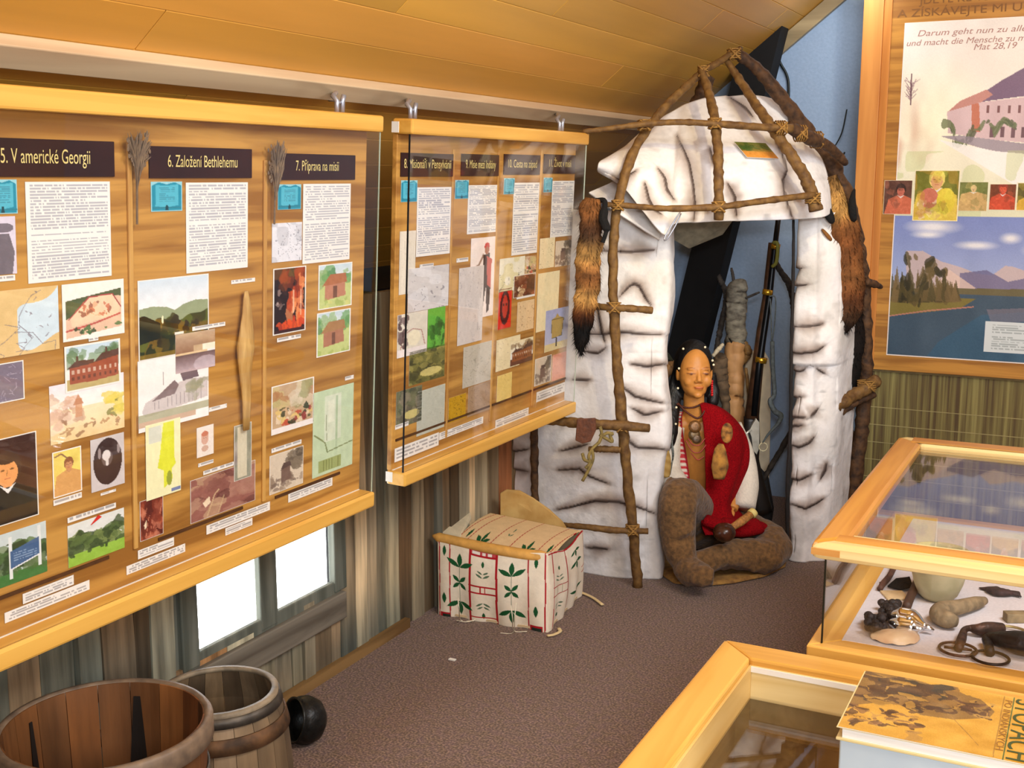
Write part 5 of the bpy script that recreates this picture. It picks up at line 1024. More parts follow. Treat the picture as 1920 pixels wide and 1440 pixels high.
# red shawl
SR = [(0, 757, 1311, 1322), (.05, 766, 1314, 1350), (.12, 785, 1317, 1374), (.22, 810, 1320, 1392), (.34, 840, 1322, 1400), (.48, 870, 1322, 1398), (.62, 905, 1323, 1387), (.76, 940, 1321, 1377), (.84, 962, 1316, 1384), (.93, 985, 1315, 1404), (1, 1004, 1322, 1416)]
def shawl(u, v):
    t = smooth_interp(SR, v); a = u*math.pi*1.02; f = 1+.05*np.sin(a*8+v*3)*np.clip(v*2, 0, 1); px = t[:, 1]+(t[:, 2]-t[:, 1])*np.sin(a)*f; wd = .085+.06*v+.12*np.clip(v-.8, 0, 1)*3
    w = 4.80-wd*np.cos(a)*f+.02*np.sin(v*10+u*12)*.5
    r = FWD[None]*FPX+RGT[None]*(px[:, None]-960)-UPV[None]*(t[:, 0:1]-720); return C0+r*(w/(r@FH))[:, None]
grid(shawl, 70, 90).build('shawl', mat('red_wool', (150, 10, 18), .95, 0, 0, 180, .5, (112, 4, 12), spec=.1), PERSON, True, solid=.006)
b = MB(); b.tube(catmull([D(1322, 975, 4.62), D(1350, 985, 4.60), D(1385, 990, 4.62), D(1420, 985, 4.70), D(1440, 992, 4.74)], 5), [.04]*6+[.055]*9+[.03]*6, 14, flat=.6)
b.build('shawl_end', mat('red_wool', ()), PERSON, True)
# trousers
b = MB(); rr1 = np.interp(np.linspace(0, 1, 4*5+1), [0, .3, .42, .6, .8, 1], [.11, .085, .077, .076, .066, .05])
b.tube(catmull([D(1315, 985, 4.86), D(1300, 955, 4.72), D(1276, 930, 4.52), D(1270, 970, 4.47), D(1274, 1020, 4.45), D(1282, 1062, 4.42)], 4), rr1, 22)
EL(b, D(1275, 926, 4.52), (.076, .075, .07))
b.tube(catmull([D(1355, 995, 4.86), D(1405, 1003, 4.80), D(1446, 1022, 4.70), D(1436, 1040, 4.60), D(1396, 1040, 4.55), D(1345, 1044, 4.50)], 4), np.interp(np.linspace(0, 1, 21), [0, .3, .5, .75, 1], [.11, .088, .078, .066, .05]), 22)
EL(b, D(1452, 1024, 4.70), (.07, .08, .06)); EL(b, D(1420, 1003, 4.80), (.09, .09, .05))
b.tube(catmull([D(1284, 1060, 4.42), D(1300, 1074, 4.35), D(1324, 1082, 4.30), D(1338, 1084, 4.29)], 4), [.056]*4+[.05]*5+[.034]*4, 14)
b.tube([D(1350, 1044, 4.5), D(1325, 1052, 4.46), D(1298, 1058, 4.45)], [.052, .05, .036], 14)
V = np.array(b.v); V = V+((vn(V*np.array([1, 1, 2.2]), 13)-.5)*.045)[:, None]*FV+((vn(V*np.array([1.6, 1, 1]), 24, 9)-.5)*.026)[:, None]*UZ; b.v = [tuple(p) for p in V]
fuse(b, .008, 'trousers', mat('brown_suede', (122, 88, 50), .95, 0, 0, 60, .6, (84, 60, 34), sheen=.15), PERSON, None, 2)
# necklaces, pendant discs, earring, hair beads
NK = mat('dark_beads', (84, 36, 22), .4, 0, .3); b = MB()
for pts in ([(1272, 757, 4.74), (1282, 768, 4.70), (1295, 778, 4.69), (1308, 784, 4.69), (1318, 776, 4.70), (1322, 764, 4.74)], [(1270, 758, 4.74), (1285, 764, 4.71), (1300, 764, 4.70), (1315, 758, 4.72)]):
    for p in catmull([D(*q) for q in pts], 7): b.ell(p, .0045, .0045, .0045, None, 8, 6)
b.build('necklace', NK, PERSON, True)
b = MB()
for pts in ([(1290, 822, 4.66), (1300, 834, 4.655), (1312, 834, 4.655), (1322, 822, 4.66)], [(1286, 826, 4.66), (1298, 846, 4.65), (1312, 848, 4.65), (1324, 834, 4.66)], [(1296, 850, 4.65), (1308, 862, 4.65), (1320, 856, 4.65)]):
    b.tube(catmull([D(*q) for q in pts], 7), .0022, 6)
b.build('bead_string', mat('rose_beads', (170, 60, 56), .4, 0, .3), PERSON, True)
for i, (px, py, r, c) in enumerate(((1303, 800, .026, (124, 84, 42)), (1302, 815, .024, (110, 84, 46)), (1306, 823, .02, (96, 70, 44)))): MB().lathe([(0, .004), (r*.5, .0035), (r, .002), (r, -.002), (0, -.002)], D(px, py, 4.665-.004*i), FV+UZ*.2, 24).build('pendant_disc', mat('pendant_%d' % i if False else ('pendant_metal', 'pendant_shell', 'pendant_bone')[i], c, .35, .3, .3, 90), PERSON, True)
b = MB(); 
for i in range(7): b.ell(D(1335, 715+i*4.2, 4.74), .0055, .0055, .006, None, 10, 8)
b.build('earring', mat('red_glass_beads', (190, 24, 26), .2), PERSON, True)
for (x, y) in ((1281, 654), (1273, 691), (1271, 728), (1268, 764), (1267, 795), (1322, 651), (1336, 676), (1338, 684)): MB().ell(D(x, y, 4.70), .005, .005, .005, None, 10, 8).build('hair_bead', mat('pearl', (236, 226, 190), .2), PERSON, True)
b = MB(); 
for pts in ([(1262, 815, 4.66), (1260, 835, 4.64), (1261, 860, 4.63), (1256, 890, 4.62)], [(1258, 818, 4.66), (1263, 850, 4.63), (1259, 872, 4.63)]): b.tube(catmull([D(*q) for q in pts], 5), .003, 6)
b.build('bead_braid', mat('grey_beads', (120, 124, 116), .3, 0, .6, 160), PERSON, True)
# furry ornament pinned on the shawl
orn = MB(); orn.tube(catmull([D(1352, 832, 4.595), D(1350, 848, 4.59), D(1350, 872, 4.585), D(1348, 898, 4.59)], 5), np.interp(np.linspace(0, 1, 16), [0, .2, .7, 1], [.010, .022, .036, .022]), 16, flat=.3, flatdir=RGT)
orn.build('fur_ornament', mat('mottled_fur', (186, 132, 56), .9, 0, 0, 30, .5, (100, 68, 34)), PERSON, True)
orn = MB(); orn.ell(D(1363, 812, 4.60), .024, .01, .042, AX, 16, 12); orn.build('fur_ornament', mat('mottled_fur_dark', (190, 130, 60), .9, 0, 0, 40, .5, (70, 44, 26)), PERSON, True)
# rattle lying in the lap
RT = MB(); 
c = D(1358, 998, 4.45); RT.ell(c, .045, .045, .038, None, 26, 18); o = RT.build('gourd_rattle', mat('dark_gourd', (76, 40, 24), .25, 0, .4, 30, .1), None, True); tag(o, 'dark round gourd rattle with a wrapped handle lying in the figure\'s lap', 'rattle')
RT = MB(); RT.tube([D(1368, 992, 4.46), D(1390, 978, 4.49), D(1411, 962, 4.53)], [.013, .017, .015], 14); RT.build('handle', mat('wrapped_handle', (190, 130, 66), .7, 0, .3, 120, .3), o, True)
RT = MB(); RT.tube([D(1408, 965, 4.525), D(1414, 959, 4.535)], [.02, .019], 14); RT.build('handle_band', mat('cream_band', (216, 196, 120), .6), o, True)
# ground sheet under the figure
gm = MB(); q = [onz(1240, 1082, .0), onz(1262, 1097, 0), onz(1316, 1103, 0), onz(1376, 1097, 0), onz(1434, 1085, 0), onz(1474, 1066, 0), onz(1480, 1035, 0), onz(1466, 995, 0), onz(1400, 970, 0), onz(1300, 975, 0), onz(1250, 1010, 0), onz(1240, 1045, 0)]
n_ = len(q); Z = np.array([0, 0, .018]); z2 = np.array([0, 0, .004]); gm.add([p+z2 for p in q]+[p*.97+q[0]*0+np.mean(q, 0)*.03+Z for p in q], [tuple(range(n_-1, -1, -1)), tuple(range(n_, 2*n_))]+[(i, (i+1) % n_, (i+1) % n_+n_, i+n_) for i in range(n_)])
tag(gm.build('hide_mat', mat('tan_hide', (166, 124, 62), .95, 0, 0, 40, .4, (120, 86, 48)), None, True, bevel=.01), 'tan brown hide mat on the floor under the seated figure', 'mat')

# feathers at the figure's shoulder
def feather(pts, wd, name, label, c1, c2, w):
    P = catmull([D(x, y, w) for x, y in pts], 10); n = len(P); mb = MB(); V = []; CC = []; F = []
    for i, p in enumerate(P):
        t = i/(n-1); h = wd*(math.sin(math.pi*min(1, t*.85+.12))**.7)*w/FPX; T_ = P[min(i+1, n-1)]-P[max(i-1, 0)]; T_ /= np.linalg.norm(T_); s = np.cross(T_, FV); s /= np.linalg.norm(s)
        for k in (-1, -.5, 0, .5, 1):
            V.append(p+s*h*k+FV*(.004*(1-abs(k)))); b_ = (.5+.5*math.sin(t*26+k*2)); CC.append(np.array(c1)*(1-b_)+np.array(c2)*b_)
    F = [(i*5+k, i*5+k+1, i*5+k+6, i*5+k+5) for i in range(n-1) for k in range(4)]; mb.add(V, F, CC); mb.tube(P, .002, 6, (226, 206, 160))
    return tag(mb.build(name, attr_mat('feather_vane', .7, .2), None, True, solid=.002), label, 'feather')
feather([(1262, 722), (1250, 745), (1240, 770), (1234, 795)], 11, 'feather', 'barred cream and brown feather behind the figure\'s left shoulder, left of the hair', (170, 130, 84), (216, 192, 140), 4.86)
feather([(1250, 895), (1248, 870), (1246, 850), (1244, 826)], 11, 'feather', 'tan pointed feather hanging below the figure\'s black hair', (150, 116, 60), (176, 144, 84), 4.60)
o = MB(); 
for i in range(16): a_ = rnd.uniform(-1, 1); o.tube([D(1262, 676, 4.95), D(1250+rnd.uniform(-4, 4), 668+a_*6, 4.94), D(1236+rnd.uniform(-4, 8), 664+a_*10, 4.93)], [.003, .003, .001], 5)
tag(o.build('dried_sprig', mat('dark_sprig', (54, 56, 40), .8, 0, .3), None), 'dark dried sprig sticking out left of the figure\'s head', 'sprig')
tag(stick([(1238, 708, 4.95, 12), (1252, 692, 4.96, 12), (1270, 682, 4.97, 10)], 'wood_chunk', mat('split_wood', (176, 130, 84), .8, 0, .4, 20, .3), None), 'split wooden chunk behind the figure beside the left door jamb', 'wood')

# things leaning inside the hut
tag(o := stick([(1383, 534, 5.2, 19), (1381, 580, 5.2, 19), (1380, 630, 5.2, 19), (1379, 642, 5.2, 20)], 'birch_log', mat('grey_birch', (132, 124, 106), .85, 0, 0, 30, .25, (78, 70, 60), (1, 1, 2)), None, 16, .03), 'upright branch stump with grey bark above and peeled wood below, inside the hut', 'log')
lo_ = stick([(1379, 640, 5.2, 18.5), (1378, 700, 5.2, 18), (1377, 760, 5.2, 18), (1384, 850, 5.2, 18), (1392, 960, 5.2, 18)], 'peeled_wood', mat('peeled_wood', (206, 156, 104), .6, 0, 0, 16, .2, (150, 106, 60), (1, 1, .3)), o, 16, .08); lo_['label'] = 'peeled orange lower half'
for pts in ([(1376, 534, 5.18, 3), (1374, 515, 5.18, 3), (1371, 502, 5.18, 2)], [(1396, 560, 5.18, 2.6), (1410, 554, 5.17, 2.6), (1424, 548, 5.16, 2)], [(1392, 640, 5.2, 7), (1402, 660, 5.2, 8), (1393, 680, 5.2, 6)]): stick(pts, 'branch_stub', TWIG if pts[0][3] < 5 else STICK, o)
tag(stick([(1347, 516, 5.3, 4), (1354, 532, 5.3, 5), (1362, 550, 5.3, 6), (1361, 570, 5.3, 5.5), (1354, 600, 5.3, 5.5), (1348, 630, 5.3, 5.5), (1343, 660, 5.3, 5), (1340, 720, 5.3, 5), (1345, 930, 5.3, 5)], 'grey_branch', TWIG, None), 'thin grey bent branch left of the birch stump', 'branch')
tag(stick([(1352, 668, 5.1, 12), (1350, 700, 5.1, 15), (1356, 730, 5.1, 12), (1362, 770, 5.1, 8), (1364, 850, 5.1, 7)], 'driftwood', mat('brown_driftwood', (104, 82, 58), .85, 0, .4, 30, .4), None, 12, .14), 'gnarled brown wood piece behind the figure\'s right ear', 'wood')
tag(stick([(1336, 668, 4.98, 3.5), (1348, 654, 4.98, 4.5), (1356, 645, 4.98, 3)], 'bone_pin', mat('pale_bone', (196, 180, 150), .6, 0, .2), None), 'pale pointed bone beside the figure\'s head', 'bone')
tag(stick([(1398, 690, 5.12, 3), (1404, 740, 5.12, 3.5), (1402, 800, 5.1, 3.5), (1398, 860, 5.1, 3.5)], 'thin_rod', STICK, None), 'thin brown rod between the birch stump and the musket', 'rod')
def slab(pts, w, th, name, m, label, cat, bev=.006):
    q = [D(x, y, w) for x, y in pts]; n = len(q); mb = MB(); mb.add([p-FH*th/2 for p in q]+[p+FH*th/2 for p in q], [tuple(range(n)), tuple(range(2*n-1, n-1, -1))]+[(i, i+n, (i+1) % n+n, (i+1) % n) for i in range(n)])
    return tag(mb.build(name, m, None, False, bevel=bev), label, cat)
slab([(1394, 760), (1394, 700), (1398, 676), (1406, 661), (1418, 655), (1432, 657), (1441, 672), (1445, 700), (1444, 800), (1440, 962), (1418, 962), (1404, 840)], 5.42, .025, 'wooden_paddle', mat('cream_wood', (226, 208, 176), .6, 0, .08, 20), 'cream rounded wooden paddle standing behind the musket', 'paddle')
# musket
MU = thing('musket', 'long old musket with a brown stock and silver lock leaning inside the hut', 'musket', D(1432, 955, 5.05))
MB().tube([D(1460, 405, 5.12), D(1452, 470, 5.1), D(1442, 560, 5.08), D(1424, 680, 5.05), D(1413, 780, 5.02)], [.011, .012, .014, .014, .015], 14).build('barrel', mat('gun_barrel', (24, 26, 30), .35, .6, .2), MU, True)
b = MB(); b.tube([D(1446, 455, 5.125), D(1438, 560, 5.105), D(1428, 620, 5.09), D(1419, 700, 5.07), D(1409, 785, 5.04)], [.012, .020, .022, .026, .032], 16)
b.build('forestock', mat('dark_walnut', (78, 50, 32), .4, 0, .5, 24, .1), MU, True)
b = MB(); b.tube(catmull([D(1409, 780, 5.04), D(1410, 830, 5.03), D(1413, 870, 5.03), D(1421, 915, 5.03), D(1430, 962, 5.03)], 5), np.interp(np.linspace(0, 1, 21), [0, .25, .45, .7, 1], [.034, .036, .026, .034, .046]), 16, flat=.6, flatdir=RGT)
b.build('butt_stock', mat('black_walnut', (34, 26, 22), .4, 0, .4, 24), MU, True)
q = [(1418, 785), (1424, 792), (1424, 840), (1419, 853), (1412, 845), (1409, 820), (1405, 808), (1410, 798)]
c = [D(a, b_, 4.985) for a, b_ in q]; b = MB(); b.add(c+[p+FH*.02 for p in c], [tuple(range(8)), tuple(range(15, 7, -1))]+[(i, i+8, (i+1) % 8+8, (i+1) % 8) for i in range(8)]); b.build('lock_plate', mat('bright_steel', (214, 212, 200), .25, .5, .15, 30), MU, bevel=.002)
b = MB(); b.tube([D(1408, 806, 4.99), D(1400, 812, 4.98), D(1403, 822, 4.98)], [.006, .006, .004], 8); b.build('hammer', mat('bright_steel', ()), MU, True)
for (x, y, r) in ((1427, 675, .026), (1439, 548, .022), (1454, 462, .02)):
    A_ = D(x+1, y-5, 5.06); B_ = D(x-1, y+5, 5.06); MB().tube([A_, B_], r, 16).build('brass_band', mat('brass', (214, 166, 50), .25, .8, .1), MU, True)
b = MB(); b.tube(catmull([D(1450, 455, 5.02), D(1458, 458, 5.0), D(1456, 490, 5.02), D(1448, 500, 5.04)], 4), .008, 8); b.build('ribbon', mat('green_ribbon', (116, 112, 44), .8), MU, True)
# hanging cords and curled horn
b = MB(); b.tube(catmull([D(1442, 555, 4.98), D(1454, 560, 4.97), D(1452, 610, 4.97), D(1448, 640, 4.97)], 6), .003, 6); b.tube(catmull([D(1444, 560, 4.98), D(1446, 600, 4.98), D(1447, 640, 4.97)], 6), .003, 6)
b.tube(catmull([D(1448, 640, 4.97), D(1449, 690, 4.97), D(1452, 738, 4.97), D(1444, 752, 4.97), D(1452, 770, 4.97), D(1464, 780, 4.97), D(1458, 795, 4.97), D(1440, 815, 4.97), D(1430, 830, 4.97)], 6), np.interp(np.linspace(0, 1, 49), [0, .3, .6, .85, 1], [.009, .010, .013, .006, .003]), 10)
tag(b.build('hanging_cord', mat('grey_cord', (84, 92, 94), .7, 0, .3, 80, .3), None, True), 'grey cord and curled horn hanging right of the musket', 'cord')
b = MB(); b.lathe([(r, z) for r, z in [(.018+.002*math.cos(t), .002*math.sin(t)) for t in np.linspace(0, 2*math.pi, 9)]], D(1431, 838, 4.98), FV, 28); tag(b.build('ring', mat('cream_ring', (206, 196, 160), .5), None, True), 'small pale ring hanging beside the musket lock', 'ring')
tag(stick([(1450, 484, 5.3, 4.5), (1462, 506, 5.3, 5.5), (1476, 526, 5.3, 6.5), (1484, 548, 5.3, 6), (1487, 580, 5.3, 4)], 'dark_branch', TWIG, None), 'dark branch crossing from the musket top to the right door jamb', 'branch')
tag(stick([(1492, 796, 5.25, 6), (1466, 840, 5.25, 5.5), (1440, 884, 5.22, 5), (1428, 905, 5.22, 4)], 'slanting_stick', TWIG, None), 'short slanting stick low beside the musket butt', 'stick')
slab([(1404, 890), (1420, 870), (1440, 892), (1450, 950), (1446, 978), (1402, 978)], 5.24, .05, 'dark_pouch', mat('black_leather', (30, 26, 26), .7, 0, .3, 60, .3), 'black leather pouch on the ground behind the musket butt', 'pouch', .012)

# ================================================================== PAINTED BARK BASKET
FLb, FRb, BRb = onz(822, 1152, 0), onz(1027, 1186, 0), onz(1092, 1112, 0); BLb = FLb+(BRb-FRb)
BK = thing('painted_basket', 'square bark basket painted with green leaves and red lines on the floor', 'basket', (FLb+BRb)/2)
RED, GRN, GR2 = (176, 26, 36), (26, 84, 44), (86, 112, 84)
def deco(w, h, half=False):
    v = Cv(w, h, (242, 230, 208), 21); v.put(v.nz(5), (228, 208, 180), .6); a = h/w
    def tri(x, y, s, up=1, c=GRN):
        for an in (-1.05, 0, 1.05): v.leaf(x, y, s, an if up > 0 else math.pi+an, .17, c)
    def cross(x, y, s):
        for an in (.7, 2.4, 3.9, 5.5): v.leaf(x, y, s, an, .2, GRN)
    def sprig(x, y, s, up=1):
        for k in range(3):
            yy = y+up*(-.0+k*.05); 
            if k == 0: v.leaf(x, yy, s, 0 if up > 0 else math.pi, .2, GRN)
            else:
                for sg in (-1, 1): v.leaf(x, yy+up*.04, s*(.7+.2*k), (1.0 if up > 0 else math.pi-1.0)*sg, .14, GR2)
    def vl(x, wd=.012, c=RED): v.line([(x, 0), (x+.006, .5), (x, 1)], wd, c)
    if not half:
        for x in (.02, .12, .83, .975): vl(x, .012)
        for x in (.31, .55): vl(x, .021)
        for y in (.075, .49, .585): v.line([(.31, y), (.55, y)], .018, RED)
        v.rect(.32, .0, .54, .07, RED, .75); v.rect(.33, .025, .40, .06, (236, 226, 216)); v.rect(.42, .025, .45, .06, (236, 226, 216)); v.rect(.47, .025, .51, .06, (236, 226, 216))
        for x in (.41, .45): v.line([(x, .49), (x, .585)], .012, RED)
        for x in (.07, .90): v.leaf(x, .2, .13*a*1.1, 0, .16, GRN); v.leaf(x, .82, .15*a, 0, .18, GRN); v.leaf(x, .65, .001, 0, .1, GRN)
        for x in (.215, .69): tri(x, .3, .14); cross(x, .5, .09); tri(x, .76, .14, -1); v.line([(x, .3), (x, .98)], .005, (150, 166, 140)); v.rect(x-.001, .3, x+.001, .98, GR2)
        sprig(.43, .23, .07); sprig(.43, .86, .07, -1); v.rect(.03, .94, .12, 1, RED); v.rect(.05, .96, .12, 1, (40, 50, 40)); v.rect(.84, .93, .96, 1, RED); v.rect(.86, .955, .95, 1, (40, 50, 40)); v.line([(.31, .93), (.55, .93)], .012, RED)
    else:
        for x in (.08, .95): vl(x, .012)
        vl(.40, .025); v.line([(.0, .02), (1, .0)], .03, RED)
        for y in (.46, .58): v.line([(.08, y), (.40, y)], .02, RED)
        for x in (.18, .28): v.line([(x, .46), (x, .58)], .012, (170, 160, 120))
        sprig(.22, .26, .1); sprig(.22, .84, .1, -1); tri(.68, .12, .16, -1); tri(.68, .28, .2, -1); tri(.70, .78, .2, 1)
        for y in (.5, .58): v.line([(.86, y), (.97, y-.03)], .02, RED)
    v.grain(6); return v
def wall(A, B_, hA, hB, v, name, label, bulge, nrm):
    ex = B_-A; h, w = v.h, v.w; U, V_ = np.meshgrid(np.linspace(0, 1, w), np.linspace(0, 1, h)); H_ = hA+(hB-hA)*U
    H_ = H_+.012*np.cos(U*math.pi*2)-.006
    P = A+U[..., None]*ex+((1-V_)*H_)[..., None]*UZ+(bulge*np.sin(math.pi*U)**.5*np.sin(math.pi*np.clip(V_*.9+.08, 0, 1))+.006*np.sin(U*22)*V_)[..., None]*nrm
    idx = np.arange(h*w).reshape(h, w); mb = MB(); mb.add(P.reshape(-1, 3), [tuple(q) for q in np.stack([idx[:-1, :-1], idx[1:, :-1], idx[1:, 1:], idx[:-1, 1:]], -1).reshape(-1, 4)], np.clip(v.a, 0, 255).reshape(-1, 3))
    o = mb.build(name, attr_mat('painted_rawhide', .7, .2, .04, 60, .15), BK, True, solid=.006)
    if label: o['label'] = label
    return o
hB = .285; hK = .248; ff = FRb-FLb; nf = np.cross(ff, UZ); nf /= np.linalg.norm(nf); sd = BRb-FRb; ns = np.cross(sd, UZ); ns /= np.linalg.norm(ns)
wall(FLb, FRb, hB, hB+.002, deco(240, 180), 'front_side', 'front with red ladder lines and green leaves', .016, nf); wall(FRb, BRb, hB+.002, hK, deco(110, 180, True), 'right_side', None, .02, ns)
pl_ = Cv(20, 14, (206, 180, 140), 3); wall(BRb, BLb, hK, hK, pl_, 'back_side', None, .01, -nf); wall(BLb, FLb, hK, hB, Cv(20, 14, (210, 190, 156), 4), 'left_side', None, .01, -ns)
MB().add([FLb+UZ*.004, FRb+UZ*.004, BRb+UZ*.004, BLb+UZ*.004, FLb+UZ*.012, FRb+UZ*.012, BRb+UZ*.012, BLb+UZ*.012], [(3, 2, 1, 0), (4, 5, 6, 7), (0, 1, 5, 4), (1, 2, 6, 5), (2, 3, 7, 6), (3, 0, 4, 7)]).build('bottom', mat('rawhide', (206, 180, 140), .8), BK)
# patterned lid flap folded inward, sloping from the back edge
lv = Cv(220, 70, (230, 196, 146), 31)
for x in (.02, .12, .36, .56, .84, .96): lv.line([(x+.05, 0), (x-.03, 1)], .007, RED)
for x in (.07, .92): lv.leaf(x, .8, .07, .15, .2, GRN)
for x in (.24, .72):
    for an in (-1.0, .15, 1.15): lv.leaf(x, .85, .085, an, .18, GRN)
for sg in (-1, 1): lv.leaf(.46, .95, .04, sg, .2, GR2); lv.leaf(.46, .6, .03, sg, .2, GR2)
lv.leaf(.46, .5, .035, 0, .2, GR2); lv.grain(6)
A = BLb+UZ*(hK+.03)+ff*.10; B_ = BRb+UZ*(hK+.004)-ff*.03; Cc = FLb+UZ*(hB-.035)+sd*.16+ff*.06; ex = B_-A
U, V_ = np.meshgrid(np.linspace(0, 1, 220), np.linspace(0, 1, 70)); P = A+U[..., None]*ex+V_[..., None]*(Cc-A-(ff*0))+(.018*np.sin(math.pi*V_))[..., None]*UZ
idx = np.arange(220*70).reshape(70, 220); mb = MB(); mb.add(P.reshape(-1, 3), [tuple(q) for q in np.stack([idx[:-1, :-1], idx[1:, :-1], idx[1:, 1:], idx[:-1, 1:]], -1).reshape(-1, 4)], np.clip(lv.a, 0, 255).reshape(-1, 3))
o = mb.build('lid_flap', attr_mat('painted_rawhide'), BK, True, solid=.006); o['label'] = 'patterned lid flap sloping inward'
P = [FLb+UZ*(hB+.012)-ff*.06+sd*.03, FLb+ff*.1+UZ*(hB+.004)+sd*.03, FLb+ff*.5+UZ*(hB-.006)+sd*.02, FLb+ff*.85+UZ*(hB-.012)+sd*.03, FRb+UZ*(hB-.004)+sd*.05]
MB().tube(catmull(P, 7), np.interp(np.linspace(0, 1, 29), [0, .1, .5, .85, 1], [.004, .018, .02, .022, .006]), 14).build('rolled_rim', mat('golden_rawhide', (226, 168, 84), .5, 0, .15, 30), BK, True)
q = [D(818, 1006, 4.26), D(862, 1012, 4.24), D(884, 976, 4.44), D(882, 963, 4.46), D(848, 966, 4.44), D(828, 982, 4.36)]
mb = MB(); mb.add(q+[p+UZ*.008 for p in q], [(5, 4, 3, 2, 1, 0), (6, 7, 8, 9, 10, 11)]+[(i, (i+1) % 6, (i+1) % 6+6, i+6) for i in range(6)]); mb.build('side_flap', mat('pale_rawhide', (222, 206, 170), .8, 0, .1), BK, bevel=.003)
q = [D(938, 1010, 4.54), D(938, 925, 4.56), D(950, 918, 4.56), D(975, 920, 4.55), D(1000, 934, 4.53), D(1030, 955, 4.50), D(1055, 978, 4.46), D(1075, 1010, 4.44)]
n_ = len(q); mb = MB(); mb.add(q+[p+FH*.01 for p in q], [tuple(range(n_-1, -1, -1)), tuple(range(n_, 2*n_))]+[(i, (i+1) % n_, (i+1) % n_+n_, i+n_) for i in range(n_)])
mb.build('back_flap', mat('tan_rawhide', (200, 164, 100), .8, 0, 0, 14, .2, (176, 134, 70)), BK, bevel=.003)
b = MB()
for (x, y0, y1, sg) in ((858, 1120, 1162, 1), (958, 1135, 1182, 1), (968, 1130, 1185, -1)):
    b.tube(catmull([D(x, y0, 3.9), D(x+3*sg, (y0+y1)/2, 3.88), onz(x+6*sg, y1, .006)*.999, onz(x+30*sg, y1+2, .006)], 6), .0018, 5)
b.tube(catmull([onz(855, 1163, .006), onz(875, 1166, .006), onz(895, 1161, .006)], 5), .0018, 5); b.build('loose_cord', mat('white_cord', (226, 216, 190), .8), BK, True)
for pts, lb in (([(1086, 1110), (1098, 1114), (1114, 1122), (1130, 1134)], 'pale leather scrap on the carpet right of the basket'), ([(1026, 1192), (1038, 1190), (1050, 1184), (1048, 1178)], 'pale leather scrap on the carpet below the basket corner')):
    tag(MB().tube(catmull([onz(x, y, .008) for x, y in pts], 5), [.007]*16, 8, flat=.5).build('leather_scrap', mat('pale_scrap', (214, 190, 140), .8), None, True), lb, 'scrap')
# scrap of paper on the floor
c = onz(848, 1236, .004); tag(MB().box(c-np.array([.012, .006, .003]), c+np.array([.012, .006, .001])).build('paper_scrap', WHITEP), 'tiny white paper scrap lying in the middle of the carpet', 'scrap')

# ================================================================== TUB, BARREL AND POT BY THE LEFT WALL
def staves(name, label, c, z, prof, n, cols, seed, hoops, rim):  # noqa
    """prof: (height fraction, radius); open vessel of staves"""
    root = thing(name, label, 'barrel' if name == 'wooden_barrel' else 'tub', (c[0], c[1], 0)); rr = random.Random(seed); th = .010
    mb = MB(); hs = np.linspace(0, 1, 15); rs = np.interp(hs, [p[0] for p in prof], [p[1] for p in prof]); m = len(hs)
    for i in range(n):
        a0 = 2*math.pi*i/n+.004; a1 = 2*math.pi*(i+1)/n-.004; col = np.array(cols[rr.randrange(len(cols))])*rr.uniform(.8, 1.15); V = []; CC = []; K_ = 3
        for j in range(m):
            for (rad) in (rs[j], rs[j]-th):
                for k in range(K_+1):
                    a = a0+(a1-a0)*k/K_; V.append((c[0]+rad*math.cos(a), c[1]+rad*math.sin(a), .012+hs[j]*(z-.012))); q = vn(np.array([[i*3.1, hs[j]*5, 2.0]]))[0]; CC.append(np.clip(col*(.75+.5*q), 0, 255))
        S_ = 2*(K_+1); F = []
        for j in range(m-1):
            o = j*S_
            for k in range(K_): F += [(o+k, o+k+1, o+S_+k+1, o+S_+k), (o+K_+1+k+1, o+K_+1+k, o+S_+K_+1+k, o+S_+K_+1+k+1)]
            F += [(o+K_+1, o, o+S_, o+S_+K_+1), (o+K_, o+S_-1, o+S_+S_-1, o+S_+K_)]
        o = (m-1)*S_; F += [(o+k, o+k+1, o+K_+1+k+1, o+K_+1+k) for k in range(K_)]; mb.add(V, F, CC)
    mb.build('staves', attr_mat('old_staves', .6, .35, .35, 22, .25, (1, 1, .15)), root)
    rb = rs[0]-th; MB().lathe([(0, .0), (rb+.012, .0), (rb+.012, .03), (0, .03)], (c[0], c[1], .0), None, 40).build('base', mat('dark_oak', (70, 46, 28), .6, 0, .4, 12, .2), root)
    for (h0, h1, m_) in hoops:
        r0 = np.interp(h0, hs, rs); r1 = np.interp(h1, hs, rs); z0, z1 = .012+h0*(z-.012), .012+h1*(z-.012)
        MB().lathe([(r0+.001, z0), (r0+.006, z0), (r1+.006, z1), (r1+.001, z1)], (c[0], c[1], 0), None, 56, closed=True).build('hoop', m_, root, True)
    return root, rs
RUST = mat('rusty_hoop', (118, 84, 54), .7, .3, .5, 20, .3); IRON = mat('dull_iron', (96, 88, 78), .5, .5, .4, 24, .2)
zt_ = .5; c1 = onz(196, 1356, zt_); R1 = .213
tub, _ = staves('wooden_tub', 'large round wooden tub with a thick rim, nearest at the lower left', c1, zt_, [(0, .175), (.5, .192), (1, R1-.008)], 18, [(116, 72, 36), (108, 66, 32), (124, 78, 40), (102, 60, 30)], 4, [(.2, .28, IRON), (.7, .78, IRON)], None)
ring = [(R1-.017, zt_-.02), (R1-.017, zt_-.002), (R1-.011, zt_+.004), (R1-.002, zt_+.004), (R1+.003, zt_-.003), (R1+.003, zt_-.04), (R1-.006, zt_-.045), (R1-.006, zt_-.02)]
MB().lathe(ring, (c1[0], c1[1], 0), None, 72, closed=True).build('rim', mat('grey_rim', (128, 106, 84), .5, 0, 0, 26, .2, (92, 76, 62)), tub, True)
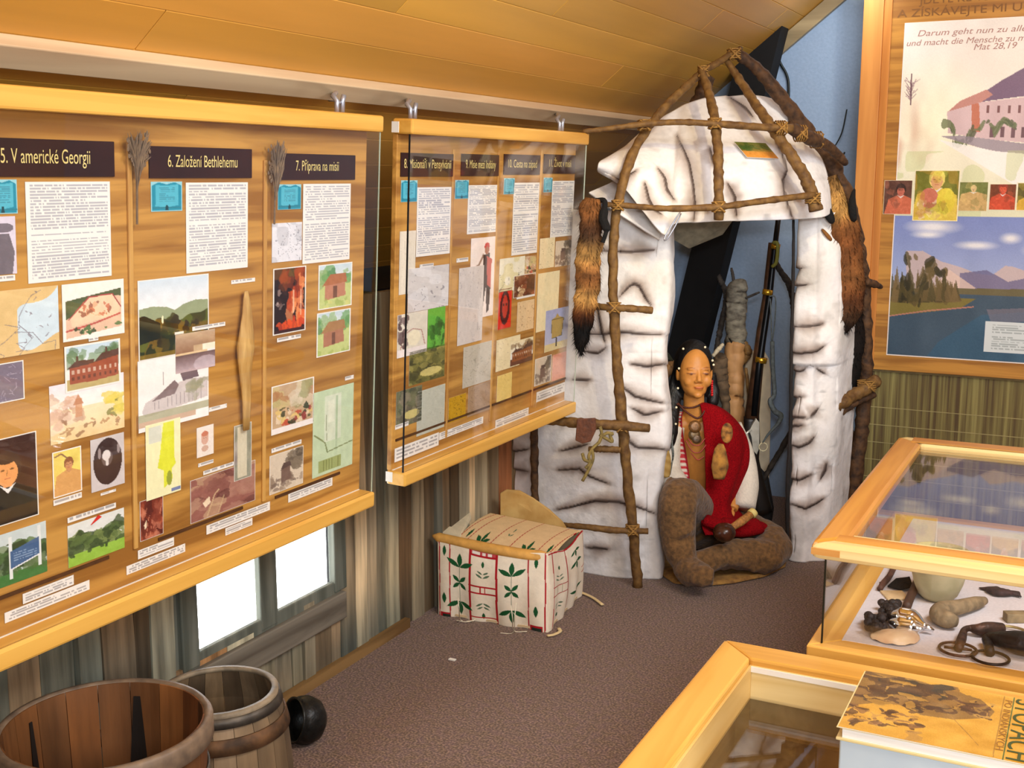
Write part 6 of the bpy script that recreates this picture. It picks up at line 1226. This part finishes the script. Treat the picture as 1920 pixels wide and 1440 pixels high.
for (px, py0, py1, hw) in ((258, 1312, 1425, .034), (55, 1362, 1430, .018)):
    # tapering dark marks on the inside of the far wall
    d = onz(px, py0, zt_-.04)[:2]-c1[:2]; a = math.atan2(d[1], d[0]); mb = MB(); V = []
    for i in range(7):
        t = i/6; z = zt_-.03-t*.36; h = hw*(.25+1.0*t)/.2; r = np.interp((z-.012)/(zt_-.012), [0, .5, 1], [.175, .192, R1-.008])-.0115
        for k in range(5): b_ = a+h*(k/2-1)*.9; V.append((c1[0]+r*math.cos(b_), c1[1]+r*math.sin(b_), z))
    V2 = [(c1[0]+(x-c1[0])*.993, c1[1]+(y-c1[1])*.993, z) for x, y, z in V]
    F = [(i*5+k, i*5+k+1, i*5+k+6, i*5+k+5) for i in range(6) for k in range(4)]; n_ = 35; F += [tuple(q+n_ for q in f[::-1]) for f in F]
    mb.add(V+V2, F); mb.build('dark_wedge', mat('wedge_black', (30, 24, 20), .5), tub)
zb2 = .40; c2 = onz(408, 1296, zb2); R2 = .138
bar, _ = staves('wooden_barrel', 'small grey wooden barrel with rusty hoops behind the tub, under the window', c2, zb2, [(0, .15), (.45, .172), (.8, .16), (1, R2)], 20, [(130, 108, 82), (110, 90, 66), (146, 122, 92), (96, 78, 58)], 8, [(.93, .985, IRON), (.78, .87, RUST), (.2, .28, RUST), (.03, .09, IRON)], None)
MB().lathe([(R2-.012, zb2-.004), (R2-.012, zb2+.004), (R2+.003, zb2+.004), (R2+.005, zb2-.012), (R2-.001, zb2-.012)], (c2[0], c2[1], 0), None, 56, closed=True).build('rim', mat('pale_rim', (150, 132, 106), .6, 0, .3, 26, .2), bar, True)
# black pot leaning on its side between barrel and wall
pc = onz(566, 1350, .068)
pot = thing('iron_pot', 'black iron pot lying on its side behind the barrel', 'pot', (pc[0], pc[1], 0))
ax = -RGT*.75+UZ*.25+FV*.55; prof = [(0, -.085), (.04, -.08), (.072, -.055), (.085, -.02), (.082, .01), (.074, .028), (.08, .036), (.074, .037), (.068, .026), (.075, 0), (.066, -.045), (.03, -.07), (0, -.074)]
MB().lathe([(r*.82, -z_*.8) for r, z_ in prof], pc, -ax, 36).build('vessel', mat('cast_iron', (36, 36, 34), .4, .4, .5, 40, .3), pot, True)

# ================================================================== SHOWCASES AT THE RIGHT
K_ = 1.308
class MK(MB):
    def tube(s, pts, r, *a, **k): return super().tube(pts, np.asarray(r)*K_ if np.ndim(r) else r*K_, *a, **k)
    def ell(s, c, a, b, d, *q, **k): return super().ell(c, a*K_, b*K_, d*K_, *q, **k)
    def lathe(s, prof, *a, **k): return super().lathe([(r*K_, z*K_) for r, z in prof], *a, **k)
CW = 1.9
def rail_frame(root, x0, x1, y0, y1, z0, z1, w, m_x, m_y, name, bev=.004):
    """four mitred rails"""
    for (a, b, c, d, m_) in (((x0, y0), (x1, y0), (x1-w, y0+w), (x0+w, y0+w), m_x), ((x1, y1), (x0, y1), (x0+w, y1-w), (x1-w, y1-w), m_x), ((x0, y1), (x0, y0), (x0+w, y0+w), (x0+w, y1-w), m_y), ((x1, y0), (x1, y1), (x1-w, y1-w), (x1-w, y0+w), m_y)):
        MB().hexa([(*p, z0) for p in (a, b, c, d)]+[(*p, z1) for p in (a, b, c, d)]).build(name, m_, root, bevel=bev)
# rear case
A = onz(1519, 1015, .75); B_ = onz(1687, 817, .75); cx0, cy0, cy1 = (A[0]+B_[0])/2, A[1], B_[1]; cx1 = cx0+CW
C2 = thing('glass_showcase', 'glass showcase with a framed glass lid by the far wall, objects on white inside', 'showcase', ((cx0+cx1)/2, (cy0+cy1)/2, 0))
ORNG = wood('shaded_pine', (208, 146, 58), (186, 120, 40), 'y', 16, .35); ORNGX = wood('shaded_pine_cross', (208, 146, 58), (186, 120, 40), 'x', 16, .35)  # darker orange pine: weaker light on the lid tops put into colour
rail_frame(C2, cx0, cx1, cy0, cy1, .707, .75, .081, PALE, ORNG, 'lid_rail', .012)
for (ya, yb) in ((cy0+.030, cy0+.081), (cy1-.079, cy1-.008)): MB().box((cx0+.05, ya, .7498), (cx1-.05, yb, .7512)).build('lid_top_shade', ORNGX, C2)  # thin sheets that colour the rail tops as less lit than the front
for (a, b, c, d, m_) in ((cx0+.083, cy0+.083, cx1-.083, cy0+.086, PALE),): MB().box((a, b, .7505), (c, d, .752)).build('lid_bead', m_, C2)
MB().box((cx0+.001, cy0-.0015, .720), (cx0+.068, cy0+.002, .736)).build('corner_tenon', wood('tenon', (206, 150, 80), (180, 120, 56), 'x', 20), C2)
MB().box((cx0+.06, cy0+.06, .733), (cx1-.06, cy1-.06, .737)).build('lid_glass', GLASS, C2)
gx0, gx1, gy0, gy1 = cx0+.029, cx1-.029, cy0+.029, cy1-.029
for nm, a, b in (('front_glass', (gx0, gy0, .491), (gx1, gy0+.004, .707)), ('back_glass', (gx0, gy1-.004, .491), (gx1, gy1, .707)), ('side_glass', (gx0, gy0+.005, .491), (gx0+.004, gy1-.005, .707)), ('side_glass', (gx1-.004, gy0+.005, .491), (gx1, gy1-.005, .707))): MB().box(a, b).build(nm, GLASS, C2)
MB().box((gx0-.001, gy0-.001, .491), (gx0+.003, gy0+.004, .707)).build('glass_edge', mat('dark_glass_edge', (20, 24, 18), .3), C2)
rail_frame(C2, cx0, cx1, cy0, cy1, .423, .491, .079, HONEYX, HONEY, 'base_rail', .004)
DISPLAY = mat('white_display_cloth', (214, 206, 206), .85, 0, 0, 160, .1, (202, 194, 194))
MB().box((cx0+.07, cy0+.07, .470), (cx1-.07, cy1-.07, .4920)).build('display_board_base', DISPLAY, C2)
MB().box((cx0+.06, cy0+.06, .32), (cx1-.06, cy1-.06, .423)).build('apron', HONEYX, C2)
for (x, y) in ((cx0+.08, cy0+.08), (cx1-.14, cy0+.08), (cx0+.08, cy1-.14), (cx1-.14, cy1-.14)): MB().box((x, y, 0), (x+.06, y+.06, .32)).build('leg', HONEY, C2)
# front case
zc = .491; A = onz(1359, 1198, zc); fx0, fy1 = A[0], min(A[1], cy0-.004); fx1, fy0 = fx0+2.1, fy1-1.5
C1 = thing('glass_showcase', 'nearest glass-topped showcase at the lower right with a thick pine frame', 'showcase', ((fx0+fx1)/2, (fy0+fy1)/2, 0))
rail_frame(C1, fx0, fx1, fy0, fy1, zc-.098, zc, .086, HONEYX, HONEY, 'lid_rail', .006)
rail_frame(C1, fx0+.086, fx1-.086, fy0+.086, fy1-.086, zc-.098, zc-.016, .006, PALE, PALEY, 'inner_bead', .001)
MB().box((fx0+.092, fy1-.0945, zc-.030), (fx1-.092, fy1-.0925, zc-.0165)).build('lit_rebate', mat('lit_white', (246, 244, 236), .3), C1)  # white strip painting the lit inner side of the rebate
MB().box((fx0+.093, fy0+.093, zc-.094), (fx1-.093, fy1-.093, zc-.090)).build('top_glass', GLASS, C1)
zi = .08
MB().box((fx0+.04, fy0+.04, zi-.03), (fx1-.04, fy1-.04, zi)).build('case_floor', mat('brown_felt', (124, 88, 58), .9, 0, 0, 200, .3, (92, 60, 38)), C1)
for nm, a, b in (('side_panel', (fx0+.03, fy0+.03, zi-.03), (fx0+.045, fy1-.03, zc-.098)), ('side_panel', (fx1-.045, fy0+.03, zi-.03), (fx1-.03, fy1-.03, zc-.098)), ('back_panel', (fx0+.045, fy1-.045, zi-.03), (fx1-.045, fy1-.03, zc-.098)), ('front_panel', (fx0+.045, fy0+.03, zi-.03), (fx1-.045, fy0+.045, zc-.098))):
    MB().box(a, b).build(nm, wood('olive_inside', (150, 116, 66), (120, 88, 46), 'y', 14, .5), C1)
for (x, y) in ((fx0+.05, fy0+.05), (fx1-.11, fy0+.05), (fx0+.05, fy1-.11), (fx1-.11, fy1-.11)): MB().box((x, y, 0), (x+.06, y+.06, zi-.03)).build('leg', HONEY, C1)
q0 = onz(1372, 1306, .38)
MB().box((q0[0]-.002, fy0+.1, zi), (q0[0]+.002, q0[1], .385)).build('divider_glass', GLASS, C1)
tag(MB().obox((fx0+.07, fy0+.12, zi+.002), (q0[0]-.02-fx0-.07, 0, .0), (0, .85, 0), (0, 0, .12)).build('white_card_box', mat('bluish_card', (196, 204, 210), .7), None, bevel=.002), 'low bluish white box inside the nearest showcase at its left side', 'box')
# book and box standing on the glass
zb_ = .645; L_, R_ = onz(1567, 1362, zb_), onz(1622, 1258, zb_); bx, by0, by1 = (L_[0]+R_[0])/2, L_[1], R_[1]; BL = .345
bt = zc-.0895
tag(MB().box((bx+.006, by0+.004, bt), (bx+BL-.004, by1-.004, zb_-.0245)).build('pale_box', mat('pale_blue_plastic', (196, 210, 216), .4, 0, 0, 6, 0, (180, 194, 204)), None, bevel=.003), 'pale blue box under the book on the nearest showcase', 'box')
BKK = thing('old_book', 'book with a yellow cover and dark printed riders, lying on the pale blue box', 'book', (bx+BL/2, (by0+by1)/2, zb_-.024))
v = Cv(330, 150, (194, 146, 52), 12); v.put(v.nz(6), (176, 128, 44), .5)
dk = (70, 46, 26); v.poly([(0, 0), (.25, 0), (.62, .14), (.70, .3), (.68, .42), (.52, .55), (.36, .58), (.2, .45), (.05, .6), (0, .7)], (110, 82, 44), .75)
v.blobs(150, (0, .02, .5, .52), .035, [dk, (84, 60, 36), (130, 96, 48), (170, 130, 56), (52, 46, 36), dk], .8); v.blobs(40, (.5, .2, .68, .42), .02, [dk, (96, 66, 40), (170, 130, 60)], .8)
v.blobs(70, (0, .62, .36, .92), .02, [dk, (120, 84, 50), (160, 120, 60)], .75); v.line([(.5, .5), (.66, .86)], .004, (150, 110, 50)); v.line([(.73, .02), (.735, .98)], .006, (150, 108, 40)); v.rect(.775, 0, .782, 1, (60, 84, 40)); v.rect(.745, .02, .765, .98, (190, 140, 50), .8); v.grain(16)
sheet(v, (bx+.003, by1, zb_), (BL, 0, 0), (0, -(by1-by0), 0), (0, 0, 1), .0012, 'cover', BKK, GLOSSP)
lettering('STOPÁCH', (bx+BL*.80, by1-.006, zb_+.0016), (0, -1, 0), (1, 0, 0), .042, 'lettering', mat('dark_green_ink', (60, 70, 34), .5), BKK, by1-by0-.012)
lettering('PO INDIÁNSKÝCH', (bx+BL*.748, by1-.02, zb_+.0014), (0, -1, 0), (1, 0, 0), .013, 'lettering', mat('brown_print', (140, 96, 40), .5), BKK, (by1-by0)*.8)
MB().box((bx+.010, by0+.004, zb_-.020), (bx+BL-.004, by1-.003, zb_-.001)).build('pages', mat('page_block', (240, 238, 232), .8, 0, 0, 400, 0, (226, 222, 214), (.02, .02, 1)), BKK)
MB().box((bx, by0, zb_-.0245), (bx+BL, by1, zb_-.020)).build('back_cover', mat('cream_cover', (216, 196, 140), .4), BKK, bevel=.0008)
MB().box((bx, by0, zb_-.0015), (bx+BL, by1, zb_-.0001)).build('cover_board', mat('cream_cover', ()), BKK, bevel=.0005)

# ---- objects in the rear case (display surface height)
zd = .4925
def G(px, py, dz=0.0): return onz(px, py, zd+dz*K_)
s_ = 2.35/2200
b = MK(); c = G(1757, 1128); pr = [(.0, .001), (.028, .001), (.039, .012), (.048, .035), (.055, .065), (.058, .095), (.059, .102), (.055, .103), (.053, .09), (.046, .04), (.033, .012), (0, .01)]
ct = G(1757, 1122); tag(MK().lathe(pr, ct, None, 40).build('clay_pot', mat('pale_clay', (196, 184, 146), .8, 0, 0, 18, .2, (170, 160, 122)), None, True), 'pale greenish clay pot in the rear showcase', 'pot')
b = MK(); b.tube(catmull([G(1846, 1126, .012), G(1820, 1133, .016), G(1790, 1140, .02), G(1768, 1144, .02), G(1761, 1152, .02), G(1772, 1160, .018), G(1794, 1166, .018)], 6), np.interp(np.linspace(0, 1, 37), [0, .1, .4, .6, .9, 1], [.008, .013, .016, .019, .017, .010]), 16)
tag(b.build('bent_root', mat('grey_tan_root', (150, 126, 92), .8, 0, 0, 40, .5, (110, 92, 66)), None, True), 'thick bent grey root lying right of the clay pot', 'root')
# rock crystal-like silver buds
for (pts, head, lb) in (([(1672, 1152), (1690, 1156), (1715, 1163), (1735, 1174)], (1668, 1142), 'upper silver bud ornament with dark tuft in the rear showcase'), ([(1668, 1166), (1690, 1172), (1715, 1176), (1730, 1180)], (1644, 1166), 'lower silver bud ornament with dark tuft in the rear showcase')):
    t = thing('silver_bud', lb, 'ornament', G(*pts[1]))
    b = MK(); b.tube(catmull([G(x, y, .018 if head[1] > 1150 else .030) for x, y in pts], 6), np.interp(np.linspace(0, 1, 19), [0, .3, .6, .85, 1], [.006, .018, .019, .008, .004]), 16); b.build('bulb', mat('mirror_silver', (236, 238, 240), .14, 1.0), t, True)
    b = MK(); rr = random.Random(int(head[0]))
    for i in range(26): b.ell(G(head[0]+rr.uniform(-16, 16), head[1]+rr.uniform(-13, 13), .016+rr.uniform(-.006, .012)), .009, .009, .008, None, 8, 6)
    b.build('tuft', mat('dark_tuft', (56, 46, 42), .6, .2, .5, 60, .5), t, True)
b = MK(); b.tube([G(1731, 1175, .012), G(1740, 1177, .012), G(1751, 1183, .008)], [.007, .006, .003], 10); tag(b.build('silver_tip', mat('mirror_silver', ()), None, True), 'short silver rod at the tip of the bud ornaments', 'rod')
# shell
b = MK(); V = []; F = []
nu, nv_ = 26, 14
for j in range(nv_+1):
    for i in range(nu):
        a = 2*math.pi*i/nu; t = j/nv_; r = math.sin(t*math.pi/2); x = math.cos(a)*r*.060; y = math.sin(a)*r*.034+.015*math.cos(a)**2*r; V.append(G(1682, 1202)+RGT*(x)+FH*y+UZ*(.004+.024*math.cos(t*math.pi/2)+.002*math.sin(a*9)*r))
F = [(j*nu+i, j*nu+(i+1) % nu, (j+1)*nu+(i+1) % nu, (j+1)*nu+i) for j in range(nv_) for i in range(nu)]+[tuple(nv_*nu+i for i in range(nu-1, -1, -1))]
b.add(V, F); tag(b.build('mussel_shell', mat('cream_shell', (216, 192, 156), .35, 0, 0, 14, .1, (190, 150, 116)), None, True), 'cream mussel shell in front of the silver ornaments', 'shell')
# horse bits
def ringat(b, px, py, rx, tube_r=.0028, dz=.006, tilt=0.0):
    rx *= K_; c = G(px, py, dz); P = [c+RGT*math.cos(t)*rx+FH*math.sin(t)*rx*1.0+UZ*tilt*math.sin(t)*rx for t in np.linspace(0, 2*math.pi, 25)]; b.tube(P, tube_r, 8)
RI = mat('rusty_bit', (92, 62, 46), .5, .5, .5, 60, .4); RI2 = mat('black_bit', (44, 34, 30), .45, .5, .5, 60, .3)
t = thing('horse_bit', 'brown rusty horse bit with a barred ring in the rear showcase', 'horse bit', G(1797, 1218)); b = MK(); ringat(b, 1796, 1217, .032); b.tube([G(1770, 1213, .006), G(1822, 1219, .006)], .0028, 8); b.build('ring', RI, t, True)
b = MK(); ringat(b, 1858, 1184, .026); b.build('ring', RI, t, True); b = MK(); ringat(b, 1895, 1186, .032); b.build('ring', mat('brass_ring', (150, 130, 84), .4, .6), t, True)
b = MK(); b.tube(catmull([G(1797, 1216, .008), G(1803, 1198, .012), G(1808, 1182, .014), G(1818, 1178, .014), G(1835, 1180, .014), G(1860, 1178, .014), G(1880, 1178, .012)], 5), np.interp(np.linspace(0, 1, 31), [0, .15, .35, .5, .75, 1], [.008, .009, .006, .006, .013, .010]), 10); b.build('mouthpiece', RI, t, True)
t = thing('horse_bit', 'black horse bit with one plain ring nearest the showcase front', 'horse bit', G(1857, 1234)); b = MK(); ringat(b, 1857, 1233, .031); b.build('ring', RI2, t, True)
b = MK(); b.tube(catmull([G(1856, 1224, .008), G(1853, 1208, .012), G(1852, 1198, .014), G(1870, 1198, .020), G(1895, 1202, .026), G(1925, 1208, .026), G(1970, 1214, .026)], 5), np.interp(np.linspace(0, 1, 31), [0, .15, .35, .5, .75, 1], [.009, .009, .010, .014, .022, .022]), 10); b.build('mouthpiece', RI2, t, True)
b = MK(); b.tube(catmull([G(1840, 1101, .004), G(1858, 1106, .006), G(1875, 1110, .008), G(1895, 1112, .006), G(1914, 1120, .003)], 5), np.interp(np.linspace(0, 1, 21), [0, .3, .6, .85, 1], [.003, .014, .014, .010, .002]), 10, flat=.5)
V = np.array(b.v); V += ((vn(V, 70)-.5)*.016)[:, None]*np.array([1, 1, .3]); b.v = [tuple(p) for p in V]; tag(b.build('dark_resin', mat('dark_resin', (70, 44, 40), .7, 0, .4, 60, .4), None, True), 'ragged dark brown lump at the back of the rear showcase', 'lump')
tag(MK().obox(G(1888, 1169), RGT*.08, FH*.03, UZ*.024).build('small_block', mat('tan_block', (146, 124, 88), .7, 0, .3, 40, .3), None, bevel=.002), 'small tan block beside the horse bits', 'block')
q = G(1664, 1126); tag(MK().obox(q, RGT*.06, FH*.065, UZ*.005).build('tan_card', mat('tan_card', (214, 184, 138), .8, 0, .1), None, bevel=.001), 'small tan card left of the clay pot', 'card')
b = MK(); b.tube(catmull([G(1700, 1138, .011), G(1706, 1122, .012), G(1714, 1104, .012), G(1722, 1086, .010)], 5), .009, 10); tag(b.build('brown_stick', mat('brown_pipe', (84, 56, 40), .6, 0, .3), None, True), 'dark brown stick beside the clay pot', 'stick')
b = MK(); V = [G(1663, 1098, .006), G(1680, 1085, .02), G(1706, 1080, .02), G(1712, 1098, .012), G(1690, 1105, .006)]; b.add(V+[p-UZ*.005 for p in V], [(0, 1, 2, 3, 4), (9, 8, 7, 6, 5)]+[(i, i+5, (i+1) % 5+5, (i+1) % 5) for i in range(5)]); tag(b.build('black_cloth', mat('black_felt', (26, 22, 22), .9, 0, .3, 60, .4), None, bevel=.002), 'piece of black cloth left of the clay pot', 'cloth')
b = MK(); b.tube(catmull([G(1677, 1062, .008), G(1668, 1080, .008), G(1656, 1094, .008), G(1650, 1104, .006)], 5), .0065, 8); b.tube([G(1660, 1090, .008), G(1650, 1093, .010)], [.004, .002], 6); tag(b.build('antler_twig', mat('red_brown_twig', (104, 68, 52), .7, 0, .3, 60, .4), None, True), 'short forked red brown twig at the left of the rear showcase', 'twig')
